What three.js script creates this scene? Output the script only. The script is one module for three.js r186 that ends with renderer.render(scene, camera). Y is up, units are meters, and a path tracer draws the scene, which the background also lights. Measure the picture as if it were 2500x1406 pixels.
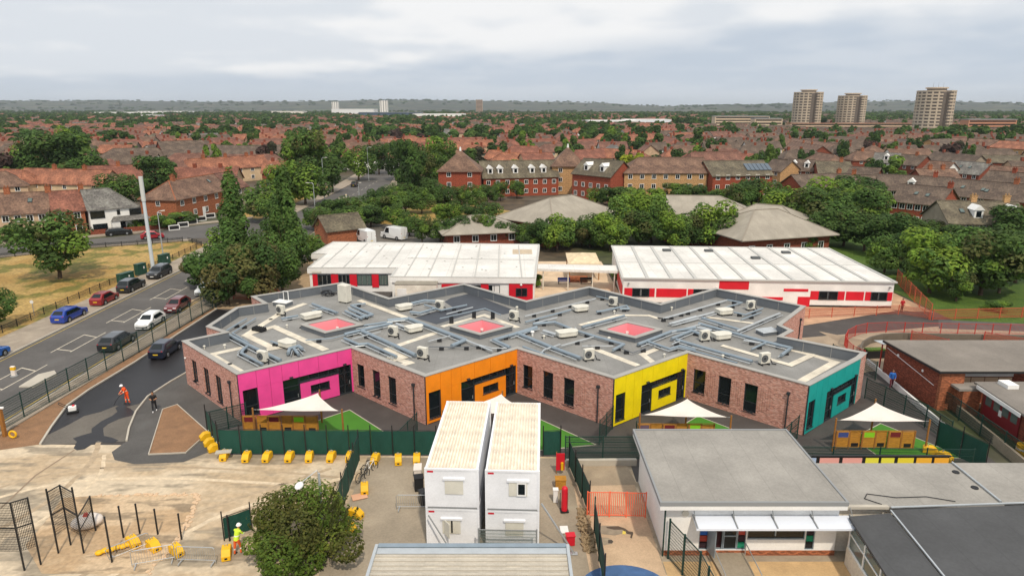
import * as THREE from 'three';
import { mergeGeometries } from 'three/addons/utils/BufferGeometryUtils.js';
import { RoundedBoxGeometry } from 'three/addons/geometries/RoundedBoxGeometry.js';
import { MarchingCubes } from 'three/addons/objects/MarchingCubes.js';

// ---------------------------------------------------------------- camera, sky, sun, exposure
const scene = new THREE.Scene();
const PITCH = 14.82 * Math.PI / 180, FOCAL = 1667, EYE = 25;
const camera = new THREE.PerspectiveCamera(2 * Math.atan(703 / FOCAL) * 180 / Math.PI, 2500 / 1406, 0.5, 30000);
camera.position.set(0, EYE, 0);
camera.rotation.set(-PITCH, 0, 0);
scene.add(camera);
const renderer = new THREE.WebGLRenderer({ antialias: true });
renderer.toneMapping = THREE.LinearToneMapping;
renderer.toneMappingExposure = .97;
renderer.shadowMap.enabled = true;

// deterministic random numbers and lattice noise
let _s = 7;
function seed(n) { _s = n >>> 0; }
function rnd() { _s = (_s + 0x6D2B79F5) >>> 0; let t = _s; t = Math.imul(t ^ (t >>> 15), t | 1); t ^= t + Math.imul(t ^ (t >>> 7), t | 61); return ((t ^ (t >>> 14)) >>> 0) / 4294967296; }
const R = (a, b) => a + (b - a) * rnd();
const pick = a => a[Math.floor(rnd() * a.length)];
function hash(x, y, k) { let h = Math.imul(x, 374761393) + Math.imul(y, 668265263) + Math.imul(k, 974634777); h = Math.imul(h ^ (h >>> 13), 1274126177); return ((h ^ (h >>> 16)) >>> 0) / 4294967296; }
function vnoise(x, y, per, k) {
  const xi = Math.floor(x), yi = Math.floor(y), fx = x - xi, fy = y - yi;
  const w = n => ((n % per) + per) % per, u = fx * fx * (3 - 2 * fx), v = fy * fy * (3 - 2 * fy);
  const a = hash(w(xi), w(yi), k), b = hash(w(xi + 1), w(yi), k), c = hash(w(xi), w(yi + 1), k), d = hash(w(xi + 1), w(yi + 1), k);
  return a + (b - a) * u + (c - a) * v + (a - b - c + d) * u * v;
}
function fbm(u, v, base, oct, k) { let s = 0, a = .5, t = 0, f = base; for (let i = 0; i < oct; i++) { s += a * vnoise(u * f, v * f, f, k + i); t += a; a *= .55; f *= 2; } return s / t; }
const smooth = (a, b, x) => { const t = Math.min(1, Math.max(0, (x - a) / (b - a))); return t * t * (3 - 2 * t); };
const mix = (a, b, t) => a + (b - a) * t;

// sky: thin bright stratus sheet with a smoother grey-blue band under it, the same all round
{
  const W = 2048, H = 1024, d = new Float32Array(W * H * 4);
  for (let j = 0; j < H; j++) {
    const el = (j + .5) / H * Math.PI - Math.PI / 2;            // row 0 is straight down
    for (let i = 0; i < W; i++) {
      const az = (i + .5) / W * 2 * Math.PI, dx = Math.cos(az), dz = Math.sin(az);
      let r, g, b;
      if (el < -0.02) { r = .25; g = .25; b = .24; } else {
        const e = Math.max(el, 0), k = .55 / (Math.sin(e) + .09);
        const cx = dx * k * 1.0 + 40, cz = dz * k * 1.0 + 40;
        const n1 = fbm(cx / 64, cz / 64, 64, 4, 3), n2 = fbm(cx / 64 + .37, cz / 64 + .11, 256, 4, 9);
        const n3 = fbm(cx / 64 + .6, cz / 64 + .3, 32, 4, 21);
        const edge = .068 + .034 * Math.sin(az * 3.0 + 1.55) + (n3 - .5) * .06;
        let sheet = smooth(edge - .006 - .02 * n2, edge + .012, e);          // the lower edge of the bright sheet
        const streak = smooth(.40, .60, n1 * .65 + n2 * .35);
        const base = [.585, .66, .755], hi = [.96, .965, .97], lo = [.84, .87, .905];
        const t = sheet * (.72 + .28 * streak) + (1 - sheet) * .22 * streak;
        const hz = smooth(.06, 0, e) * .5;
        const c = [0, 1, 2].map(q => mix(mix(base[q], mix(lo[q], hi[q], streak), t), [.70, .745, .795][q], hz * (1 - t)));
        r = c[0]; g = c[1]; b = c[2];
      }
      const o = (j * W + i) * 4; d[o] = r; d[o + 1] = g; d[o + 2] = b; d[o + 3] = 1;
    }
  }
  const t = new THREE.DataTexture(d, W, H, THREE.RGBAFormat, THREE.FloatType);
  t.mapping = THREE.EquirectangularReflectionMapping; t.magFilter = THREE.LinearFilter; t.minFilter = THREE.LinearFilter; t.needsUpdate = true;
  scene.background = t; scene.environment = t;
}
const sun = new THREE.DirectionalLight(0xfff1dc, 2.9);
sun.position.set(24, 120, 86); sun.target.position.set(0, 0, -60); sun.castShadow = true;
sun.position.add(sun.target.position);
sun.shadow.radius = 4; sun.shadow.mapSize.set(4096, 4096);
Object.assign(sun.shadow.camera, { left: -160, right: 160, top: 160, bottom: -160, near: 1, far: 500 });
scene.add(sun, sun.target);
scene.fog = new THREE.FogExp2(0xc3ccd6, 0.00006);

// ---------------------------------------------------------------- site survey: where a sight line meets the level y = h
function at(px, py, h = 0) {
  const u = (px - 1250) / FOCAL, v = (py - 703) / FOCAL;
  const t = (h - EYE) / -(Math.sin(PITCH) + v * Math.cos(PITCH));
  return new THREE.Vector3(u * t, h, -(Math.cos(PITCH) - v * Math.sin(PITCH)) * t);
}
const xz = (px, py, h = 0) => { const p = at(px, py, h); return [p.x, p.z]; };

// ---------------------------------------------------------------- textures (tone and grain only)
function tex(n, m, fn, srgb = true) {
  const d = new Uint8Array(n * m * 4);
  for (let j = 0; j < m; j++) for (let i = 0; i < n; i++) { const c = fn(i / n, j / m), o = (j * n + i) * 4; for (let q = 0; q < 3; q++) d[o + q] = Math.max(0, Math.min(255, Math.round(c[q] * 255))); d[o + 3] = 255; }
  const t = new THREE.DataTexture(d, n, m, THREE.RGBAFormat); t.wrapS = t.wrapT = THREE.RepeatWrapping; t.magFilter = THREE.LinearFilter; t.minFilter = THREE.LinearMipmapLinearFilter; t.generateMipmaps = true;
  if (srgb) t.colorSpace = THREE.SRGBColorSpace; t.needsUpdate = true; return t;
}
const rep = (t, su, sv = su) => { const c = t.clone(); c.repeat.set(1 / su, 1 / sv); c.needsUpdate = true; return c; };
const g3 = (v, w = 0) => [v + w, v, v - w];
const T = {
  fine: tex(512, 512, (u, v) => g3(.955 + .05 * (fbm(u, v, 64, 3, 1) - .5) + .10 * (fbm(u, v, 4, 5, 5) - .5))),
  felt: tex(512, 512, (u, v) => { const s = Math.min(1, Math.abs((u * 4) % 1 - .5) * 90); return g3((.86 + .10 * (fbm(u, v, 64, 3, 31) - .5) + .22 * (fbm(u, v, 3, 5, 36) - .5)) * (s < 1 ? .93 : 1), .004); }),
  stain: tex(512, 512, (u, v) => { const n = fbm(u, v, 6, 5, 41), m = fbm(u, v, 3, 4, 47), f = fbm(u, v, 96, 2, 50); const k = .91 + .16 * (n - .5) + .20 * (m - .5) + .10 * (f - .5); return [k * 1.03, k, k * .95]; }),
  yard: tex(1024, 1024, (u, v) => {
    const a = fbm(u, v * 2, 5, 6, 61), b = fbm(u * 1, v * 3, 9, 5, 67), f = fbm(u, v, 128, 3, 70), s = fbm(u * .5 + v * .3, v * 4, 24, 4, 75);
    const tan = [.82, .755, .66], pale = [.90, .86, .79], grey = [.60, .575, .53];
    let t = smooth(.42, .62, a), q = smooth(.52, .66, b) * .75, w = smooth(.5, .7, s) * .35, k = .93 + .2 * (f - .5);
    return [0, 1, 2].map(i => mix(mix(mix(tan[i], pale[i], t), grey[i], q), pale[i], w) * k);
  }),
  dry: tex(1024, 1024, (u, v) => {
    const a = fbm(u, v, 6, 6, 81), b = fbm(u, v, 10, 5, 87), f = fbm(u, v, 128, 3, 90);
    const straw = [.74, .63, .36], pale = [.80, .71, .46], green = [.47, .50, .20];
    const t = smooth(.35, .65, a), q = smooth(.48, .64, b) * .85, k = .85 + .42 * (f - .5);
    return [0, 1, 2].map(i => mix(mix(straw[i], pale[i], t), green[i], q) * k);
  }),
  lush: tex(512, 512, (u, v) => { const a = fbm(u, v, 6, 5, 91), f = fbm(u, v, 100, 3, 94); const k = .75 + .5 * (f - .5); return [mix(.30, .50, a) * k, mix(.47, .60, a) * k, mix(.10, .20, a) * k]; }),
  soil: tex(512, 512, (u, v) => { const a = fbm(u, v, 5, 5, 101), f = fbm(u, v, 110, 3, 104); const k = .86 + .3 * (f - .5) + .25 * (a - .5); return [.62 * k, .47 * k, .34 * k]; }),
  brick: tex(1024, 1024, (u, v) => {                             // 3.6 m x 2.4 m
    const row = Math.floor(v * 32), x = u * 16 + (row % 2) * .5, col = Math.floor(x) % 16, fx = x - Math.floor(x), fy = v * 32 - row;
    const joint = fx < .045 || fy < .13, h1 = hash(col, row, 3), h2 = hash(col, row, 8), f = fbm(u, v, 128, 2, 110);
    if (joint) return g3(.66 + .1 * (f - .5), .03);
    const c = h1 < .2 ? [.68, .48, .43] : h1 < .5 ? [.80, .61, .55] : h1 < .8 ? [.75, .55, .49] : [.83, .67, .62], k = .90 + .17 * h2 + .2 * (f - .5);
    return c.map(q => q * k);
  }),
  brick2: tex(512, 512, (u, v) => {
    const row = Math.floor(v * 16), x = u * 8 + (row % 2) * .5, col = Math.floor(x) % 8, fx = x - Math.floor(x), fy = v * 16 - row;
    const f = fbm(u, v, 64, 2, 114), h1 = hash(col, row, 5); if (fx < .05 || fy < .13) return g3(.62, .03);
    const k = .72 + .42 * h1 + .2 * (f - .5); return [.86 * k, .80 * k, .76 * k];
  }),
  tile: tex(512, 512, (u, v) => {                                // 4.8 m x 4.8 m of roof tiles
    const row = Math.floor(v * 16), x = u * 20 + (row % 2) * .5, col = Math.floor(x) % 20, fy = v * 16 - row, h = hash(col, row, 17), m = fbm(u, v, 4, 5, 121);
    const k = (.74 + .22 * h + .5 * (m - .5)) * (fy < .14 ? .72 : 1); return [k, k * (.97 + .04 * m), k * .96];
  }),
  bark: tex(256, 256, (u, v) => g3(.7 + .5 * (fbm(u, v * .3, 24, 3, 131) - .5), .02)),
  grain: tex(256, 256, (u, v) => { const k = .82 + .3 * (fbm(u * .25, v, 32, 4, 141) - .5); return [k, k * .97, k * .9]; }),
  town: tex(1024, 1024, (u, v) => {
    const a = fbm(u, v, 8, 6, 151), b = fbm(u, v, 24, 5, 157), f = fbm(u, v, 128, 3, 160), k = .8 + .5 * (f - .5);
    const gr = [.33, .37, .22], br = [.42, .36, .29], gy = [.47, .45, .42]; const t = smooth(.4, .6, a), q = smooth(.5, .62, b);
    return [0, 1, 2].map(i => mix(mix(gr[i], br[i], t), gy[i], q * .6) * k);
  }),
  hill: tex(1024, 256, (u, v) => {
    const a = fbm(u, v, 24, 6, 171), b = fbm(u, v, 12, 5, 177), f = fbm(u, v, 128, 2, 180); const gr = [.17, .24, .16], fd = [.48, .50, .30], ho = [.60, .48, .42];
    const t = smooth(.56, .66, b), q = smooth(.58, .7, a), k = .8 + .45 * (f - .5); return [0, 1, 2].map(i => mix(mix(gr[i], fd[i], t * .7), ho[i], q * .8) * k);
  }),
};
const meshAlpha = (() => { const n = 256; return tex(n, n, (u, v) => { const a = (u * 16) % 1 < .16 || (v * 8) % 1 < .10; return g3(a ? 1 : 0); }, false); })();

// ---------------------------------------------------------------- materials
function M(hex, o = {}) {
  const { map, bump, side = 2, ...q } = o;
  const m = new THREE.MeshPhysicalMaterial({ color: new THREE.Color(hex), roughness: .85, side, ...q });
  if (map) m.map = map; if (bump) { m.bumpMap = bump[0]; m.bumpScale = bump[1]; }
  return m;
}
const lin = (r, g, b, o) => { const m = M(0xffffff, o); m.color.setRGB(r, g, b); return m; };
const F = (s) => rep(T.fine, s), ST = s => rep(T.stain, s);
const mat = {
  brick: M(0xfff0ec, { map: rep(T.brick, 3.6, 2.4), roughness: .9 }), brickRed: M(0xb9634a, { map: rep(T.brick2, 1.8, 1.2), roughness: .9 }),
  brickOrange: M(0xc4805c, { map: rep(T.brick2, 1.8, 1.2), roughness: .9 }), brickDark: M(0xa35c46, { map: rep(T.brick2, 1.8, 1.2), roughness: .9 }),
  brickYellow: M(0xe8c592, { map: rep(T.brick2, 1.8, 1.2), roughness: .9 }),
  pink: M(0xf84fa0, { roughness: .5, map: F(3) }), orange: M(0xff9212, { roughness: .5, map: F(3) }), yellow: M(0xf8e000, { roughness: .5, map: F(3) }), teal: M(0x0fa39d, { roughness: .5, map: F(3) }),
  well: M(0xf9a0aa, { roughness: .6 }), deck: M(0x999997, { map: rep(T.felt, 6) }), deckDark: M(0x474c55, { map: F(5) }),
  coping: M(0xa6a49f, { roughness: .55, map: F(4) }), parapet: M(0x6b7178, { roughness: .5, metalness: .1, map: F(6) }), walk: M(0xe2e0d9, { map: ST(3) }),
  frame: M(0x2e343a, { roughness: .45 }), glass: M(0x141c20, { roughness: .06, specularIntensity: 1 }), glassPale: M(0x5b6a66, { roughness: .08 }),
  duct: M(0x95a4b0, { roughness: .42, metalness: .35, map: F(2) }), ductPale: M(0xc3c9cd, { roughness: .4, metalness: .4, map: F(2) }), rubber: M(0x24262a), unit: M(0xdedbcf, { roughness: .5, map: F(2) }), grille: M(0x55585a),
  tarmac: M(0x6b6967, { map: ST(9) }), tarmacNew: M(0x5a5b5e, { map: ST(9) }), tarmacWet: M(0x2a2a30, { map: ST(9), roughness: .42, specularIntensity: .6 }), tarmacPlay: M(0x4d4b4d, { map: ST(8) }),
  road: M(0x606063, { map: ST(14) }), pave: M(0xa49c93, { map: ST(5) }), kerb: M(0xbdb6a9, { map: F(3) }), line: M(0xd9d6cd, { map: ST(2) }), lineYellow: M(0xcdb65a, { map: ST(2) }),
  yard: M(0xece3d6, { map: rep(T.yard, 34) }), concrete: M(0xa49c90, { map: ST(9) }), soil: M(0xffffff, { map: rep(T.soil, 4) }), dry: M(0xf2e3cf, { map: rep(T.dry, 30) }), lush: M(0xdfe8c8, { map: rep(T.lush, 9) }), turf: M(0x43801f, { map: F(4) }),
  white: M(0xf2f2f0, { roughness: .6, map: F(5) }), whiteWall: M(0xeeeeec, { roughness: .8, map: ST(9) }), red: M(0xd8142c, { roughness: .55, map: F(4) }), membrane: M(0xf4f3ef, { roughness: .7, map: rep(T.felt, 14) }),
  seam: M(0xb9b9b6), steelGreen: M(0x153a34, { roughness: .5 }), steelBlack: M(0x1d1e20, { roughness: .5 }), orangePaint: M(0xf06a45, { roughness: .5 }), redPaint: M(0xb4372f, { roughness: .5 }), galv: M(0xb5b8ba, { roughness: .4, metalness: .5 }),
  ballast: M(0xf1bb12, { roughness: .55, map: F(1.5) }), netting: M(0x124a3f, { roughness: .8, map: F(3) }), timber: M(0xdca13f, { map: rep(T.grain, 1.6, 1.2) }), timberPost: M(0xb98140, { map: rep(T.grain, 1.6, 1.2) }),
  sail: M(0xe9dfd6, { roughness: .8, map: F(4) }), cabin: M(0xf4f6fb, { roughness: .5, map: F(5) }), cabinRoof: M(0xf3f0ea, { map: ST(2.2) }), grey: M(0x8b8e90, { roughness: .6 }), black: M(0x17181a, { roughness: .7 }), skin: M(0xc68e6c, { roughness: .6 }),
  bark: M(0x6d5b48, { map: rep(T.bark, 1.5) }), green: M(0x1d4a3c, { roughness: .5, map: F(3) }), plateYellow: M(0xe8c21c), rubberTyre: M(0x1a1a1b, { roughness: .9 }), alloy: M(0xa9acaf, { roughness: .35, metalness: .7 }), lampRed: M(0xb01218, { roughness: .25 }), lampClear: M(0xdfe3e6, { roughness: .15 }),
};
const wires = (hex, su, sv) => { const m = M(hex, { roughness: .5 }); const a = meshAlpha.clone(); a.repeat.set(1 / su, 1 / sv); a.needsUpdate = true; m.alphaMap = a; m.transparent = true; return m; };
mat.fencePaint = M(0xc4573c, { roughness: .5 }); mat.meshGreen = wires(0x123a33, .8, 1.6); mat.meshBlack = wires(0x1c1d1f, 1.2, 1.2); mat.meshOrange = wires(0xb35a40, 1.4, 2.4);

// ---------------------------------------------------------------- geometry helpers (uv in metres)
function uvBox(g) {
  if (g.index) g = g.toNonIndexed();
  const p = g.attributes.position, n = g.attributes.normal, uv = new Float32Array(p.count * 2);
  for (let i = 0; i < p.count; i += 3) {
    let ax = 0, ay = 0, az = 0; for (let q = 0; q < 3; q++) { ax += n.getX(i + q); ay += n.getY(i + q); az += n.getZ(i + q); }
    const l = Math.hypot(ax, ay, az) || 1; ax /= l; ay /= l; az /= l;
    const hl = Math.hypot(ax, az);
    for (let q = 0; q < 3; q++) {
      const x = p.getX(i + q), y = p.getY(i + q), z = p.getZ(i + q);
      if (hl < .25) { uv[(i + q) * 2] = x; uv[(i + q) * 2 + 1] = z; }
      else { const tx = -az / hl, tz = ax / hl; uv[(i + q) * 2] = x * tx + z * tz; uv[(i + q) * 2 + 1] = Math.abs(ay) > .2 ? y / Math.max(.3, hl) : y; }
    }
  }
  g.setAttribute('uv', new THREE.BufferAttribute(uv, 2));
  for (const k of Object.keys(g.attributes)) if (!['position', 'normal', 'uv', 'color'].includes(k)) g.deleteAttribute(k);
  return g;
}
const join = a => { a = a.flat(Infinity); return a.length === 1 ? a[0] : mergeGeometries(a); };
function bx(x0, x1, y0, y1, z0, z1) { const g = new THREE.BoxGeometry(x1 - x0, y1 - y0, z1 - z0); g.translate((x0 + x1) / 2, (y0 + y1) / 2, (z0 + z1) / 2); return uvBox(g); }
function bc(w, h, d, x = 0, y = 0, z = 0, ry = 0, rx = 0, rz = 0) { const g = uvBox(new THREE.BoxGeometry(w, h, d)); if (rz) g.rotateZ(rz); if (rx) g.rotateX(rx); if (ry) g.rotateY(ry); g.translate(x, y, z); return g; }
function rb(w, h, d, r, x = 0, y = 0, z = 0, ry = 0) { const g = uvBox(new RoundedBoxGeometry(w, h, d, 2, r)); if (ry) g.rotateY(ry); g.translate(x, y, z); return g; }
function cyl(r0, r1, h, x = 0, y = 0, z = 0, n = 12, open = false) { const g = uvBox(new THREE.CylinderGeometry(r1, r0, h, n, 1, open)); g.translate(x, y + h / 2, z); return g; }
const V = (x, y, z) => new THREE.Vector3(x, y, z);
function bar(a, b, r, n = 6, r2 = r) { const d = b.clone().sub(a), L = d.length(), g = uvBox(new THREE.CylinderGeometry(r2, r, L, n, 1)); g.translate(0, L / 2, 0); g.applyQuaternion(new THREE.Quaternion().setFromUnitVectors(V(0, 1, 0), d.normalize())); g.translate(a.x, a.y, a.z); return g; }
function beam(a, b, w, h) { const d = b.clone().sub(a), L = d.length(), g = uvBox(new THREE.BoxGeometry(w, h, L)); const m = new THREE.Matrix4().lookAt(b, a, V(0, 1, 0)); g.applyMatrix4(m); g.translate((a.x + b.x) / 2, (a.y + b.y) / 2, (a.z + b.z) / 2); return g; }
const area = p => { let s = 0; for (let i = 0; i < p.length; i++) { const a = p[i], b = p[(i + 1) % p.length]; s += a[0] * b[1] - b[0] * a[1]; } return s / 2; };
function tris(list) { const g = new THREE.BufferGeometry(); g.setAttribute('position', new THREE.Float32BufferAttribute(list.flat(Infinity), 3)); g.computeVertexNormals(); return uvBox(g); }
function flat(pts, y, holes = []) {                               // horizontal sheet, pts [x,z]
  const c = pts.map(p => new THREE.Vector2(p[0], p[1])), hs = holes.map(h => h.map(p => new THREE.Vector2(p[0], p[1])));
  const f = THREE.ShapeUtils.triangulateShape(c, hs), all = [...pts, ...holes.flat()], out = [];
  for (const t of f) { const q = t.map(i => all[i]); const s = area(q) > 0 ? [0, 2, 1] : [0, 1, 2]; for (const k of s) out.push(q[k][0], y, q[k][1]); }
  const g = new THREE.BufferGeometry(); g.setAttribute('position', new THREE.Float32BufferAttribute(out, 3)); g.computeVertexNormals(); return uvBox(g);
}
function prism(pts, y0, y1, holes = []) {
  const out = [flat(pts, y1, holes)], side = [];
  for (const [ring, sgn] of [[pts, 1], ...holes.map(h => [h, -1])]) {
    const ccw = (area(ring) > 0 ? 1 : -1) * sgn;
    for (let i = 0; i < ring.length; i++) { let a = ring[i], b = ring[(i + 1) % ring.length]; if (ccw > 0) [a, b] = [b, a]; side.push(a[0], y0, a[1], b[0], y0, b[1], b[0], y1, b[1], a[0], y0, a[1], b[0], y1, b[1], a[0], y1, a[1]); }
  }
  const g = new THREE.BufferGeometry(); g.setAttribute('position', new THREE.Float32BufferAttribute(side, 3)); g.computeVertexNormals(); out.push(uvBox(g)); return join(out);
}
function inset(pts, d) {                                          // d > 0 shrinks
  const n = pts.length, s = area(pts) > 0 ? 1 : -1, out = [];
  for (let i = 0; i < n; i++) {
    const a = pts[(i + n - 1) % n], b = pts[i], c = pts[(i + 1) % n];
    const l1 = Math.hypot(b[0] - a[0], b[1] - a[1]), l2 = Math.hypot(c[0] - b[0], c[1] - b[1]);
    const n1 = [-(b[1] - a[1]) / l1 * s, (b[0] - a[0]) / l1 * s], n2 = [-(c[1] - b[1]) / l2 * s, (c[0] - b[0]) / l2 * s];
    const k = 1 / Math.max(.3, 1 + n1[0] * n2[0] + n1[1] * n2[1]); out.push([b[0] + (n1[0] + n2[0]) * k * d, b[1] + (n1[1] + n2[1]) * k * d]);
  }
  return out;
}
// a wall panel in its own plane: x along, y up, thickness t towards -z; openings [x0,x1,y0,y1]
function holed(L, y0, y1, t, holes, top) {
  const s = new THREE.Shape(); s.moveTo(0, y0); s.lineTo(L, y0); s.lineTo(L, y1); if (top) s.lineTo(L / 2, top); s.lineTo(0, y1); s.closePath();
  for (const h of holes) { const p = new THREE.Path(); p.moveTo(h[0], h[2]); p.lineTo(h[0], h[3]); p.lineTo(h[1], h[3]); p.lineTo(h[1], h[2]); p.closePath(); s.holes.push(p); }
  const g = new THREE.ExtrudeGeometry(s, { depth: t, bevelEnabled: false }); g.translate(0, 0, -t); return uvBox(g);
}
const ringFrame = (x0, x1, y0, y1, w, d, z = 0) => { const s = new THREE.Shape(); s.moveTo(x0, y0); s.lineTo(x1, y0); s.lineTo(x1, y1); s.lineTo(x0, y1); s.closePath(); const p = new THREE.Path(); p.moveTo(x0 + w, y0 + w); p.lineTo(x0 + w, y1 - w); p.lineTo(x1 - w, y1 - w); p.lineTo(x1 - w, y0 + w); p.closePath(); s.holes.push(p); const g = new THREE.ExtrudeGeometry(s, { depth: d, bevelEnabled: false }); g.translate(0, 0, z - d); return uvBox(g); };
// matrix that carries the wall plane's x axis from A to B (points [x,z]); +z of the plane then faces the right-hand side of A->B seen from above turned outwards
function along(A, B, y = 0) { const dx = B[0] - A[0], dz = B[1] - A[1]; return new THREE.Matrix4().makeRotationY(Math.atan2(-dz, dx)).setPosition(A[0], y, A[1]); }
const place = (g, m) => { const c = g.clone(); c.applyMatrix4(m); return c; };
function tubeRun(pts, r, n = 8) {                                 // mitred run of round duct through points
  const pos = [], rings = [];
  for (let i = 0; i < pts.length; i++) {
    const a = pts[Math.max(0, i - 1)], b = pts[i], c = pts[Math.min(pts.length - 1, i + 1)];
    const d1 = i ? b.clone().sub(a).normalize() : c.clone().sub(b).normalize(), d2 = i < pts.length - 1 ? c.clone().sub(b).normalize() : d1;
    const t = d1.clone().add(d2).normalize(), up = Math.abs(t.y) > .9 ? V(1, 0, 0) : V(0, 1, 0), sd = t.clone().cross(up).normalize(), u = sd.clone().cross(t).normalize();
    const k = 1 / Math.max(.45, t.dot(d1)), ring = [];
    for (let j = 0; j < n; j++) { const q = j / n * Math.PI * 2; ring.push(b.clone().addScaledVector(sd, Math.cos(q) * r * k).addScaledVector(u, Math.sin(q) * r)); }
    rings.push(ring);
  }
  const P = v => [v.x, v.y, v.z];
  for (let i = 0; i + 1 < rings.length; i++) for (let j = 0; j < n; j++) { const a = rings[i][j], b = rings[i][(j + 1) % n], c = rings[i + 1][(j + 1) % n], d = rings[i + 1][j]; pos.push(P(a), P(c), P(b), P(a), P(d), P(c)); }
  for (const [ring, s] of [[rings[0], 0], [rings[rings.length - 1], 1]]) for (let j = 1; j + 1 < n; j++) pos.push(P(ring[0]), P(ring[s ? j : j + 1]), P(ring[s ? j + 1 : j]));
  return tris(pos);
}

// ---------------------------------------------------------------- naming
const used = new Map();
function numbered(n) { const k = used.get(n) || 0; used.set(n, k + 1); return k ? n + '_' + String(k).padStart(3, '0') : n; }
function tag(o, label, category, group, kind) { o.userData = { label, category }; if (group) o.userData.group = group; if (kind) o.userData.kind = kind; return o; }
function thing(name, label, category, x = 0, y = 0, z = 0, turn = 0, group) { const o = new THREE.Group(); o.name = numbered(name); o.position.set(x, y, z); o.rotation.y = turn; tag(o, label, category, group); scene.add(o); return o; }
function part(parent, name, geos, m, label) { const o = new THREE.Mesh(Array.isArray(geos) ? join(geos) : geos, m); o.name = name; o.castShadow = o.receiveShadow = true; if (label) o.userData.label = label; parent.add(o); return o; }
function solo(name, label, category, geos, m, group) { const o = part(scene, numbered(name), geos, m); tag(o, label, category, group); return o; }
function ground(name, geos, m) { const o = part(scene, numbered(name), geos, m); o.userData.kind = 'structure'; return o; }
function stuff(name, label, category, geos, m) { const o = solo(name, label, category, geos, m); o.userData.kind = 'stuff'; return o; }
function copyOf(src, label, x, y, z, turn = src.rotation.y, sc, group) { const c = src.clone(); c.name = numbered(src.name.replace(/_\d{3}$/, '')); c.userData = { ...src.userData, label }; if (group) c.userData.group = group; c.position.set(x, y, z); c.rotation.y = turn; if (sc) Array.isArray(sc) ? c.scale.set(...sc) : c.scale.setScalar(sc); scene.add(c); return c; }
const ORD = 'first second third fourth fifth sixth seventh eighth ninth tenth eleventh twelfth thirteenth fourteenth fifteenth sixteenth seventeenth eighteenth nineteenth twentieth'.split(' ');
ORD.push(...ORD.slice(0, 9).map(s => 'twenty-' + s), 'thirtieth');
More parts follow.
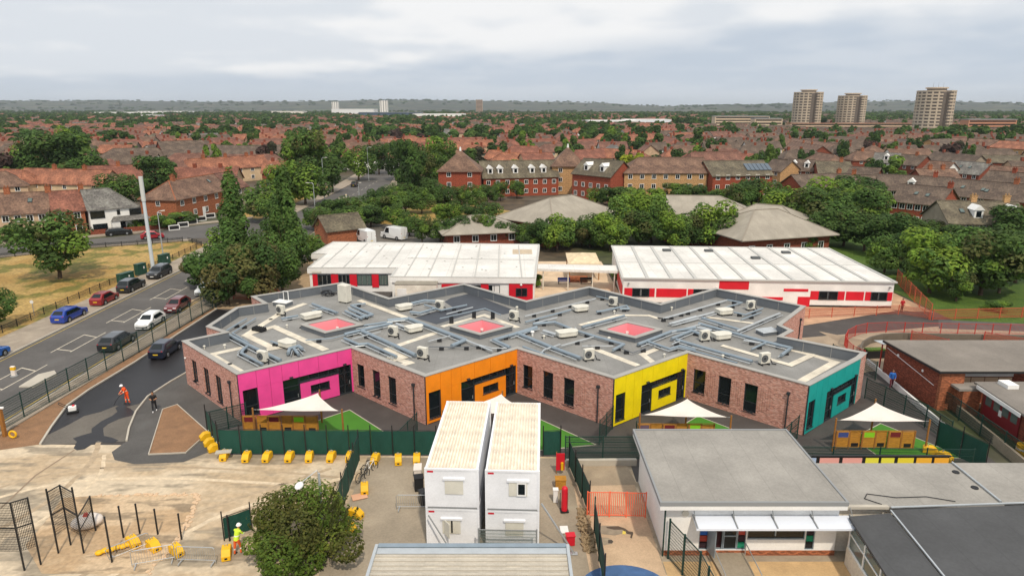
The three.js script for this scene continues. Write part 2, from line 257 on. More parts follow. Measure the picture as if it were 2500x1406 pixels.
// ================================================================ the setting
const hillTrees = [];
{
  // open land out to the hills
  const N = 16000; const m = M(0xe8e4d8, { map: rep(T.town, 260) });
  ground('ground', flat([[-N, 300], [N, 300], [N, -N], [-N, -N]], -0.06), m);
  // hills on the horizon
  const hillTops = [];
  const ridge = (name, z0, hf, x0, x1, n, k, hue) => {
    const pos = [], rows = 7; const H = (x, t) => { const e = Math.sin(Math.min(1, t * 1.25) * Math.PI / 2) * hf(x) * (.86 + .28 * fbm((x + 20000) / 40000, t * .2, 64, 5, k)); return e + (t > .5 ? 7 * fbm((x + 20000) / 40000, t, 512, 3, k + 5) : 0) * smooth(0, 30, e); };
    for (let i = 0; i < n; i++) for (let j = 0; j < rows; j++) { const q = (a, b) => { const x = x0 + (x1 - x0) * a / n, t = b / rows; return [x, -2 + H(x, t), z0 - t * 2600]; }; pos.push(q(i, j), q(i + 1, j), q(i + 1, j + 1), q(i, j), q(i + 1, j + 1), q(i, j + 1)); }
    for (let i = 0; i < 900; i++) { const x = x0 + (x1 - x0) * hash(i, k, 1), t = .25 + .7 * hash(i, k, 2); if (H(x, t) > 8) hillTops.push([x, -3 + H(x, t), z0 - t * 2600]); } ground(name, tris(pos), M(hue, { map: rep(T.hill, 2600, 700) }));
  };
  const g = (x, c, w) => Math.exp(-(((x - c) / w) ** 2));
  ridge('hill', -5200, x => 52 + 34 * g(x, -4600, 1900) + 42 * g(x, -900, 1500) + 12 * g(x, 900, 500) - 22 * g(x, 1500, 700), -9500, 9500, 170, 200, 0xd5dccb);
  ridge('hill', -4300, x => 6 + 66 * g(x, 3300, 1150) + 20 * g(x, 1700, 500) + 40 * g(x, 5600, 1500) + 20 * g(x, -3400, 1200), -8000, 8600, 150, 210, 0xd5dccb);

  hillTrees.push(...hillTops);
  const L = (pts, y, n, mm) => ground(n, flat(pts, y), mm);
  // main road, pavements, kerbs
  const road = [[-52.6, -8], [-41.6, -8], [-41.4, -150], [-41.2, -230], [-45.5, -270], [-54, -330], [-66, -400], [-78, -400], [-66, -330], [-56.5, -270], [-54, -230], [-52.6, -150]];
  L(road, -0.02, 'road', mat.road);
  L([[-52.6, -134], [-52.6, -152], [-60.5, -156], [-70, -147], [-77.2, -136], [-94.2, -125], [-140, -108], [-140, -99], [-90, -115.6], [-78.5, -125.5], [-62.6, -132.8]], -0.024, 'road', mat.road);
  ground('pavement', prism([[-58.2, -8], [-52.75, -8], [-52.75, -128], [-56, -132], [-57.2, -126], [-56.9, -111]], -.05, .1), mat.pave);
  ground('pavement', prism([[-41.45, -8], [-40.6, -44], [-38.6, -84], [-38.6, -98], [-41.3, -98]], -.05, .1), mat.pave);
  ground('kerb', prism([[-52.75, -8], [-52.6, -8], [-52.6, -128], [-52.75, -128]], -.05, .112), mat.kerb);
  ground('kerb', prism([[-41.6, -8], [-41.45, -8], [-41.3, -98], [-41.45, -98]], -.05, .112), mat.kerb);
  ground('pavement', prism([[-60.5, -157], [-70, -148.5], [-77.2, -138], [-94.2, -127], [-140, -110], [-140, -113], [-94, -130], [-79, -140], [-71.5, -150.5], [-61, -160]], -.05, .1), mat.pave);
  ground('pavement', prism([[-62.8, -131.9], [-78.2, -124.8], [-90, -115], [-140, -98], [-140, -96.4], [-90, -113.2], [-77.6, -123.2], [-62.6, -130.2]], -.05, .1), mat.pave);
  ground('pavement', prism([[-58, -158], [-52.75, -156], [-54.2, -230], [-56.8, -270], [-66.4, -330], [-70, -330], [-61, -270], [-58.6, -230]], -.05, .1), mat.pave);
  ground('pavement', prism([[-41.1, -112], [-38.6, -112], [-38.4, -228], [-42.8, -270], [-45.2, -270], [-41, -230]], -.05, .1), mat.pave);
  // painted lines: open boxes down the middle, edge lines
  const W = [];
  const seg = (x0, z0, x1, z1, w = .11, y = -.014) => { const l = Math.hypot(x1 - x0, z1 - z0), nx = -(z1 - z0) / l * w / 2, nz = (x1 - x0) / l * w / 2; return flat([[x0 + nx, z0 + nz], [x1 + nx, z1 + nz], [x1 - nx, z1 - nz], [x0 - nx, z0 - nz]], y); };
  for (let k = -2; k < 8; k++) {
    const z = -68.2 - k * 10.2; const mm = [seg(-48.75, z + .3, -48.75, z - 5.6), seg(-46.8, z + .1, -46.8, z - 6.4), seg(-48.7, z - .7, -46.85, z - .2, .14, -.010), seg(-48.7, z - 5.5, -46.85, z - 4.7, .14, -.010)];
    ground('road_marking', mm, mat.line);
  }
  for (const [x, z0, z1] of [[-52.2, -10, -128], [-42, -10, -98]]) ground('road_marking', seg(x, z0, x, z1, .1), mat.lineYellow);
  for (let k = 0; k < 14; k++) ground('road_marking', seg(-47.2, -160 - k * 6, -47.3, -163 - k * 6, .12), mat.line);
  ground('road_marking', seg(-53.4, -165, -54.2, -228, .14), mat.line);

  // grass, yard, tarmac
  L([[-58.2, -30], [-57, -111], [-57.3, -126], [-62.6, -130], [-77.6, -123.1], [-90, -113.1], [-140, -96.3], [-140, -30]], -.016, 'grass', mat.dry);
  ground('path', flat([[-96, -60], [-78, -60], [-74, -66], [-70.6, -78], [-71, -88], [-76, -96], [-84, -100], [-96, -101]], -.008), mat.concrete);
  L([[-41, -8], [8.6, -8], [8.6, -44.4], [3.9, -44.5], [3.9, -45.7], [-21.6, -46], [-22.6, -47.4], [-36.1, -47.6], [-40.6, -47.6]], -.02, 'yard', mat.yard);
  L([[8.6, -8], [70, -8], [70, -43.2], [35, -43.2], [35, -42.2], [8.6, -42.2]], -.022, 'pavement', mat.concrete);
  L([[-10.7, -28], [8.3, -28], [8.3, -45.4], [-10.7, -45.6]], -.014, 'courtyard', mat.concrete);
  L([[-37.9, -84], [-38, -46.2], [-22, -46.2], [-21.6, -45.4], [3.8, -45.4], [3.8, -44], [8.5, -44], [8.5, -42], [35.2, -42], [36, -62], [54, -66], [54, -90], [-28, -93]], -.028, 'playground', mat.tarmacPlay);
  L([[-40.6, -46], [-36.3, -47.6], [-37.5, -50.5], [-38.9, -55], [-38.9, -60], [-38.3, -66], [-38.2, -84], [-39.2, -84], [-41, -52]], -.008, 'soil', mat.soil);
  const laneL = [[-36.2, -47.5], [-37.3, -50.5], [-38.6, -54.6], [-38.75, -58], [-38.3, -65], [-38.1, -76], [-37.9, -84]], laneR = [[-29.9, -48.1], [-30.9, -50.3], [-32, -53.4], [-32.6, -56.5], [-32.2, -60], [-31.6, -63], [-31.2, -70], [-30.4, -80]];
  L([...laneL, ...laneR.slice().reverse()], -.012, 'car_park', mat.tarmac);
  // hosed-down, still wet part of the lane and the run-off on the yard
  L([...laneL.slice(1).map(p => [p[0] + .02, p[1]]), [-30.6, -80], [-31.3, -70], [-31.7, -63], [-32.3, -60], [-32.7, -56.5], [-32.6, -55], [-33.4, -54.4], [-34.4, -54.6], [-35, -53.4], [-35.9, -52.6], [-36.2, -51], [-36.6, -49.6], [-36.8, -48.9]], -.007, 'wet_tarmac', mat.tarmacWet);
  const spill = [[318, 998], [330, 1008], [318, 1015], [290, 1022], [262, 1035], [250, 1045], [252, 1064], [272, 1068], [288, 1075], [275, 1081], [252, 1080], [238, 1076], [222, 1085], [205, 1096], [186, 1099], [178, 1094], [186, 1078], [176, 1070], [200, 1062], [222, 1056], [222, 1046], [246, 1028], [272, 1015], [285, 1005], [280, 995], [296, 988]].map(p => xz(...p));
  L(spill, -.004, 'wet_patch', mat.tarmacWet);
  const apron = [...laneR.slice(0, 6), [-29, -60], [-22, -51.2], [-22.8, -48.2], [-22.4, -46.9], [-24, -44.9], [-27.4, -44.6], [-29.2, -45.2], [-30.1, -46.4]];
  L(apron, -.010, 'tarmac_apron', mat.tarmacNew);
  const bed = [[-29.96, -53.8], [-29.13, -54.8], [-24.2, -49.6], [-24.2, -48.5], [-24.4, -46.15], [-27.1, -45.9]];
  ground('planting_bed', prism(inset(bed, .07), -.05, .05), mat.soil);
  ground('kerb', prism(bed, -.05, .09, [inset(bed, .07)]), mat.kerb);
  const strip = (pts, w) => { const a = [], b = []; pts.forEach((p, i) => { const q = pts[Math.max(0, i - 1)], r = pts[Math.min(pts.length - 1, i + 1)], l = Math.hypot(r[0] - q[0], r[1] - q[1]), n = [-(r[1] - q[1]) / l * w / 2, (r[0] - q[0]) / l * w / 2]; a.push([p[0] + n[0], p[1] + n[1]]); b.push([p[0] - n[0], p[1] - n[1]]); }); return [...a, ...b.reverse()]; };
  ground('kerb', prism(strip(laneL, .16), -.05, .11), mat.kerb); ground('kerb', prism(strip(laneR, .14), -.05, .1), mat.kerb);
  // dug-out sand pit at the lower left: ragged edge with a crumbling lip
  const pit = [[150, 1215], [230, 1210], [300, 1208], [390, 1208], [482, 1206], [478, 1225], [468, 1252], [455, 1280], [444, 1300], [420, 1335], [360, 1400], [100, 1400], [60, 1330], [120, 1260]].map(p => xz(...p));
  L(pit, -.011, 'sand', M(0xe8d6c0, { map: rep(T.yard, 21) }));
  seed(11); const lip = []; for (let i = 1; i < 10; i++) { const a = pit[i], b = pit[i + 1]; for (let k = 0; k < 16; k++) { const t = rnd(), s = R(.04, .15); const gg = uvBox(new THREE.IcosahedronGeometry(s, 0)); gg.scale(1.3, .5, 1); gg.rotateY(R(0, 6)); gg.translate(mix(a[0], b[0], t) + R(-.16, .16), 0, mix(a[1], b[1], t) + R(-.16, .16)); lip.push(gg); } }
  stuff('rubble', 'ragged lip of broken sand and concrete around the dug pit', 'rubble', lip, M(0xcdb192));
  // joint cut across the yard slab
  L(strip([xz(0, 1240), xz(85, 1160), xz(180, 1098)].map(p => p), .12), -.006, 'slab_joint', M(0x8d7a66));

  // tyre tracks pressed into the sandy slab
  const rut = (pts, k) => { const c = new THREE.CatmullRomCurve3(pts.map(p => V(p[0], 0, p[1]))).getPoints(26).map((p, i) => [p.x + .05 * Math.sin(i * 2.3 + k), p.z]); ground('tyre_track', flat(strip(c, .26 + .06 * (k % 3)), -.0165 + .001 * (k % 3)), [rutA, rutB][k % 2]); };
  const rutA = M(0xb9aa96, { map: ST(1.3) }), rutB = M(0xdccfbb, { map: ST(1.1) });
  [[[-38, -38], [-33, -43], [-28, -44.2], [-16, -43.4], [-11.4, -42.6]], [[-38, -36.4], [-32.4, -41.4], [-27.6, -42.6], [-16, -41.9], [-11.4, -41]], [[-36, -30], [-31, -38], [-30.6, -44], [-32.6, -49.5]], [[-34.4, -30], [-29.4, -38], [-29.1, -43], [-30.4, -46]], [[-24, -32], [-20, -38.5], [-15.6, -42], [-13, -44]], [[-22.4, -32], [-18.6, -38], [-14.6, -41], [-12, -42.6]]].forEach(rut);

  // artificial grass in the play yards, with pale edging
  const turf = (a, b, c, d) => { const p = [a, b, c, d]; ground('artificial_grass', flat(p, -.006), mat.turf); ground('edging', prism(p, -.05, .02, [inset(p, .07)]), mat.kerb); };
  turf([-13.9, -53.8], [-8.3, -47.6], [-14.6, -47.0], [-16.6, -51.2]);
  turf([1.0, -53.4], [6.5, -47.5], [1.2, -46.4], [-1.4, -50.6]);
  turf([15.6, -52.6], [21.4, -46.0], [14.6, -45.8], [12.4, -49.4]);
  turf([30.2, -51.2], [33.6, -45.4], [27.2, -45.4], [26.6, -48.6]);
  // lawn and paths at the right, tan court between the white blocks
  L([[53.5, -70], [130, -64], [140, -128], [54, -122]], -.015, 'lawn', mat.lush);
  L([[3, -84], [15, -84], [15, -112], [3, -112]], -.012, 'courtyard', M(0xdcc9b4, { map: ST(6) }));
  L([[-44, -84], [-28.5, -84], [-28.5, -112], [-38, -112]], -.017, 'path', M(0xb9a48a, { map: ST(6) }));
  L([[31.9, -72.5], [53.4, -77.5], [80, -74], [80, -62.5], [50, -66], [33, -62], [31.5, -66]], -.013, 'path', M(0xa89b8c, { map: ST(7) }));
  L([[32, -76], [48.9, -83.2], [53.3, -82.6], [53.3, -110], [50, -110], [50, -86], [16, -89], [16, -84]], -.010, 'path', M(0xc9a88f, { map: ST(6) }));
  L([[50, -76], [80, -72.4], [80, -74.6], [52, -79.4]], -.005, 'path', mat.tarmacNew);
  L([[35.5, -75], [37.8, -60], [44.8, -43], [80, -43], [80, -62], [46, -66]], -.0095, 'path', M(0xa39484, { map: ST(8) }));
  // tan play court with painted sea animals between the gate and the white classroom
  L([[4.2, -43.4], [8.4, -43.6], [8.6, -28], [4.4, -28]], -.008, 'courtyard', M(0xcbb59e, { map: ST(6) }));
  L([[4.2, -45], [8.2, -45.2], [8.6, -41.8], [4.0, -41.6]], -.004, 'courtyard', M(0xa79a89, { map: ST(6) }));
  L([[8.6, -28], [25, -28], [25, -33.6], [8.6, -33.6]], -.006, 'path', M(0xd0b48c, { map: ST(6) }));
}
// ================================================================ the zig-zag school
const DECK = 3.25, COP = 4.2;
{
  const school = thing('school_building', 'single-storey zig-zag school of pale pink brick with coloured end panels and pipe-covered roof', 'school');
  const k = (px, py) => xz(px, py, COP);
  const c = [[-30.41, -59.46], [-22.17, -51.31], [-14.38, -57.59], [-6.96, -50.88], [.47, -57.37], [8.11, -50.45], [15.42, -56.33], [23, -49.05], [29.94, -55.01], [31.09, -56.33]];
  const ring = [...c, k(1912, 822), k(1938, 808), k(1908, 794), k(1968, 748), k(1748, 704), k(1612, 742), k(1438, 700), k(1285, 735), k(1133, 693), k(950, 728), k(835, 690), k(612, 724), k(642, 741), k(575, 751), k(502, 798), k(543, 812)];
  const len = (a, b) => Math.hypot(b[0] - a[0], b[1] - a[1]);
  // window: frame in the wall plane, recessed, with its pane(s)
  const win = (m4, x0, x1, y0, y1, o = {}) => {
    const d = .12, fr = [ringFrame(x0, x1, y0, y1, .075, .09, -d)];
    for (const mx of o.v || []) fr.push(bc(.06, y1 - y0 - .15, .07, x0 + (x1 - x0) * mx, (y0 + y1) / 2, -d - .05));
    for (const my of o.h || []) fr.push(bc(x1 - x0 - .15, .06, .07, (x0 + x1) / 2, y0 + (y1 - y0) * my, -d - .05));
    if (o.sill !== false) fr.push(bc(x1 - x0 + .1, .04, .2, (x0 + x1) / 2, y0 - .02, -.05));
    const w = part(school, o.name || 'window', place(join(fr), m4), mat.frame);
    const us = [0, ...(o.v || []), 1], vs = [0, ...(o.h || []), 1];
    for (let i = 0; i + 1 < us.length; i++) for (let j = 0; j + 1 < vs.length; j++) { const ax = mix(x0, x1, us[i]) + .06, bx_ = mix(x0, x1, us[i + 1]) - .06, ay = mix(y0, y1, vs[j]) + .06, by = mix(y0, y1, vs[j + 1]) - .06; part(w, 'pane', place(bx(ax, bx_, ay, by, -d - .075, -d - .05), m4), mat.glass); }
    return w;
  };
  const downpipe = (m4, x) => part(school, 'downpipe', place(join([cyl(.055, .055, 3.1, x, 0, .09, 8), bc(.24, .22, .2, x, 3.15, .11), bc(.14, .04, .12, x, 1.0, .06), bc(.14, .04, .12, x, 2.2, .06)]), m4), mat.frame);
  // brick walls
  const brickWall = (A, B, holes, o = {}) => {
    const L = len(A, B), m4 = along(A, B), hs = holes.map(h => [h[0] * L, h[1] * L, h[2], h[3]]);
    part(school, 'brick_wall', place(holed(L, -.05, COP, .2, hs), m4), mat.brick);
    hs.forEach((h, i) => win(m4, ...h, { h: i ? [.34] : [.42] }));
    if (o.ribs) { for (const [a, b] of o.ribs) { const gs = []; for (let x = a * L; x < b * L; x += .2) gs.push(bx(x, x + .1, .9, 2.95, -.03, .028)); part(school, 'fluted_brick_panel', place(join(gs), m4), mat.brick).userData.kind = 'stuff'; } }
    if (o.pipe) downpipe(m4, o.pipe * L);
    if (o.lamp) part(school, 'wall_lamp', place(join([rb(.18, .12, .14, .03, o.lamp * L, 2.7, .07)]), m4), mat.white);
  };
  const W3 = [[.064, .174, .8, 2.95], [.289, .40, .5, 2.98], [.51, .62, .5, 2.98]];
  brickWall(c[0], c[1], [[.14, .25, .8, 2.95], [.37, .48, .45, 2.95], [.59, .70, .45, 2.95]], { pipe: .87, lamp: .04 });
  for (const i of [2, 4, 6]) brickWall(c[i], c[i + 1], W3, { pipe: .86, ribs: [[.185, .28], [.41, .50], [.63, .73]] });
  // coloured rainscreen: separate panels round door, window band and doors
  const facade = (A, B, m, nm) => {
    const L = len(A, B), m4 = along(A, B), f = s => s * L;
    const ops = [[f(.03), f(.15), .35, 2.72], [f(.363), f(.508), .02, 2.72], [f(.508), f(.863), 2.16, 2.72], [f(.863), f(.985), .02, 2.72], [f(.60), f(.775), .95, 1.68]];
    part(school, 'wall_core', place(holed(L, -.05, COP, .18, ops).translate(0, 0, -.05), m4), mat.frame);
    const xs = [0, f(.15), f(.26), f(.363), f(.508), f(.686), f(.863), L];
    for (let i = 0; i + 1 < xs.length; i++) {
      let rects = [[xs[i] + .012, xs[i + 1] - .012, .05, COP - .01]];
      for (const o of ops) rects = rects.flatMap(r => { const [a, b, y0, y1] = r, [p, q, u, v] = o; if (q <= a || p >= b || v <= y0 || u >= y1) return [r]; const out = []; const l = Math.max(a, p), h = Math.min(b, q); if (p > a + .01) out.push([a, p, y0, y1]); if (q < b - .01) out.push([q, b, y0, y1]); if (u > y0 + .05) out.push([l, h, y0, u]); if (v < y1 - .05) out.push([l, h, v, y1]); return out; });
      for (const r of rects) { if (r[3] - r[2] > 3.2) { part(school, nm, place(join([bx(r[0], r[1], r[2], 2.714, -.04, .012)]), m4), m); part(school, nm, place(join([bx(r[0], r[1], 2.726, r[3], -.04, .012)]), m4), m); } else part(school, nm, place(bx(...r, -.04, .012), m4), m); }
    }
    win(m4, ...ops[0], { h: [.35], sill: true });
    for (const q of [1, 3]) { const d = win(m4, ...ops[q], { h: [.30, .72], v: q === 3 ? [.5] : [], name: 'door', sill: false }); part(d, 'handle', place(bc(.04, .3, .06, ops[q][1] - .2, 1.05, -.06), m4), mat.galv); }
    win(m4, ...ops[2], { v: [.25, .5, .75], sill: true, name: 'window_band' }); win(m4, ...ops[4], { v: [.5] });
    for (const q of [1, 3]) part(school, 'wall_lamp', place(join([bc(.28, .12, .16, (ops[q][0] + ops[q][1]) / 2, 2.86, .1), bc(.06, .06, .1, (ops[q][0] + ops[q][1]) / 2, 2.86, .04)]), m4), mat.frame);
    part(school, 'corner_trim', place(bx(-.03, .03, 0, COP, -.05, .03), m4), mat.frame);
  };
  facade(c[1], c[2], mat.pink, 'pink_panel'); facade(c[3], c[4], mat.orange, 'orange_panel'); facade(c[5], c[6], mat.yellow, 'yellow_panel'); facade(c[7], c[8], mat.teal, 'turquoise_panel');
  brickWall(c[8], c[9], []);
  for (let i = 9; i < ring.length; i++) { const A = ring[i], B = ring[(i + 1) % ring.length]; brickWall(A, B, i === 12 ? [] : [], { pipe: i === 12 ? .8 : 0 }); }
  // parapet lining, coping, roof deck with three light wells
  const lining = inset(ring, .205), inner = inset(ring, .36);
  part(school, 'parapet_lining', prism(lining, DECK - .1, COP - .004, [inner]), mat.parapet);
  part(school, 'coping', prism(inset(ring, -.05), COP, COP + .06, [inset(ring, .42)]), mat.coping);
  const wells = [[[745, 791], [830, 773], [876, 792], [786, 811]], [[1115, 795], [1182, 777], [1239, 797], [1160, 814]], [[1477, 800], [1532, 783], [1602, 806], [1552, 824]]].map(w => w.map(p => xz(...p, 3.8)));
  // square the wells up to the building's grain
  const sq = wells.map(w => { const cx = w.reduce((s, p) => s + p[0], 0) / 4, cz = w.reduce((s, p) => s + p[1], 0) / 4; return [[-2.5, 0], [0, -2.1], [2.5, 0], [0, 2.1]].map(([a, b]) => [cx + a * 1.0, cz + b * 1.0]); });
  const deckRing = inset(ring, .2);
  part(school, 'roof_deck', flat(deckRing, DECK, sq.map(s => inset(s, -.1))), mat.deck);
  for (const s of sq) {
    const w = part(school, 'light_well_kerb', prism(inset(s, -.42), DECK - .05, 3.72, [inset(s, -.12)]), mat.parapet);
    part(w, 'kerb_coping', prism(inset(s, -.50), 3.72, 3.80, [inset(s, 0)]), mat.coping);
    part(w, 'well_wall', prism(inset(s, -.11), .3, 3.715, [inset(s, -.01)]), mat.well);
    part(w, 'well_floor', flat(inset(s, -.1), .32), mat.concrete);
    part(w, 'well_lamp', [rb(.3, .3, .12, .05, s[1][0], 2.75, s[1][1] + .16)], mat.white);
  }
  part(school, 'floor_slab', flat(inset(ring, .25), .02), mat.concrete);
  // parapet panel joints
  const jt = []; for (let i = 9; i < ring.length; i++) { const A = inner[i], B = inner[(i + 1) % ring.length], n = Math.max(2, Math.round(len(A, B) / 2.4)); for (let q = 1; q < n; q++) { const t = q / n; jt.push(place(bc(.03, COP - DECK - .05, .03, 0, 0, 0), new THREE.Matrix4().makeTranslation(mix(A[0], B[0], t), (COP + DECK) / 2, mix(A[1], B[1], t)))); } }
  part(school, 'parapet_joint_strip', jt, mat.coping);
  // dark membrane area and pale walkway strips, laid on the deck
  const deckPt = (px, py) => xz(px, py, DECK);
  part(school, 'dark_membrane', flat([[1148, 716], [1262, 760], [1228, 768], [1205, 762], [1180, 757], [1065, 792], [1012, 776], [1060, 762], [1108, 752], [1085, 737], [1100, 728]].map(p => deckPt(...p)), DECK + .012), mat.deckDark);
  let wy = DECK + .006; const walk = (pts, w = .85) => { w *= .88; pts = pts.map(p => deckPt(...p)); for (let i = 0; i + 1 < pts.length; i++) { const [a, b] = [pts[i], pts[i + 1]], l = len(a, b), ux = (b[0] - a[0]) / l, uz = (b[1] - a[1]) / l, nx = -uz * w / 2, nz = ux * w / 2; wy = wy > DECK + .05 ? DECK + .006 : wy + .0043; part(school, 'walkway_strip', flat([[a[0] + nx - ux * w / 2, a[1] + nz - uz * w / 2], [b[0] + nx, b[1] + nz], [b[0] - nx, b[1] - nz], [a[0] - nx - ux * w / 2, a[1] - nz - uz * w / 2]], wy), mat.walk); } };
  walk([[580, 905], [512, 866], [595, 848]]); walk([[668, 851], [600, 818], [688, 762], [745, 741]]); walk([[790, 853], [668, 798], [600, 818]]); walk([[660, 853], [690, 848]], .8);
  walk([[880, 735], [990, 776]], .8); walk([[955, 882], [985, 874], [945, 852], [1065, 812]], .8); walk([[1085, 796], [1182, 769], [1265, 800]], .7);
  walk([[1455, 853], [1558, 893]], .8); walk([[1610, 897], [1570, 866], [1605, 852]], .7); walk([[1420, 793], [1510, 770], [1585, 771], [1610, 779]], .6); walk([[1720, 774], [1840, 790]], .6);
  walk([[1770, 846], [1930, 892], [1985, 867], [1875, 840]], .7); walk([[1985, 867], [2040, 884], [1950, 935]], .8); walk([[955, 873], [1000, 886], [965, 896]], .8);
  // small vents
  const vent = (px, py, s = 1, m = mat.unit) => { const p = at(px, py, DECK); part(school, 'roof_vent', [cyl(.08 * s, .08 * s, .35 * s, p.x, DECK - .02, p.z, 8), cyl(.17 * s, .12 * s, .1 * s, p.x, DECK + .33 * s, p.z, 8)], m); };
  for (const [x, y, s] of [[548, 850, .9], [498, 852, .8], [1300, 820, 1.2], [1328, 828, .9], [1487, 833, 1], [1622, 872, .8], [700, 800, .8], [1262, 757, 1], [1500, 766, .9], [1640, 758, 1], [1530, 828, .9], [1765, 876, .9]]) vent(x, y, s, s > 1 ? mat.white : mat.unit);
  for (const [x, y] of [[1440, 845], [1560, 845], [1327, 824], [560, 889], [660, 780], [735, 800]]) { const p = at(x, y, DECK); part(school, 'roof_outlet', [cyl(.22, .2, .06, p.x, DECK - .01, p.z, 10)], mat.rubber); }
}
// ---------------------------------------------------------------- plant on the school roof: each unit and each run of duct is a thing
{
  const acT = -.73;   // along the building's grain
  const ac = (px, py, turn, label, s = 1) => {
    const p = at(px, py, DECK), o = thing('condenser_unit', label, 'condenser', p.x, DECK, p.z, turn, 'condenser units on the school roof');
    const w = .95 * s, h = .95 * s, d = .42 * s; part(o, 'casing', rb(w, h, d, .03, 0, .16 + h / 2, 0), mat.unit);
    const f = part(o, 'fan_grille', [cyl(.34 * s, .34 * s, .03, 0, 0, 0, 20).rotateX(Math.PI / 2).translate(-.12 * s, .16 + h / 2, d / 2 - .006)], mat.grille); part(f, 'fan_hub', [cyl(.09 * s, .09 * s, .02, 0, 0, 0, 12).rotateX(Math.PI / 2).translate(-.12 * s, .16 + h / 2, d / 2 + .022)], mat.rubber);
    for (const x of [-.35, .35]) part(o, 'foot', rb(.12, .17, .62, .03, x * s, .085, 0), mat.rubber);
    part(o, 'pipe_tail', tubeRun([V(w / 2, .4, 0), V(w / 2 + .18, .4, 0), V(w / 2 + .25, .08, .15), V(w / 2 + .5, .06, .4)], .05, 6), mat.rubber);
    return o;
  };
  const pw = 'white condenser unit on the school roof ';
  [[642, 885, -.4, 'just behind the pink panels'], [960, 822, -.45, 'left of a square pale air unit'], [1032, 876, -.45, 'standing alone near the orange corner'], [1074, 757, -.4, 'beside the dark membrane'],
  [1255, 783, -.5, 'between second and third light wells at the back'], [1497, 748, -.5, 'below the back parapet peak'], [1437, 880, .35, 'at the foot of a straight pale walkway'],
  [1832, 757, .3, 'nearest the back right parapet'], [1720, 833, .3, 'touching a long pale air unit'], [1866, 890, .3, 'in front nearest the turquoise corner'], [686, 769, -.5, 'beside the roof hatch']].forEach(a => ac(a[0], a[1], a[2], pw + a[3]));
  { const p = at(842, 738, DECK), o = thing('condenser_unit', 'tall double-height beige condenser in the back left parapet corner', 'condenser', p.x, DECK, p.z, -.5); part(o, 'casing', rb(1.3, 2.0, .9, .05, 0, 1.12, 0), mat.unit); for (const y of [.65, 1.55]) part(o, 'fan_grille', [cyl(.36, .36, .03, 0, 0, 0, 20).rotateZ(Math.PI / 2).translate(.645, y, 0)], mat.grille); for (const x of [-.4, .4]) part(o, 'foot', bx(x - .06, x + .06, 0, .14, -.45, .45), mat.rubber); }
  // pale low air units with chamfered ends
  const mvhr = (px, py, turn, label, w = 2.1, d = 1.15, m = mat.unit) => {
    const p = at(px, py, DECK), o = thing('air_handling_unit', 'pale low ' + label, 'air unit', p.x, DECK, p.z, turn, 'pale air units on the school roof');
    const a = w / 2, b = d / 2, ch = .34, ol = [[-a, -b], [a - ch, -b], [a, -b + ch], [a, b - ch], [a - ch, b], [-a + ch * .5, b], [-a, b - ch * .5]];
    part(o, 'casing', prism(ol, .2, .58), m); part(o, 'lid', prism(inset(ol, -.035), .58, .64), m); for (const x of [-.7, .7]) part(o, 'foot', bx(x * a - .06, x * a + .06, 0, .21, -b + .1, b - .1), mat.rubber);
    return o;
  };
  [[762, 778, .72, 'air unit behind the first pink light well'], [1012, 810, .62, 'square air unit between first and second light wells', 1.7], [988, 757, .62, 'air unit at the edge of the dark membrane', 1.7], [1385, 822, .35, 'air unit in front of the third light well'],
  [1418, 760, .35, 'air unit between the back parapet and third light well', 1.7], [1770, 768, .3, 'air unit nearest the back right parapet', 1.7], [1763, 828, .3, 'air unit beside the yellow corner ducts', 1.8], [703, 848, -.6, 'air unit with two stub ducts behind the pink panels', 1.7]].forEach(a => mvhr(...a));
  // ducts
  const C = [[440, 680, 5.409], [840, 680, 5.409], [1240, 680, 5.409], [1640, 690, 5.102]];
  const run = (q, pts, r, label, m = mat.duct, y = DECK + .32) => {
    const P = pts.map(p => at(C[q][0] + p[0] / C[q][2], C[q][1] + p[1] / C[q][2], y));
    const o = thing('duct', label, 'duct', P[0].x, DECK, P[0].z, 0, 'ducts on the school roof'); const loc = P.map(p => V(p.x - P[0].x, y - DECK, p.z - P[0].z));
    part(o, 'pipe', tubeRun(loc, r * .8, 8), m); if (r >= .14 && loc.length < 5) { const d = loc[loc.length - 1].clone().sub(loc[0]), n = V(-d.z, 0, d.x).normalize().multiplyScalar(r + .2); part(o, 'companion_pipe', tubeRun(loc.map(v => v.clone().add(n).setY(y - DECK - .1)), .05, 6), mat.ductPale); }
    for (let i = 0; i + 1 < loc.length; i++) { const L = loc[i].distanceTo(loc[i + 1]), n = Math.max(1, Math.floor(L / 2.6)); for (let t = 0; t < n; t++) { const s = loc[i].clone().lerp(loc[i + 1], (t + .5) / n); part(o, 'support_block', bc(.42, y - DECK - r * .6, .3, s.x, (y - DECK - r * .6) / 2, s.z), mat.rubber); } }
  };
  const gy = 'grey roof duct ', pl = 'pale silver roof duct ';
  run(0, [[580, 715], [900, 880], [1320, 1080]], .2, gy + 'running straight down behind the pink panels');
  run(0, [[820, 960], [800, 985], [1080, 1130]], .16, gy + 'bending back beside the pink corner condenser'); run(0, [[880, 895], [800, 965]], .16, gy + 'as a short stub above the pink corner');
  run(0, [[600, 690], [870, 530]], .11, gy + 'nearest the left splayed parapet'); run(0, [[900, 850], [680, 720], [990, 525]], .1, gy + 'in a narrow V by the left parapet');
  run(0, [[1740, 335], [2060, 450]], .18, gy + 'left of the first light well, running to its rear'); run(0, [[1730, 430], [1870, 395], [2080, 450]], .12, gy + 'looping behind the first light well');
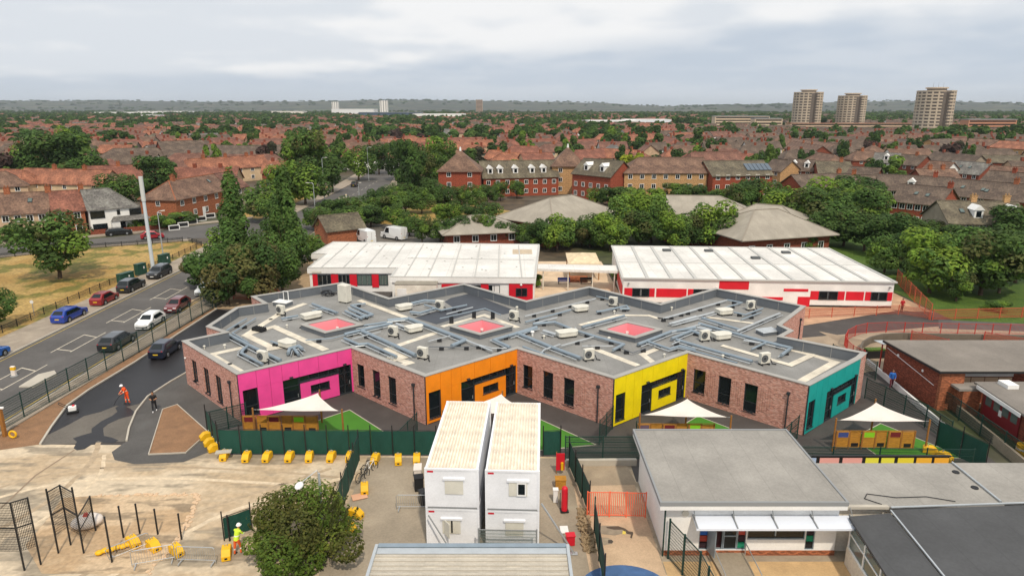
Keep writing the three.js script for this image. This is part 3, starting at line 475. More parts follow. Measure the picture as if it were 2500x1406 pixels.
  run(0, [[1420, 990], [1440, 925], [1560, 890], [1610, 930]], .2, gy + 'as the outer hoop at the stub-ended air unit'); run(0, [[1560, 1000], [1500, 930]], .18, gy + 'as the inner stub at the stub-ended air unit'); run(0, [[1190, 830], [1300, 865], [1460, 815]], .12, gy + 'feeding the stub-ended air unit from behind');
  run(0, [[1650, 815], [2000, 790], [2480, 660]], .08, gy + 'thin, hugging the near rim of the first light well'); run(0, [[1330, 530], [1550, 490]], .14, gy + 'leaving the hatch condenser');
  run(1, [[0, 735], [630, 590]], .2, gy + 'wide, along the near right rim of the first light well'); run(1, [[0, 660], [560, 575]], .14, gy + 'narrow, beside the first light well rim');
  run(1, [[90, 355], [370, 475], [200, 520]], .18, gy + 'folded back at the far right of the first well'); run(1, [[10, 430], [230, 530]], .15, gy + 'inner one of the stack right of the first well'); run(1, [[60, 400], [300, 505]], .15, gy + 'outer one of the stack right of the first well'); run(1, [[100, 350], [280, 330]], .13, gy + 'short, at the tall condenser');
  run(1, [[230, 690], [590, 850], [940, 1010]], .22, gy + 'descending between pink and orange facades'); run(1, [[0, 790], [190, 870], [310, 860], [690, 1030]], .17, gy + 'kinked, above the brick wall right of the pink facade');
  run(1, [[570, 555], [850, 530], [1600, 810], [1420, 890]], .24, gy + 'longest, passing left of the second light well'); run(1, [[690, 600], [850, 660]], .2, gy + 'short, entering the square air unit', mat.ductPale);
  run(1, [[1600, 810], [1960, 960]], .12, pl + 'falling to the orange facade corner', mat.ductPale); run(1, [[1760, 870], [1950, 920], [2150, 920]], .08, pl + 'thin, along the orange facade top', mat.ductPale);
  run(1, [[870, 440], [1000, 455], [1200, 395]], .17, gy + 'from the membrane-edge air unit'); run(1, [[880, 330], [1060, 290], [1210, 300]], .2, gy + 'behind the membrane-edge air unit'); run(1, [[1060, 345], [1280, 420], [1620, 350]], .13, gy + 'crossing the dark membrane'); run(1, [[1350, 470], [1700, 380]], .09, pl + 'crossing the dark membrane', mat.ductPale);
  run(1, [[1260, 530], [1860, 395], [2070, 480]], .08, gy + 'as a raised rail behind the second light well', mat.duct, DECK + .8); run(1, [[1120, 900], [1450, 905], [1780, 890]], .06, gy + 'thin, level run toward the orange corner', mat.parapet);
  run(1, [[2480, 690], [2290, 720], [1980, 810], [2190, 910]], .2, gy + 'square-cornered, right of the second light well'); run(1, [[1110, 830], [1400, 755]], .07, pl + 'near the square air unit', mat.ductPale); run(1, [[100, 800], [480, 700]], .07, pl + 'thin, left of the square air unit', mat.ductPale);
  run(2, [[380, 655], [120, 720], [560, 900], [960, 1050]], .21, gy + 'from the third-bay air unit down to the brick edge'); run(2, [[470, 690], [640, 740]], .2, gy + 'short, entering the third-bay air unit', mat.ductPale); run(2, [[0, 760], [380, 640]], .2, gy + 'left of the third-bay air unit');
  run(2, [[330, 600], [620, 575], [900, 690], [1210, 780], [1530, 870], [1390, 945]], .18, gy + 'wandering left of the third light well'); run(2, [[1130, 770], [700, 890]], .09, pl + 'in front of the third light well', mat.ductPale); run(2, [[690, 870], [480, 940], [430, 1000]], .1, pl + 'dropping over the brick edge right of the orange facade', mat.ductPale);
  run(2, [[890, 650], [920, 690], [1170, 770]], .08, pl + 'with a hairpin end by the third light well', mat.ductPale); run(2, [[200, 900], [720, 1085]], .13, gy + 'along the brick edge right of the orange facade'); run(2, [[980, 890], [1390, 890]], .06, pl + 'thin and level behind the near condenser', mat.ductPale);
  run(2, [[220, 500], [1160, 265]], .09, pl + 'long, parallel to the back parapet peak', mat.ductPale); run(2, [[230, 575], [830, 415]], .13, gy + 'parallel to the back parapet peak'); run(2, [[340, 590], [650, 515]], .1, pl + 'short, left of the third light well', mat.ductPale); run(2, [[1170, 440], [1250, 430], [1570, 360], [1600, 400], [1480, 400]], .15, gy + 'around the condenser at the back peak'); run(2, [[1170, 235], [1330, 270]], .09, gy + 'short, under the back peak');
  run(2, [[980, 640], [1540, 490]], .16, gy + 'along the far left rim of the third light well'); run(2, [[1720, 870], [2160, 700], [2480, 650]], .2, gy + 'along the near right rim of the third light well'); run(2, [[1850, 830], [2140, 930], [2280, 890], [2480, 940]], .15, gy + 'zig-zag behind the yellow facade'); run(2, [[1490, 920], [1650, 980], [1930, 880]], .06, gy + 'thin V in front of the third light well', mat.parapet);
  run(2, [[2050, 530], [2488, 410]], .12, pl + 'wide, toward the back right parapet', mat.ductPale); run(2, [[2130, 600], [2488, 500]], .15, pl + 'wider, under the back right parapet', mat.ductPale); run(2, [[1980, 520], [2140, 540]], .08, gy + 'short dark link by the back valley', mat.rubber);
  run(3, [[0, 420], [690, 220]], .13, pl + 'long, nearest the back right parapet', mat.ductPale); run(3, [[0, 510], [530, 370]], .15, pl + 'second from the back right parapet', mat.ductPale); run(3, [[690, 215], [880, 250], [640, 320]], .12, gy + 'bent, behind the back right air unit'); run(3, [[380, 440], [860, 590]], .17, gy + 'upper of two falling right across the last bay'); run(3, [[340, 510], [1180, 740], [1490, 815], [1370, 905]], .2, gy + 'long, ending in a hook before the turquoise corner');
  run(3, [[810, 610], [1220, 435], [1350, 385]], .16, pl + 'climbing to the back right corner', mat.ductPale); run(3, [[870, 460], [1120, 370]], .1, gy + 'toward the back right condenser'); run(3, [[780, 370], [920, 400], [1140, 320]], .12, gy + 'round the back right condenser'); run(3, [[0, 620], [360, 520]], .1, pl + 'crossing to the last bay', mat.ductPale); run(3, [[0, 700], [250, 600], [360, 640]], .2, gy + 'feeding the condenser pair in the last bay'); run(3, [[60, 710], [400, 810], [1010, 980]], .19, gy + 'long, along the brick edge right of the yellow facade'); run(3, [[0, 770], [130, 720]], .08, pl + 'short, behind the yellow corner', mat.ductPale); run(3, [[100, 800], [820, 1000]], .1, gy + 'thin, hugging the edge right of the yellow facade'); run(3, [[1000, 830], [1190, 740]], .12, gy + 'short arm of the hooked run'); run(3, [[900, 720], [1110, 750]], .12, pl + 'stub beside the louvred rooflight', mat.ductPale); run(3, [[320, 560], [500, 600]], .17, gy + 'short, behind the last air unit', mat.ductPale);
  // roof hatch, louvred rooflight, junction boxes
  { const p = at(690, 745, DECK), o = thing('roof_hatch', 'open white roof hatch with a folded ladder frame by the left parapet', 'roof hatch', p.x, DECK, p.z, -.35); part(o, 'upstand', prism([[-.9, -.6], [.9, -.6], [.9, .6], [-.9, .6]], 0, .42), mat.parapet); part(o, 'lid', bc(1.9, .06, 1.3, 0, .45, 0), mat.white); const f = part(o, 'guard_frame', ringFrame(-.1, .6, .48, 1.6, .07, .06, -.3), mat.white); part(f, 'mesh_infill', bx(-.03, .53, .56, 1.53, -.345, -.335), mat.grille); }
  { const p = at(1874, 815, DECK), o = thing('louvre_rooflight', 'slatted silver louvre rooflight beside the turquoise-end parapet', 'rooflight', p.x, DECK, p.z, .35); part(o, 'upstand', bx(-.95, .95, 0, .3, -.55, .55), mat.parapet); for (let i = 0; i < 5; i++) part(o, 'slat', bc(2, .05, .26, 0, .36 + .02, -.5 + i * .25, 0, .35), mat.ductPale); }
  { const p = at(632, 808, DECK), o = thing('battery_of_vents', 'black finned vent box on the pale walkway behind the pink facade', 'vent box', p.x, DECK, p.z, -.5); part(o, 'casing', bx(-.7, .7, .05, .3, -.35, .35), mat.black); for (let i = 0; i < 5; i++) part(o, 'fin', bx(-.62 + i * .29, -.5 + i * .29, .3, .42, -.32, .32), mat.black); }
  { seed(5); const p = at(800, 722, DECK), o = thing('cable_coil', 'tangle of black cables beside the tall beige condenser', 'cables', p.x, DECK, p.z); for (let i = 0; i < 6; i++) { const g = uvBox(new THREE.TorusGeometry(R(.3, .55), .05, 6, 16)); g.rotateX(Math.PI / 2 + R(-.5, .5)); g.translate(R(-.7, .7), .15 + R(0, .3), R(-.3, .3)); part(o, 'loop', g, mat.rubber); } }
}
// ================================================================ building site and play yards
// welded-mesh fence: posts and panels are parts
const BLOCK = .86;
function meshFence(pts, h, label, o = {}) {
  const { pm = mat.steelGreen, mm = mat.meshGreen, gap = 2.5, top = 0, pr = .035, name = 'mesh_fence', cat = 'fence', y0 = 0, rails = 2, ext = .06, group } = o;
  const f = thing(name, label, cat, pts[0][0], y0, pts[0][1], 0, group);
  const O = pts[0];
  const post = [];
  for (let i = 0; i + 1 < pts.length; i++) {
    const A = pts[i], B = pts[i + 1], L = Math.hypot(B[0] - A[0], B[1] - A[1]), n = Math.max(1, Math.round(L / gap));
    for (let q = 0; q < n; q++) {
      const a = [mix(A[0], B[0], q / n) - O[0], mix(A[1], B[1], q / n) - O[1]], b = [mix(A[0], B[0], (q + 1) / n) - O[0], mix(A[1], B[1], (q + 1) / n) - O[1]];
      post.push(a); if (i + 2 === pts.length && q + 1 === n) post.push(b);
      const l = Math.hypot(b[0] - a[0], b[1] - a[1]), m4 = along(a, b);
      if (mm) part(f, 'mesh_panel', place(bx(.03, l - .03, .06, h - .04, -.004, .004), m4), mm);
      const g = []; for (let r = 0; r < rails; r++) { const y = rails === 1 ? h - .03 : mix(.12, h - .03, r / (rails - 1)); g.push(place(bx(.03, l - .03, y - .02, y + .02, -.016, .016), m4)); }
      if (g.length) g.forEach(x => part(f, 'rail', x, pm));
    }
  }
  const pg = join([bx(-pr, pr, -.05, h + ext, -pr, pr)]);
  for (const p of post) { const m = part(f, 'post', pg, pm); m.position.set(p[0], 0, p[1]); }
  return f;
}
const railFence = (pts, h, label, m, o = {}) => {                  // bar railing with uprights
  const f = thing(o.name || 'railing', label, 'railing', pts[0][0], o.y || 0, pts[0][1]); const O = pts[0];
  const pg = bx(-.035, .035, -.05, h + .05, -.035, .035);
  for (let i = 0; i + 1 < pts.length; i++) {
    const A = pts[i], B = pts[i + 1], L = Math.hypot(B[0] - A[0], B[1] - A[1]), n = Math.max(1, Math.round(L / (o.gap || 2)));
    for (let q = 0; q < n; q++) {
      const a = [mix(A[0], B[0], q / n) - O[0], mix(A[1], B[1], q / n) - O[1]], b = [mix(A[0], B[0], (q + 1) / n) - O[0], mix(A[1], B[1], (q + 1) / n) - O[1]], l = Math.hypot(b[0] - a[0], b[1] - a[1]), m4 = along(a, b);
      const p = part(f, 'post', pg, m); p.position.set(a[0], 0, a[1]); if (i + 2 === pts.length && q + 1 === n) { const e = part(f, 'post', pg, m); e.position.set(b[0], 0, b[1]); }
      part(f, 'top_rail', place(bx(.036, l - .036, h - .04, h, -.02, .02), m4), m); part(f, 'bottom_rail', place(bx(.036, l - .036, .1, .14, -.02, .02), m4), m);
      const bars = []; for (let x = .12; x < l - .06; x += o.pitch || .12) bars.push(place(bx(x - (o.bar || .009), x + (o.bar || .009), .14, h - .04, -.009, .009), m4));
      const br = part(f, 'bars', bars, m); br.userData.kind = 'stuff';
    }
  }
  return f;
};
{
  // road-side boundary, gate and railings at its far end
  meshFence([[-41.0, -46.4], [-40.4, -55], [-39.7, -62.5], [-38.4, -84]], 2.3, 'long dark green mesh fence between the main road and the wet tarmac lane', { gap: 2.6, rails: 3 });
  meshFence([[-38.3, -84.6], [-38.0, -90.2]], 2.6, 'tall dark green gate leaf at the far end of the roadside fence', { gap: 1.9, pr: .06, name: 'mesh_gate', cat: 'gate' });
  meshFence([[-37.6, -88.6], [-31.2, -87.6], [-29.6, -84.8]], 1.7, 'red mesh fence behind the left end of the school', { pm: mat.redPaint, mm: mat.meshOrange, gap: 2.2 });
  { const f = thing('camera_post', 'short timber post with a white security camera at the left edge of the yard', 'post', -39.9, 0, -48.9); part(f, 'post', [bx(-.12, .12, 0, 2.3, -.12, .12)], mat.timberPost); part(f, 'camera', [rb(.42, .16, .18, .05, .12, 2.42, 0)], mat.white); part(f, 'hose_reel', [uvBox(new THREE.TorusGeometry(.26, .08, 8, 18)).translate(.9, .35, .35)], mat.ballast); }
  // green netted hoarding with black tubes and yellow ballast blocks
  const hoard = (A, B, n, label, h = 2.0) => {
    const f = thing('netted_hoarding', label, 'hoarding', A[0], 0, A[1]); const L = Math.hypot(B[0] - A[0], B[1] - A[1]);
    const m4 = along([0, 0], [B[0] - A[0], B[1] - A[1]]);
    for (let i = 0; i < n; i++) { const x0 = i / n * L + .03, x1 = (i + 1) / n * L - .03, s = [], st = 8; const P = (u, v) => [mix(x0, x1, u), .05 + v * (h - .1), Math.sin(u * 9 + i * 2) * .025 * Math.sin(v * 5 + i) - .02]; for (let a = 0; a < st; a++) for (let b = 0; b < 4; b++) { const q = [P(a / st, b / 4), P((a + 1) / st, b / 4), P((a + 1) / st, (b + 1) / 4), P(a / st, (b + 1) / 4)]; s.push(q[0], q[1], q[2], q[0], q[2], q[3]); } part(f, 'netting_panel', place(tris(s), m4), mat.netting); }
    const pg = cyl(.04, .04, h + .5, 0, -.04, .05, 8); for (let i = 0; i <= n; i++) { const p = part(f, 'post', pg, mat.steelBlack); p.position.set((B[0] - A[0]) * i / n, 0, (B[1] - A[1]) * i / n); }
    part(f, 'top_tube', place(bar(V(0, h + .02, 0), V(L, h + .02, 0), .025), m4), mat.steelBlack);
    return f;
  };
  hoard([-21.8, -46.05], [-5.6, -45.85], 10, 'long green netted hoarding across the front of the pink and orange play yards');
  hoard([-24.0, -49.1], [-21.9, -46.2], 2, 'short return of green netted hoarding beside the brown planting bed', 2.2);
  hoard([-11.2, -45.2], [-10.9, -37.2], 4, 'green netted hoarding dividing the sandy yard from the cabin yard');
  hoard([2.3, -45.8], [3.6, -45.9], 1, 'single green netted panel just right of the stacked cabins');
  hoard([4.1, -44.2], [4.9, -38.2], 3, 'green netted hoarding leaning along the play court left of the orange gate');
  hoard([5.0, -36.4], [4.9, -31.0], 2, 'green netted hoarding below the orange gate');
  hoard([-17.2, -35.6], [-15.9, -36.6], 1, 'crumpled green netting beside the big bush', 1.5);
  hoard([32.4, -47.4], [33.6, -43.6], 2, 'dark green netted hoarding right of the last shade sail', 2.1);
  // ballast block prototype: stepped wedge with a lifting eye and fork slots
  const blockOn = (x, z, turn, label) => {
    if (!blockOn.p) {
      const o = blockOn.p = thing('ballast_block', label, 'ballast block', x, 0, z, turn, 'yellow ballast blocks'); const s = new THREE.Shape(); s.moveTo(-.55, .06); s.lineTo(.55, .06); s.lineTo(.55, .34); s.lineTo(.2, .62); s.lineTo(-.4, .62); s.lineTo(-.55, .5); s.closePath();
      const g = new THREE.ExtrudeGeometry(s, { depth: .52, bevelEnabled: true, bevelSize: .03, bevelThickness: .03, bevelSegments: 1 }); g.translate(0, 0, -.26); g.rotateY(-Math.PI / 2); part(o, 'body', uvBox(g), mat.ballast);
      part(o, 'foot', bx(-.26, -.1, 0, .08, -.5, .5), mat.ballast); part(o, 'foot', bx(.1, .26, 0, .08, -.5, .5), mat.ballast); part(o, 'fork_slot', bx(-.09, .09, .12, .26, .575, .585), mat.black); part(o, 'lifting_eye', uvBox(new THREE.TorusGeometry(.1, .025, 6, 12)).translate(0, .72, -.2), mat.galv); o.scale.setScalar(BLOCK);
      return o;
    }
    return copyOf(blockOn.p, label, x, 0, z, turn, BLOCK);
  };
  const front = [-19.48, -17.97, -16.33, -14.87, -13.27, -11.88]; front.forEach((x, i) => blockOn(x, -45.2, R(-.1, .1), `yellow ballast block along the long green hoarding, ${ORD[i]} from the planting bed`));
  [[-9.98, -44.9, 'behind the bicycles'], [-8.28, -44.8, 'against the hoarding right of the bicycles'], [-6.95, -44.9, 'in the corner behind the stacked cabins']].forEach(a => blockOn(a[0], a[1], R(-.2, .2), 'yellow ballast block in the cabin yard ' + a[2]));
  [[-23.85, -48.5, 'farthest'], [-23.1, -47.5, 'second'], [-22.4, -46.6, 'third']].forEach(a => blockOn(a[0], a[1], -.9, `yellow ballast block beside the planting bed, ${a[2]} up the slope`));
  blockOn(-21.2, -45.4, .1, 'yellow ballast block with a pale slab on it at the hoarding corner'); solo('paving_slab', 'pale slab lying on the corner ballast block', 'slab', bc(1.1, .06, .5, -21.2, .575, -45.35, .2), mat.kerb);
  const gp0 = (x, y, t, l) => { const p = at(x, y); blockOn(p.x, p.z, t, l); };
  gp0(890, 1200, .2, 'yellow ballast block at the near end of the dividing hoarding'); gp0(868, 1262, 1.2, 'yellow ballast block right of the big bush'); gp0(852, 1295, .9, 'yellow ballast block peeping out behind the big bush');
  gp0(325, 1332, .9, 'large yellow ballast block inside the leaning barriers'); gp0(374, 1340, .9, 'yellow ballast block right of the leaning barriers'); gp0(430, 1352, .9, 'yellow ballast block standing alone in the sand'); gp0(553, 1358, .3, 'yellow ballast block beside the worker at the bush');
  gp0(2272, 1106, 1.1, 'yellow ballast block behind the right-hand timber play panel'); gp0(2308, 1122, .6, 'yellow ballast block behind the coloured panels');
  { const p = at(278, 1345), o = thing('sandbag_row', 'row of small yellow bags beside the large ballast block', 'bags', p.x, 0, p.z, .5); for (let i = 0; i < 6; i++) part(o, 'bag', uvBox(new THREE.SphereGeometry(.24, 10, 6)).scale(1, .6, .8).translate(-.75 + i * .3, .15 + (i % 2) * .05, 0), mat.ballast); }
  { const p = at(2497, 1112), o = thing('safety_drum', 'yellow drum at the right edge beside the brick classrooms', 'drum', p.x, 0, p.z); part(o, 'body', cyl(.5, .44, .9, 0, 0, 0, 16), mat.ballast); part(o, 'band', cyl(.475, .47, .12, 0, .5, 0, 16), mat.white); }
  // tall court fence standing in the sand
  const tall = (pairs, label) => {
    const b0 = at(pairs[0][0], pairs[0][1]), f = thing('court_fence', label, 'fence', b0.x, 0, b0.z); const P = pairs.map(q => { const p = at(q[0], q[1]); return [p.x - b0.x, p.z - b0.z, q[2]]; });
    P.forEach(p => part(f, 'post', [cyl(.05, .05, p[2], p[0], -.03, p[1], 8)], mat.steelBlack));
    for (let i = 0; i + 1 < P.length; i++) { const m4 = along(P[i], P[i + 1]), l = Math.hypot(P[i + 1][0] - P[i][0], P[i + 1][1] - P[i][1]), h = Math.min(P[i][2], P[i + 1][2]); for (const y of [h - .06, h * .62]) part(f, 'rail', place(bx(.05, l - .05, y - .03, y + .03, -.02, .02), m4), mat.steelBlack); part(f, 'mesh_panel', place(bx(.05, l - .05, h * .28, h - .1, -.004, .004), m4), mat.meshBlack); }
  };
  tall([[-40, 1392, 4.3], [58, 1392, 4.3], [98, 1378, 4.3]], 'tall black mesh court fence at the bottom left corner');
  tall([[141, 1350, 4.2], [171, 1330, 4.0], [203, 1350, 4.3], [232, 1295, 2.4]], 'tall black mesh court fence standing in the dug sand');
  [[272, 1372, 2.9, 'nearest the leaning barrier'], [300, 1312, 2.1, 'second from the court fence'], [340, 1302, 2.0, 'third from the court fence'], [384, 1304, 1.7, 'fourth from the court fence'], [442, 1316, 1.7, 'by the lone ballast block'], [560, 1320, 1.7, 'beside the crumpled netting']].forEach(a => { const p = at(a[0], a[1]), o = thing('fence_post', `bare black fence post in the sand, ${a[3]}`, 'post', p.x, 0, p.z, 0, 'bare posts in the sand'); part(o, 'tube', [cyl(.055, .05, a[2], 0, -.03, 0, 8)], mat.steelBlack); part(o, 'cap', [cyl(.065, .05, .06, 0, a[2] - .03, 0, 8)], mat.steelBlack); });
  const barrier = (x, z, turn, label, tilt = 0) => { const o = thing('crowd_barrier', label, 'barrier', x, 0, z, turn, 'steel crowd barriers'); const g = new THREE.Group(); const fr = tubeRun([V(-1.1, .12, 0), V(-1.1, 1.0, 0), V(-1.0, 1.08, 0), V(1.0, 1.08, 0), V(1.1, 1.0, 0), V(1.1, .12, 0)], .025, 6); const low = bar(V(-1.1, .25, 0), V(1.1, .25, 0), .02); const all = [fr, low]; const f = part(o, 'frame', all, mat.galv); const bars = []; for (let i = 1; i < 16; i++) bars.push(bar(V(-1.1 + i * .1375, .25, 0), V(-1.1 + i * .1375, 1.08, 0), .009, 5)); const b = part(o, 'bars', bars, mat.galv); b.userData.kind = 'stuff'; for (const s of [-1, 1]) part(o, 'foot', bc(.06, .1, .6, s * .95, .06, 0), mat.galv); o.rotation.x = tilt; return o; };
  { let p = at(320, 1350); barrier(p.x, p.z, .55, 'steel crowd barrier leaning among the yellow blocks', .3); p = at(375, 1378); barrier(p.x, p.z, .3, 'short steel crowd barrier at the bottom edge near the yellow blocks'); p = at(480, 1376); barrier(p.x, p.z, -.05, 'steel crowd barrier at the bottom edge left of the worker'); p = at(1010, 1245); barrier(p.x, p.z, 0, 'steel crowd barrier left of the stacked cabins'); }
  { const p = at(213, 1285), o = thing('rubble_sack', 'pale rubble sack with a red tie in the dug sand', 'sack', p.x, 0, p.z, .4); const g = uvBox(new THREE.SphereGeometry(.75, 14, 8)).scale(1.2, .55, .9); part(o, 'sack', g.translate(0, .36, 0), mat.sail); part(o, 'tie', [cyl(.2, .1, .2, 0, .72, 0, 8)], mat.redPaint); }

  // ---------------------------------------------------------- stacked site cabins
  const cabin = (x, y, z, label, o) => {
    const c = thing('site_cabin', label, 'cabin', x, y, z, -.045, 'white site cabins'), w = 3.0, d = 9.2, h = 2.56;
    part(c, 'body', [bx(-w / 2, w / 2, .08, h - .12, -d, 0)], mat.cabin); part(c, 'base_frame', [bx(-w / 2 - .01, w / 2 + .01, 0, .1, -d - .01, .01)], mat.grey);
    part(c, 'top_frame', prism([[-w / 2 - .03, .03], [w / 2 + .03, .03], [w / 2 + .03, -d - .03], [-w / 2 - .03, -d - .03]], h - .13, h - .01, [[[-w / 2 + .1, -.1], [w / 2 - .1, -.1], [w / 2 - .1, -d + .1], [-w / 2 + .1, -d + .1]]]), mat.cabin);
    for (const [sx, sz] of [[-1, 0], [1, 0], [-1, 1], [1, 1]]) part(c, 'corner_post', [bx(sx * w / 2 - .06, sx * w / 2 + .06, .02, h, sz ? -d - .02 : -.1, sz ? -d + .1 : .045)], mat.cabin);
    if (o.roof) { const n = 15; for (let i = 0; i < n; i++) { const x0 = -w / 2 + .12 + i * (w - .24) / n, p = (w - .24) / n; part(c, 'roof_sheet', prism([[x0, -.05], [x0 + p * .55, -.05], [x0 + p * .55, -d + .05], [x0, -d + .05]], h - .1, h + .03), mat.cabinRoof); } part(c, 'roof_pan', flat([[-w / 2 + .1, -.05], [w / 2 - .1, -.05], [w / 2 - .1, -d + .05], [-w / 2 + .1, -d + .05]], h - .06), mat.cabinRoof); }
    const s = part(c, 'shutter', [bx(-.5 + o.sx, .55 + o.sx, .95, 1.85, 0, .05)], mat.unit); part(s, 'shutter_box', [bx(-.6 + o.sx, .65 + o.sx, 1.85, 1.97, 0, .1)], mat.cabin);
    if (o.open) { const wn = part(c, 'window', [ringFrame(-.05 + o.sx, .5 + o.sx, .98, 1.82, .08, .05, .1)], mat.white); part(wn, 'pane', [bx(.03 + o.sx, .42 + o.sx, 1.06, 1.74, .05, .07)], mat.glass); }
    if (o.ajar) { part(c, 'open_shutter', [bc(.55, .95, .04, -.2 + o.sx, 1.4, .3, -.9)], mat.unit); part(c, 'window', [bx(.0 + o.sx, .1 + o.sx, 1.0, 1.8, .05, .06)], mat.glass); }
    part(c, 'rental_plate', [bx(-w / 2 + .1, -w / 2 + .44, h - .26, h - .14, 0, .015)], mat.red);
    return c;
  };
  cabin(-3.45, 0, -34.9, 'lower left white site cabin with a half-open shutter', { sx: -.1, ajar: 1 }); cabin(.02, 0, -34.7, 'lower right white site cabin behind a grey mesh cage', { sx: .1 });
  cabin(-3.45, 2.58, -34.9, 'upper left white site cabin with closed window shutter and ribbed roof', { roof: 1, sx: .1 }); cabin(.02, 2.58, -34.7, 'upper right white site cabin with a small open window and ribbed roof', { roof: 1, sx: .3, open: 1 });
  meshFence([[-1.9, -33.9], [1.4, -33.8]], 1.9, 'grey mesh cage panel in front of the lower right cabin', { pm: mat.grey, mm: wires(0x6d7b78, .8, 1.6), gap: 3.4, pr: .04 });
  { const o = thing('prop', 'dark diagonal steel prop against the lower left cabin', 'prop', -4.9, 0, -34.5); part(o, 'tube', bar(V(.1, 2.4, 0), V(1.6, .02, .5), .045), mat.grey); part(o, 'base', bc(.3, .03, .3, 1.6, .02, .5), mat.grey); }
  { const o = thing('prop', 'grey diagonal steel prop right of the stacked cabins', 'prop', 1.7, 0, -34.9); part(o, 'tube', bar(V(0, 2.9, 0), V(1.9, .02, .6), .06), mat.galv); part(o, 'base', bc(.4, .03, .3, 1.9, .02, .6), mat.galv); }
  // clutter by the cabins
  const box = (x, z, w, h, d, t, label, cat, nm, m, lidm) => { const o = thing(nm, label, cat, x, 0, z, t); part(o, 'body', rb(w, h, d, .03, 0, h / 2, 0), m); part(o, 'lid', bc(w + .06, .05, d + .06, 0, h + .02, 0), lidm || m); return o; };
  box(-6.3, -41.2, .6, .95, .6, .2, 'black wheeled bin left of the stacked cabins', 'bin', 'wheeled_bin', mat.black); box(-5.75, -39.5, .55, .9, .55, .5, 'dark tool chest tight against the left cabin', 'tool chest', 'tool_chest', mat.steelBlack); box(-6.6, -42.9, .5, .7, .9, .1, 'pale crate behind the black wheeled bin', 'crate', 'crate', mat.sail);
  box(3.45, -35.2, .5, .62, .4, .1, 'small red fire-point box right of the cabins', 'fire box', 'fire_box', mat.red); box(3.3, -41.4, .7, .7, .55, 0, 'stack of orange timber beside the cabins', 'timber stack', 'timber_stack', mat.timber); box(2.85, -39.7, .3, .9, .3, 0, 'small white cabinet at the side of the upper right cabin', 'cabinet', 'cabinet', mat.white);
  { const o = thing('gas_trolley', 'red hose trolley standing right of the stacked cabins', 'trolley', 3.35, 0, -38.6, .1); part(o, 'cylinder', [cyl(.2, .2, 1.5, 0, .1, 0, 14)], mat.red); part(o, 'cap', [uvBox(new THREE.SphereGeometry(.2, 12, 8)).translate(0, 1.6, 0)], mat.red); part(o, 'frame', [bx(-.26, .26, .04, .1, -.26, .26), bx(-.26, -.22, .1, 1.2, -.26, -.2), bx(.22, .26, .1, 1.2, -.26, -.2)], mat.steelBlack); }
  { const o = thing('fire_point', 'red and yellow fire-point stand behind the hose trolley', 'fire point', 3.4, 0, -43.2); part(o, 'board', bx(-.3, .3, .3, 1.6, -.03, .03), mat.red); part(o, 'post', [bx(-.3, -.24, 0, 1.7, -.08, -.031)], mat.timberPost); part(o, 'extinguisher', [cyl(.1, .1, .55, .12, .4, .14, 10)], mat.ballast); }
  solo('white_board', 'white sheet lying on the dark ground right of the cabins', 'sheet', bc(.5, .02, .75, 3.2, .03, -36.6, .05), mat.white);
  solo('cardboard', 'flattened cardboard beside the ballast block near the bush', 'cardboard', bc(1.0, .04, .7, ...at(877, 1212, .05).toArray(), .4), M(0xd9a98a));
  { seed(8); const gs = []; for (let i = 0; i < 260; i++) { const t = R(-1, 1), u = R(-1, 1), g = rnd() < .4 ? bc(R(.05, .3), R(.02, .06), R(.1, .5), 0, 0, 0, R(0, 6), R(-.4, .4)) : uvBox(new THREE.IcosahedronGeometry(R(.03, .12), 0)); g.rotateY(R(0, 6)); g.translate(4.5 + u * .36, .04 + R(0, .3) * (1 - u * u) * (1 - t * t), -36.6 + t * 2.2); gs.push(g); } stuff('debris_heap', 'heap of sacking and rubble beside the orange gate', 'debris', gs, M(0x9c8a70, { map: ST(1) })); }
  // bicycles
  const bike = (x, z, turn, label, m) => { const o = thing('bicycle', label, 'bicycle', x, 0, z, turn); for (const s of [-.52, .52]) { const w = part(o, 'wheel', uvBox(new THREE.TorusGeometry(.33, .025, 6, 22)).translate(s, .35, 0), mat.rubberTyre); part(w, 'hub', cyl(.04, .04, .08, 0, 0, 0, 8).rotateX(Math.PI / 2).translate(s, .35, -.04), mat.alloy); } part(o, 'frame', [bar(V(-.52, .35, 0), V(-.15, .8, 0), .02), bar(V(-.15, .8, 0), V(.38, .78, 0), .02), bar(V(-.05, .32, 0), V(.38, .72, 0), .024), bar(V(-.05, .32, 0), V(-.17, .86, 0), .02), bar(V(-.52, .35, 0), V(-.05, .32, 0), .016), bar(V(.36, .95, 0), V(.52, .35, 0), .02)], m); part(o, 'saddle', rb(.26, .06, .12, .03, -.18, .9, 0), mat.black); part(o, 'handlebar', [bar(V(.36, .98, -.26), V(.36, .98, .26), .014)], mat.black); o.rotation.x = -.2; };
  bike(-10.1, -43.4, 1.0, 'white bicycle leaning by the yellow block behind the bush', mat.white); bike(-10.35, -42.3, 1.2, 'dark bicycle in front of the white bicycle', mat.steelBlack);

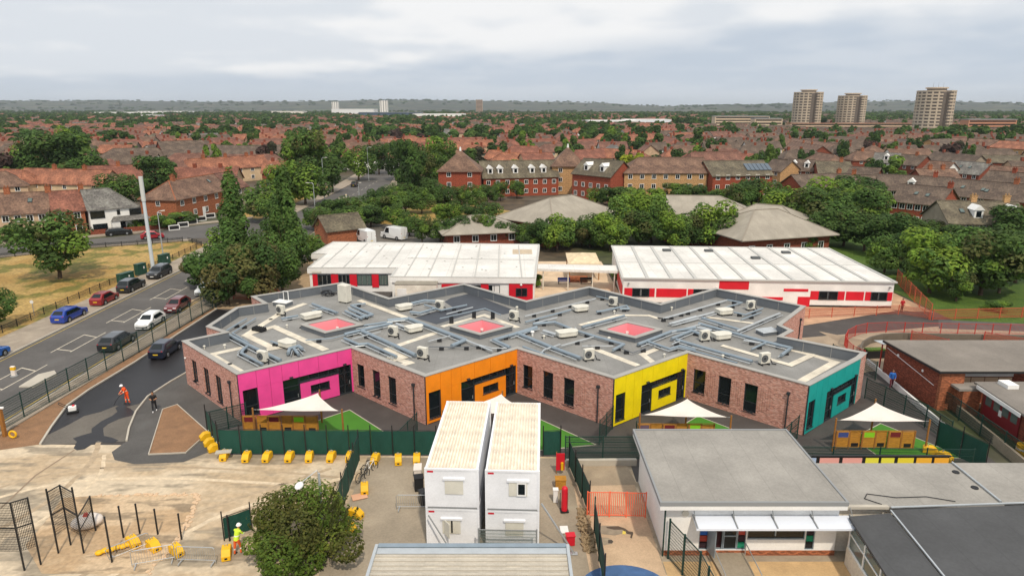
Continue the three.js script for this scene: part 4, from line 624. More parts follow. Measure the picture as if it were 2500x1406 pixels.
  // ---------------------------------------------------------- shade sails and timber play panels
  const sail = (A, B, C, label, hs = [2.5, 2.7, 2.5]) => {              // three corners [x,z], concave edges
    const o = thing('shade_sail', label, 'shade sail', A[0], 0, A[1], 0, 'cream shade sails'), P = [A, B, C].map((p, i) => V(p[0] - A[0], hs[i], p[1] - A[1])), cen = P[0].clone().add(P[1]).add(P[2]).divideScalar(3), N = 12, s = [];
    const pt = (a, b) => { const c = 1 - a - b, v = P[0].clone().multiplyScalar(a).addScaledVector(P[1], b).addScaledVector(P[2], c); const k = (a * b + b * c + c * a) * 3; const e = 4 * Math.max(a * b * (1 - c), b * c * (1 - a), c * a * (1 - b)) * .16; const v2 = v.lerp(cen, e * (1 - k * .9) * 1.2); v2.y -= .22 * k * .6; return [v2.x, v2.y, v2.z]; };
    for (let i = 0; i < N; i++) for (let j = 0; j < N - i; j++) { const a = i / N, b = j / N, d = 1 / N; s.push(pt(a, b), pt(a + d, b), pt(a, b + d)); if (j < N - i - 1) s.push(pt(a + d, b), pt(a + d, b + d), pt(a, b + d)); }
    part(o, 'canopy', tris(s), mat.sail);
    P.forEach((p, i) => { const q = p.clone().sub(cen).setY(0).normalize().multiplyScalar(.28).add(p); const po = part(o, 'post', [cyl(.075, .065, p.y + .2, q.x, -.02, q.z, 10)], mat.timberPost); part(po, 'cable', bar(p, V(q.x, p.y + .05, q.z), .012, 5), mat.galv); });
  };
  sail([-19.7, -48.4], [-15.7, -51.1], [-13.3, -48.2], 'cream triangular shade sail in front of the pink facade');
  sail([-5.0, -48], [-.85, -50.9], [1.6, -47.8], 'cream shade sail mostly hidden behind the stacked cabins');
  sail([9.97, -47.5], [13.9, -50.0], [16.2, -47.1], 'cream triangular shade sail in front of the yellow facade');
  sail([24.4, -46.6], [28.5, -49.3], [30.7, -46.4], 'cream triangular shade sail in front of the turquoise facade');
  const playwall = (x, z, label, cols) => {
    const o = thing('timber_play_panel', label, 'play panel', x, 0, z, 0, 'timber play panels'), W = 5.9, n = 8; const H = 1.42;
    const pg = bx(-.05, .05, -.05, H + .06, -.05, .05); for (let i = 0; i <= 6; i++) { const p = part(o, 'post', pg, mat.timberPost); p.position.x = i * W / 6; }
    for (let i = 0; i < 6; i++) { const off = [0, .12, 0, .12, 0, .0][i] * -1; for (let b = 0; b < n; b++) { const y = .06 + b * (H - .08) / n; if (cols[i] && b >= 5 && i % 2 === 0) continue; part(o, 'plank', bx(i * W / 6 + .055, (i + 1) * W / 6 - .055, y, y + (H - .08) / n - .012, off - .015, off + .015), mat.timber); } if (cols[i] && i % 2 === 0) { part(o, 'coloured_board', bx(i * W / 6 + .1, (i + 1) * W / 6 - .1, .06 + 5 * (H - .08) / n + .05, H - .06, -.012, .03), cols[i]); part(o, 'frame', ringFrame(i * W / 6 + .055, (i + 1) * W / 6 - .055, .06 + 5 * (H - .08) / n, H, .05, .05, .04), mat.timber); } if (i % 2) part(o, 'hatch', bx(i * W / 6 + .25, (i + 1) * W / 6 - .2, .12, .42, off + .016, off + .03), mat.black); }
    part(o, 'cap_rail', bx(0, W, H + .01, H + .05, -.07, -.03), mat.timber);
  };
  const purple = M(0x6c5768), maroon = M(0x6e1c20), lime = M(0x86c81e), navy = M(0x3a4a86);
  playwall(-21.3, -49.5, 'timber play panel wall with dark, maroon and lime boards before the pink facade', [maroon, 0, maroon, 0, lime, 0]);
  playwall(9.7, -48.1, 'timber play panel wall with purple, maroon and lime boards before the yellow facade', [purple, 0, maroon, 0, lime, 0]);
  playwall(24.5, -46.9, 'timber play panel wall with blue, lime and maroon boards before the turquoise facade', [navy, 0, lime, 0, maroon, 0]);
  // green mesh fences of the play yards
  meshFence([[-24, -49.3], [-21.6, -51]], 1.9, 'short green mesh gate at the pink corner of the school', { gap: 1.6 });
  meshFence([[-8.6, -46.8], [-7.6, -50.0]], 1.5, 'green mesh divider between the pink and orange play yards', { gap: 1.6 });
  meshFence([[3.9, -45.2], [9.4, -45.2], [9.5, -47.6]], 1.9, 'green mesh fence between the cabins and the flat-roofed classroom', { gap: 2.7, rails: 5 });
  meshFence([[6.7, -47.6], [8.1, -50.2]], 2.0, 'green mesh gate at the brick corner left of the yellow facade', { gap: 1.5, rails: 5, name: 'mesh_gate', cat: 'gate' });
  meshFence([[20.2, -46.3], [22.3, -48.6]], 1.9, 'green mesh divider between the yellow and turquoise yards', { gap: 1.6, rails: 4 });
  meshFence([[19.6, -44.0], [32.6, -43.5]], 1.75, 'green mesh fence behind the coloured panels', { gap: 3.2, rails: 4 });
  meshFence([[31.4, -56.2], [33.4, -50.5], [33.6, -47.6]], 1.9, 'green mesh fence down the side of the turquoise corner', { gap: 2, rails: 3 });
  meshFence([[37.2, -62.5], [37.0, -54.5], [36.8, -43.6]], 1.7, 'green mesh fence along the brick classrooms', { gap: 2.8, rails: 2 });
  meshFence([[32.6, -65.4], [34.5, -60.4]], 1.8, 'dark green mesh fence behind the turquoise end parapet', { gap: 1.7 });
}
// ================================================================ classrooms at the lower right
{
  // white flat-roofed classroom
  const w = thing('classroom_building', 'white rendered classroom with grey flat roof and glazed canopy at the lower right', 'building', 0, 0, 0);
  const wallWhite = M(0xf6f6f4, { map: F(6) }); const x0 = 8.75, x1 = 18.6, z1 = -34.2, z0 = -42.2, h = 3.5, L = x1 - x0;
  const ops = [[2.0, 2.55, .34, 2.1], [2.6, 4.7, .34, 2.1], [4.75, 8.08, 1.0, 2.1], [8.12, 8.65, .34, 2.1]];
  const m4 = along([x0, z1], [x1, z1]);
  part(w, 'front_wall', place(holed(L, .3, h, .25, ops), m4), wallWhite); part(w, 'brick_plinth', [bx(x0 - .02, x1 + .02, -.05, .3, z1 - .3, z1 + .03)], mat.brickOrange);
  part(w, 'side_wall', [bx(x0, x0 + .25, -.05, h, z0, z1 - .26)], wallWhite); part(w, 'side_wall', [bx(x1 - .25, x1, -.05, h, z0, z1 - .26)], wallWhite); part(w, 'back_wall', [bx(x0 + .26, x1 - .26, -.05, h, z0, z0 + .25)], wallWhite);
  const rf = part(w, 'roof', [bx(x0 - .45, x1 + .1, h, h + .24, z0 - .3, z1 + .55)], M(0xa9a6a0, { map: rep(T.felt, 7) })); const rr = [[x0 - .45, z0 - .3], [x1 + .1, z0 - .3], [x1 + .1, z1 + .55], [x0 - .45, z1 + .55]];
  part(rf, 'roof_edge_trim', prism(inset(rr, -.06), h + .06, h + .30, [inset(rr, .06)]), mat.grey); part(rf, 'fascia', prism(inset(rr, -.03), h - .22, h + .05, [inset(rr, .05)]), mat.white);
  const colP = { o: M(0x8a9a32), b: M(0x2c62b8), r: M(0xa84236), m: M(0x301a22), g: M(0x128060), t: M(0x2a86b0) };
  const stack = (a, b, cs) => { const n = cs.length, f = part(w, 'window', place(join([ringFrame(a, b, .32, 2.12, .05, .1, -.03)]), m4), mat.duct); cs.forEach((c, i) => { const y = 2.06 - (i + 1) * 1.7 / n; part(f, 'coloured_pane', place(bx(a + .06, b - .06, y + .05, y + 1.66 / n, -.12, -.08), m4), c); }); };
  stack(2.0, 2.55, [colP.o, colP.b, colP.r, colP.m]); stack(4.2, 4.72, [colP.t, colP.r, colP.m, colP.g]); stack(8.12, 8.65, [colP.r, colP.m, colP.g, mat.black]);
  { const d = part(w, 'door', place(join([ringFrame(2.6, 3.4, .32, 2.1, .06, .1, -.05)]), m4), mat.duct); part(d, 'dark_opening', place(bx(2.66, 3.34, .36, 2.05, -.24, -.2), m4), M(0x3a1014)); part(d, 'open_leaf', place(bc(.06, 1.7, .8, 2.6, 1.2, .42, .25), m4), mat.duct); }
  { const d = part(w, 'window', place(join([ringFrame(3.42, 4.2, .32, 2.1, .06, .1, -.05), bx(3.46, 4.16, 1.15, 1.22, -.14, -.06)]), m4), mat.duct); part(d, 'pane', place(bx(3.48, 4.14, .38, 1.14, -.12, -.1), m4), mat.glass); part(d, 'pane', place(bx(3.48, 4.14, 1.23, 2.04, -.12, -.1), m4), mat.glass); }
  { const d = part(w, 'window_band', place(join([ringFrame(4.75, 8.1, 1.0, 2.1, .06, .1, -.04), bx(6.35, 6.43, 1.2, 2.05, -.13, -.05)]), m4), mat.duct); part(d, 'pane', place(bx(4.82, 6.34, 1.07, 2.03, -.12, -.1), m4), mat.glass); part(d, 'pane', place(bx(6.44, 8.03, 1.07, 2.03, -.12, -.1), m4), mat.glass); }
  // glazed canopy with brackets
  const cn = part(w, 'canopy', place(join([bc(9.0, .05, 1.05, 6.0, 2.5, .55, 0, .15), bc(9.05, .12, .05, 6.0, 2.40, 1.09)]), m4), M(0xdfe6f2, { roughness: .3 }));
  for (let i = 0; i < 5; i++) part(cn, 'bracket', place(join([bc(.06, .08, 1.1, 1.55 + i * 2.22, 2.56, .55, 0, .15), bar(V(1.55 + i * 2.22, 3.1, .02), V(1.55 + i * 2.22, 2.62, .5), .02)]), m4), mat.grey);
  part(w, 'wall_light', place(join([cyl(.2, .2, .08, 0, 0, 0, 14).rotateX(Math.PI / 2).translate(1.1, 2.75, 0)]), m4), mat.unit); part(w, 'downpipe', [cyl(.05, .05, 3.4, x0 - .06, 0, z1 + .1, 8)], mat.steelGreen);
  { const r = part(w, 'ramp', prism([[11.4, -34.15], [13.4, -34.15], [13.3, -31.2], [11.6, -31.2]], -.05, .18), mat.concrete); for (const x of [11.45, 13.4]) part(r, 'handrail', [bar(V(x, .9, -34.0), V(x, .8, -31.4), .03), bar(V(x, 0, -34.0), V(x, .9, -34.0), .03), bar(V(x, 0, -31.4), V(x, .8, -31.4), .03)], mat.galv); }
  meshFence([[8.95, -33.9], [9.9, -31.0], [10.1, -28.6]], 2.5, 'pale green mesh fence at the corner of the white classroom', { gap: 1.6, pr: .05, rails: 2 });
  // low link with grey roof and coloured panel parapet
  const k = thing('classroom_wing', 'low grey-roofed wing joined to the right of the white classroom', 'building'); part(k, 'wall', [bx(18.75, 28.1, -.05, 2.8, -39.0, -34.6), bx(28.4, 40, -.05, 2.8, -39.0, -34.9)], mat.whiteWall);
  const kr = part(k, 'roof', [bx(18.72, 28.2, 2.8, 3.0, -39.35, -34.4)], M(0xaaa7a1, { map: rep(T.felt, 7) })); part(k, 'roof', [bx(28.25, 42, 2.78, 3.02, -39.35, -34.7)], M(0xa9a6a0, { map: rep(T.felt, 9) }));
  part(kr, 'gutter_pipe', [bar(V(28.15, 3.1, -39.3), V(28.15, 3.1, -34.8), .06)], mat.ductPale); for (const z of [-38.2, -36.4]) part(kr, 'gutter_outlet', [cyl(.22, .2, .08, 27.7, 2.98, z, 10)], mat.rubber);
  part(kr, 'roof_trim', [bx(18.72, 18.82, 3.0, 3.06, -39.3, -34.5)], mat.ductPale); part(kr, 'flashing', [bx(18.7, 21.4, 2.96, 3.12, -34.45, -34.2)], mat.kerb); part(kr, 'loose_cable', tubeRun([V(25.6, 3.04, -34.9), V(24.2, 3.04, -35.4), V(22.4, 3.04, -35.3), V(20.9, 3.04, -35.7), V(20.5, 3.04, -35.2), V(21.2, 3.04, -34.6)], .025, 5), mat.rubber);
  // coloured panels on a low screen behind the wing
  { const o = thing('panel_screen', 'low dark screen holding pastel blue, pink and yellow panels behind the grey roof', 'screen', 19.3, 0, -42.9); part(o, 'frame', [bx(0, 11.2, 0, 1.5, -.08, -.02), bx(-.05, 11.25, 1.5, 1.6, -.1, .06)], mat.steelBlack); const cs = [0xa9bfe0, 0xa9bfe0, 0xe9a9a2, 0xe9a9a2, 0xe6e04a, 0xe6e04a, 0xe8d63c, 0xf0b63a, 0xf0b03a]; const xs = [0, .75, 2.1, 3.7, 5.3, 6.4, 7.55, 8.85, 10.1], ws = [.6, 1.15, 1.4, 1.4, .95, .95, 1.15, 1.1, 1.05]; cs.forEach((c, i) => part(o, 'coloured_panel', bx(xs[i] + .05, xs[i] + ws[i], .5, 1.42, -.018, .03), M(c, { roughness: .5 }))); }
  // charcoal pitched roof with conservatory glazing
  const b = thing('extension_building', 'charcoal felt-roofed extension at the bottom right corner', 'building'); part(b, 'wall', [bx(21.6, 40, -.05, 2.6, -34.0, -20)], mat.whiteWall);
  const slab = (p, t = .14) => { const a = p.map(q => [q[0], q[1] - t, q[2]]); const f = (i, j, k2, l) => [i, j, k2, i, k2, l]; return tris([f(p[0], p[1], p[2], p[3]), f(a[3], a[2], a[1], a[0]), ...[0, 1, 2, 3].map(i => f(p[i], a[i], a[(i + 1) % 4], p[(i + 1) % 4]))]); };
  const felt = M(0x55575a, { map: rep(T.felt, 8) });
  part(b, 'roof', slab([[21.45, 3.02, -34.1], [20.5, 2.9, -20], [42, 3.1, -20], [42, 3.1, -35.2]].map(q => q)), felt);
  part(b, 'lean_to_roof', slab([[19.0, 2.75, -33.85], [17.6, 2.55, -20], [20.35, 2.86, -20], [21.3, 2.96, -33.85]]), felt); part(b, 'roof_trim', [beam(V(21.38, 3.04, -34.0), V(20.43, 2.93, -20), .08, .08)], mat.ductPale); part(b, 'roof_trim', [beam(V(21.5, 3.1, -34.2), V(42, 3.18, -35.3), .1, .06)], mat.ductPale);
  part(b, 'dwarf_wall', [beam(V(18.95, .55, -33.4), V(17.75, .55, -20), .2, 1.1)], mat.whiteWall); for (let i = 0; i < 7; i++) { const t0 = i / 7, t1 = (i + 1) / 7, X = t => mix(18.95, 17.75, t), Z = t => mix(-33.4, -20, t); const gz = part(b, 'glazing_frame', [beam(V(X(t0), 1.12, Z(t0)), V(X(t1), 1.12, Z(t1)), .08, .07), beam(V(X(t0), 1.95, Z(t0)), V(X(t1), 1.95, Z(t1)), .07, .06), bx(X(t0) - .04, X(t0) + .04, 1.1, 2.55, Z(t0) - .04, Z(t0) + .04)], mat.white); part(gz, 'pane', [beam(V(X(t0) + .02, 1.8, Z(t0) + .06), V(X(t1) + .02, 1.8, Z(t1) - .06), .02, 1.3)], mat.glassPale); }
  // grey ribbed roof at the bottom edge
  const s = thing('store_shed', 'ribbed grey metal roof of a shed at the bottom centre edge', 'shed'); part(s, 'wall', [bx(-6.7, 2.7, -.05, 3.1, -30.0, -21)], mat.grey); part(s, 'roof_pan', slab([[-6.8, 3.42, -29.9], [-7.0, 3.36, -20], [2.75, 3.36, -20], [2.8, 3.42, -29.9]]), M(0xc4c2bd, { map: ST(4) }));
  for (let i = 0; i < 26; i++) part(s, 'roof_rib', [bc(9.5, .045, .14, -2.05, 3.44 - i * .0021, -29.4 + i * .34)], M(0xcbc9c4, { map: ST(4) })); for (const p of [[-6.95, -6.8], [2.75, 2.9]]) part(s, 'verge_trim', [bx(p[0], p[1], 3.3, 3.56, -30.2, -20)], mat.ductPale); part(s, 'gutter', [bx(-6.8, 2.75, 3.3, 3.5, -30.35, -30.05)], mat.duct); part(s, 'ridge_strip', [bx(-6.79, 2.74, 3.43, 3.47, -30.0, -29.55)], mat.ductPale);
}
{
  // orange gate and railing across the play court
  const g = railFence([[4.75, -38.0], [6.15, -38.0], [7.2, -37.95], [8.4, -37.9]], 1.75, 'bright orange barred gate left of the white classroom', mat.orangePaint, { name: 'orange_gate', gap: 1.4, pitch: .12, bar: .022 });
  // painted birds and pond on the court
  const bird = (px, py, sx, sz, name) => { };
  const paint = (pts, n, c, y, label) => { const o = solo('court_marking', label, 'ground marking', flat(pts, y), M(c, { map: ST(2) })); o.name = numbered(n); return o; };
  const P = a => a.map(p => xz(p[0], p[1], 0)); const Z = (x, y) => [1000 + x / 3.906, 1046 + y / 3.906];
  const body = P([[1765, 930], [1860, 925], [1960, 928], [2040, 945], [2075, 965], [2090, 975], [2040, 1000], [1960, 1020], [1860, 1010], [1765, 985]].map(q => Z(...q)));
  const k = thing('painted_bird', 'grey penguin painted on the tan play court', 'ground marking'); part(k, 'body', flat(body, -.002), M(0x9c9488, { map: ST(2) }));
  part(k, 'head_and_flipper', flat(P([[1875, 938], [1990, 930], [2060, 955], [2090, 980], [2130, 985], [2135, 1000], [2120, 1050], [2105, 1040], [2112, 1012], [2075, 1005], [2030, 965], [1950, 965], [1885, 950]].map(q => Z(...q))), .003), M(0x5a5048, { map: ST(2) })); part(k, 'yellow_patch', flat(P([[2035, 975], [2065, 985], [2060, 1010], [2030, 1008]].map(q => Z(...q))), .007), M(0xd9c45a));
  const c = thing('painted_chick', 'small round grey chick painted below the penguin', 'ground marking'); part(c, 'body', flat(P([[1770, 1050], [1820, 1037], [1900, 1042], [1945, 1075], [1935, 1098], [1860, 1112], [1790, 1100], [1768, 1075]].map(q => Z(...q))), -.002), M(0xa59c8e, { map: ST(2) })); part(c, 'face', flat(P([[1895, 1062], [1930, 1062], [1945, 1080], [1930, 1096], [1895, 1094]].map(q => Z(...q))), .003), M(0x4d463f));
  const pts = []; for (let i = 0; i <= 24; i++) { const a = Math.PI * i / 24; pts.push([6.1 + Math.cos(a) * 2.5, -31.2 - Math.sin(a) * 2.1]); } paint([...pts, [3.6 + .9, -29], [8.5, -29]], 'painted_pond', 0x4a6fa8, -.003, 'blue half circle painted on the play court at the bottom edge');
  // low concrete walls
  const lw = (A, B, h, t, label, m = mat.kerb) => solo('low_wall', label, 'low wall', place(bx(0, Math.hypot(B[0] - A[0], B[1] - A[1]), -.05, h, -t / 2, t / 2), along(A, B)), m);
  lw([3.9, -44.4], [9.0, -44.5], .45, .3, 'low pale wall below the green mesh fence beside the cabins'); lw([35.9, -64.7], [34.4, -46.4], .5, .18, 'long white-edged wall down the alley right of the school', mat.white); lw([37.6, -53.0], [36.5, -43.5], .8, .2, 'short concrete ramp wall beside the brick classrooms', mat.concrete);

  // ---------------------------------------------------------- brick classrooms, right edge
  const b = thing('brick_classroom', 'red brick classroom with brown flat roof at the right edge', 'building'); const O = [[36.4, -54.0], [38.2, -54.0], [38.2, -55.2], [64, -55.2], [64, -61.3], [35.6, -61.3]];
  part(b, 'wall', prism(O, -.05, 3.4), mat.brickDark); part(b, 'brick_pier', [bx(36.38, 38.3, -.05, 3.41, -54.5, -53.8)], mat.brickOrange); const r = part(b, 'roof', prism([[35.4, -61.5], [36.0, -53.6], [64.2, -53.6], [64.2, -61.5]], 3.41, 3.6), M(0x8f8880, { map: rep(T.felt, 8) })); part(r, 'roof_edge', prism([[35.34, -61.56], [35.94, -53.54], [64.3, -53.54], [64.3, -61.56]], 3.38, 3.55, [[[35.45, -61.45], [36.05, -53.65], [64.1, -53.65], [64.1, -61.45]]]), mat.steelBlack);
  for (const [a, c] of [[38.6, 43.4], [44.8, 52]]) { const f = part(b, 'window_band', [bx(a, c, 2.5, 3.3, -55.18, -55.1)], mat.white); for (let x = a; x < c - .5; x += 1.2) part(f, 'pane', [bx(x + .05, Math.min(c, x + 1.15), 1.55, 2.4, -55.19, -55.12)], M(0xe6c9a8, { roughness: .2 })); part(f, 'red_sill', [bx(a, c, 1.35, 1.5, -55.2, -54.9)], mat.redPaint); }
  part(b, 'wall_lamp', [uvBox(new THREE.SphereGeometry(.16, 10, 8)).translate(35.85, 2.8, -59.5)], mat.white); part(b, 'wall_lamp', [uvBox(new THREE.SphereGeometry(.16, 10, 8)).translate(36.25, 2.6, -56.2)], mat.white); part(b, 'conduit', [bar(V(35.58, 3.0, -61), V(36.3, 1.9, -54.6), .03)], mat.white); part(r, 'roof_cowl', [cyl(.12, .1, .5, 44.5, 3.6, -54.6, 8)], mat.white);
  { const c = thing('covered_walkway', 'pale translucent strip roof behind the brick classroom', 'canopy'); for (let i = 0; i < 12; i++) part(c, 'roof_sheet', [bc(2.3, .04, 1.7, 36.6 + i * 2.34, 3.05, -62.4, 0, -.1)], i % 3 ? M(0xbab6ac, { map: ST(2) }) : mat.ductPale); for (let i = 0; i < 8; i++) part(c, 'post', [bx(36.2 + i * 3.6, 36.3 + i * 3.6, 0, 3.0, -63.1, -63.0)], mat.redPaint); }
  { const c = thing('brick_classroom', 'lower brick wing with maroon windows at the right edge', 'building'); part(c, 'wall', prism([[39.2, -52.6], [46, -52.6], [46, -40], [38.7, -40], [38.9, -47.2]], -.05, 2.75), mat.brickDark); const rr = part(c, 'roof', prism([[38.5, -52.9], [46.3, -52.9], [46.3, -40], [37.9, -40], [38.1, -46.8]], 2.76, 2.95), M(0x8d8780, { map: rep(T.felt, 8) })); part(rr, 'fascia', [beam(V(38.42, 2.7, -52.4), V(38.05, 2.7, -46.9), .06, .3)], mat.white);
    const wl = part(c, 'window_wall', [beam(V(39.1, 1.35, -52.2), V(38.86, 1.35, -47.8), .06, 1.9)], M(0x7c2129, { roughness: .5 })); for (let i = 0; i < 4; i++) { const t = (i + .5) / 4, x = mix(39.05, 38.83, t), z = mix(-52.1, -47.9, t); part(wl, 'pane', [bc(.04, .75, .7, x, 1.75, z)], mat.glassPale); if (i === 1) part(wl, 'notice', [bc(.02, .5, .35, x - .03, 1.4, z + .5)], mat.white); }
    part(c, 'entrance_block', [bx(37.6, 39.1, -.05, 2.2, -54.0, -52.65)], mat.brickOrange); part(c, 'entrance_roof', [bx(37.2, 39.6, 2.2, 2.4, -54.1, -52.62)], M(0x8d8780)); part(c, 'rooflight', [bc(.9, .35, 1.2, 40.6, 3.1, -51.9)], mat.white); }
  // red curved railing with a dark wall inside it
  const cv = [[58.5, -73.6], [49, -74.1], [43, -74.5], [40.6, -74.2], [38.8, -73.2], [37.2, -71.7], [36.1, -70], [35.5, -68.2], [35.3, -66.6], [35.7, -65]]; railFence(cv, 1.25, 'curved red railing round the sunken path at the right', mat.redPaint, { gap: 1.8, pitch: .14 });
  { const p = cv.slice(0, 8).map(q => [q[0] + .5, q[1] + 2.4]); const gs = []; for (let i = 0; i + 1 < p.length; i++) gs.push(place(bx(0, Math.hypot(p[i + 1][0] - p[i][0], p[i + 1][1] - p[i][1]), -.05, .75, -.1, .1), along(p[i], p[i + 1]))); solo('retaining_wall', 'dark curved retaining wall inside the red railing', 'low wall', gs, M(0x6f6a64, { map: ST(4) })); }
  meshFence([[44.2, -71.6], [46.4, -68.6]], 1.2, 'dark red gate leaf beside the sunken path', { pm: mat.redPaint, mm: mat.meshOrange, gap: 3 }); meshFence([[52, -71.2], [55, -68.6]], 1.2, 'second dark red gate leaf farther right on the sunken path', { pm: mat.redPaint, mm: mat.meshOrange, gap: 3 });
  // orange mesh fences by the lawn
  meshFence([[56.8, -97.6], [51.0, -79.4]], 2.0, 'orange mesh fence running back beside the right-hand white block', { pm: mat.fencePaint, mm: mat.meshOrange, gap: 2.6 }); meshFence([[51.2, -79.3], [80, -81.6]], 1.3, 'low orange mesh fence along the front of the lawn', { pm: mat.fencePaint, mm: mat.meshOrange, gap: 3 }); meshFence([[33.5, -79.6], [48.3, -81.6], [50.9, -79.5]], 1.2, 'low orange mesh fence in front of the right-hand white block', { pm: mat.fencePaint, mm: mat.meshOrange, gap: 2.9, rails: 1 });
  { const o = thing('planter_bench', 'green-topped planter beside the alley wall', 'planter', 37.5, 0, -66.5, .1); part(o, 'box', bx(-1, 1, 0, .8, -.4, .4), mat.steelBlack); part(o, 'planting', bx(-.95, .95, .8, .95, -.35, .35), mat.lush); }
}
// ================================================================ white modular classrooms behind the school
{
  const mod = thing('modular_classroom', 'long white modular classroom with red panels and stepped front behind the pink facade', 'building'), h = 3.4;
  const Ls = [[-30.4, -102], [-28.3, -102], [-28.3, -92.6], [-15.9, -92.6], [-15.9, -87.5], [2.9, -86.9], [4.3, -109.2], [-29.6, -111.4]];
  part(mod, 'wall', prism(Ls, -.05, h - .1), mat.white); const rf = part(mod, 'roof', prism(inset(Ls, -.18), h - .1, h), mat.membrane);
  part(mod, 'fascia', prism(inset(Ls, -.22), h - .75, h - .11, [inset(Ls, -.02)]), mat.white);
  part(rf, 'roof_kerb', prism(inset(Ls, -.19), h, h + .07, [inset(Ls, .05)]), mat.seam);
  // standing seams over the module joints
  for (let i = 0; i < 10; i++) { const x = -26.6 + i * 3.1; const zf = x < -15.9 ? -92.5 : -87.3; part(rf, 'roof_seam', [beam(V(x, h + .05, zf), V(x - .25, h + .05, -110.4 + (x + 30) * .06), .16, .09)], mat.seam); }
  part(rf, 'roof_seam', [beam(V(-15.5, h + .04, -98.8), V(3.2, h + .04, -97.6), .12, .07)], mat.seam);
  seed(3); for (let i = 0; i < 26; i++) { const x = R(-27, 2.5), z = x < -16 ? R(-109, -93.5) : R(-108, -88.5); part(rf, 'roof_vent', [cyl(.14, .12, .14, x, h - .01, z, 8)], mat.seam); }
  part(rf, 'roof_patch', [bc(3.0, .03, 3.4, 1.6, h + .03, -103.5)], M(0xcbbfae, { map: ST(2) }));
  const wn = (x0, x1, y0, y1, z, n = 2, pale) => { const f = part(mod, 'window', [ringFrame(x0, x1, y0, y1, .09, .09, z + .06), ...Array.from({ length: n - 1 }, (_, i) => bc(.07, y1 - y0 - .16, .06, mix(x0, x1, (i + 1) / n), (y0 + y1) / 2, z + .04))], mat.frame); for (let i = 0; i < n; i++) part(f, 'pane', [bx(mix(x0, x1, i / n) + .06, mix(x0, x1, (i + 1) / n) - .06, y0 + .08, y1 - .08, z - .0, z + .025)], pale ? mat.glassPale : mat.glass); };
  const rp = (x0, x1, y0, y1, z) => part(mod, 'red_panel', [bx(x0, x1, y0, y1, z, z + .05)], mat.red);
  let x = -27.9; for (const [w, t] of [[.7, 'r'], [1.9, 'w'], [1.0, 'r'], [1.6, 'w'], [1.0, 'r'], [2.1, 'p'], [.95, 'r'], [1.3, 'p']]) { t === 'r' ? rp(x, x + w, .6, 2.5, -92.55) : wn(x, x + w, .9, 2.45, -92.57, 3, t === 'p'); x += w; }
  x = -9.3; for (const [w, t] of [[3.4, 'r'], [1.8, 'w'], [1.0, 'r'], [1.5, 'w'], [.8, 'r']]) { t === 'r' ? rp(x, x + w, .5, 2.5, -87.1) : wn(x, x + w, .7, 2.35, -87.1, 2); x += w; } rp(-.4, 2.75, 0, 2.62, -86.9); wn(.5, 2.0, .9, 2.0, -86.83, 2);
  part(mod, 'vent_plate', [bc(1.3, .25, .03, -27.2, 2.25 + .6, -92.33)], mat.unit); part(mod, 'alarm', [uvBox(new THREE.SphereGeometry(.16, 8, 6)).translate(1.2, 2.45, -86.78)], mat.white);
  { const st = thing('store_container', 'white store container with grey roof in front of the modular classroom', 'container', -15.2, 0, -87.0); part(st, 'body', [bx(0, 5.4, 0, 2.8, -.1, 1.5)], mat.whiteWall); part(st, 'roof', [bc(5.5, .1, 1.7, 2.7, 2.86, .7)], M(0x9d9b95, { map: ST(3) })); part(st, 'door', [bx(.3, 1.5, .1, 2.3, 1.5, 1.54)], mat.white); part(st, 'graffiti', [bar(V(2.6, 1.0, 1.52), V(2.7, 1.7, 1.52), .02, 4), uvBox(new THREE.TorusGeometry(.3, .025, 4, 14)).translate(3.6, 1.4, 1.51), bar(V(3.2, .8, 1.52), V(4.0, 1.0, 1.52), .02, 4)], mat.grey); }
}
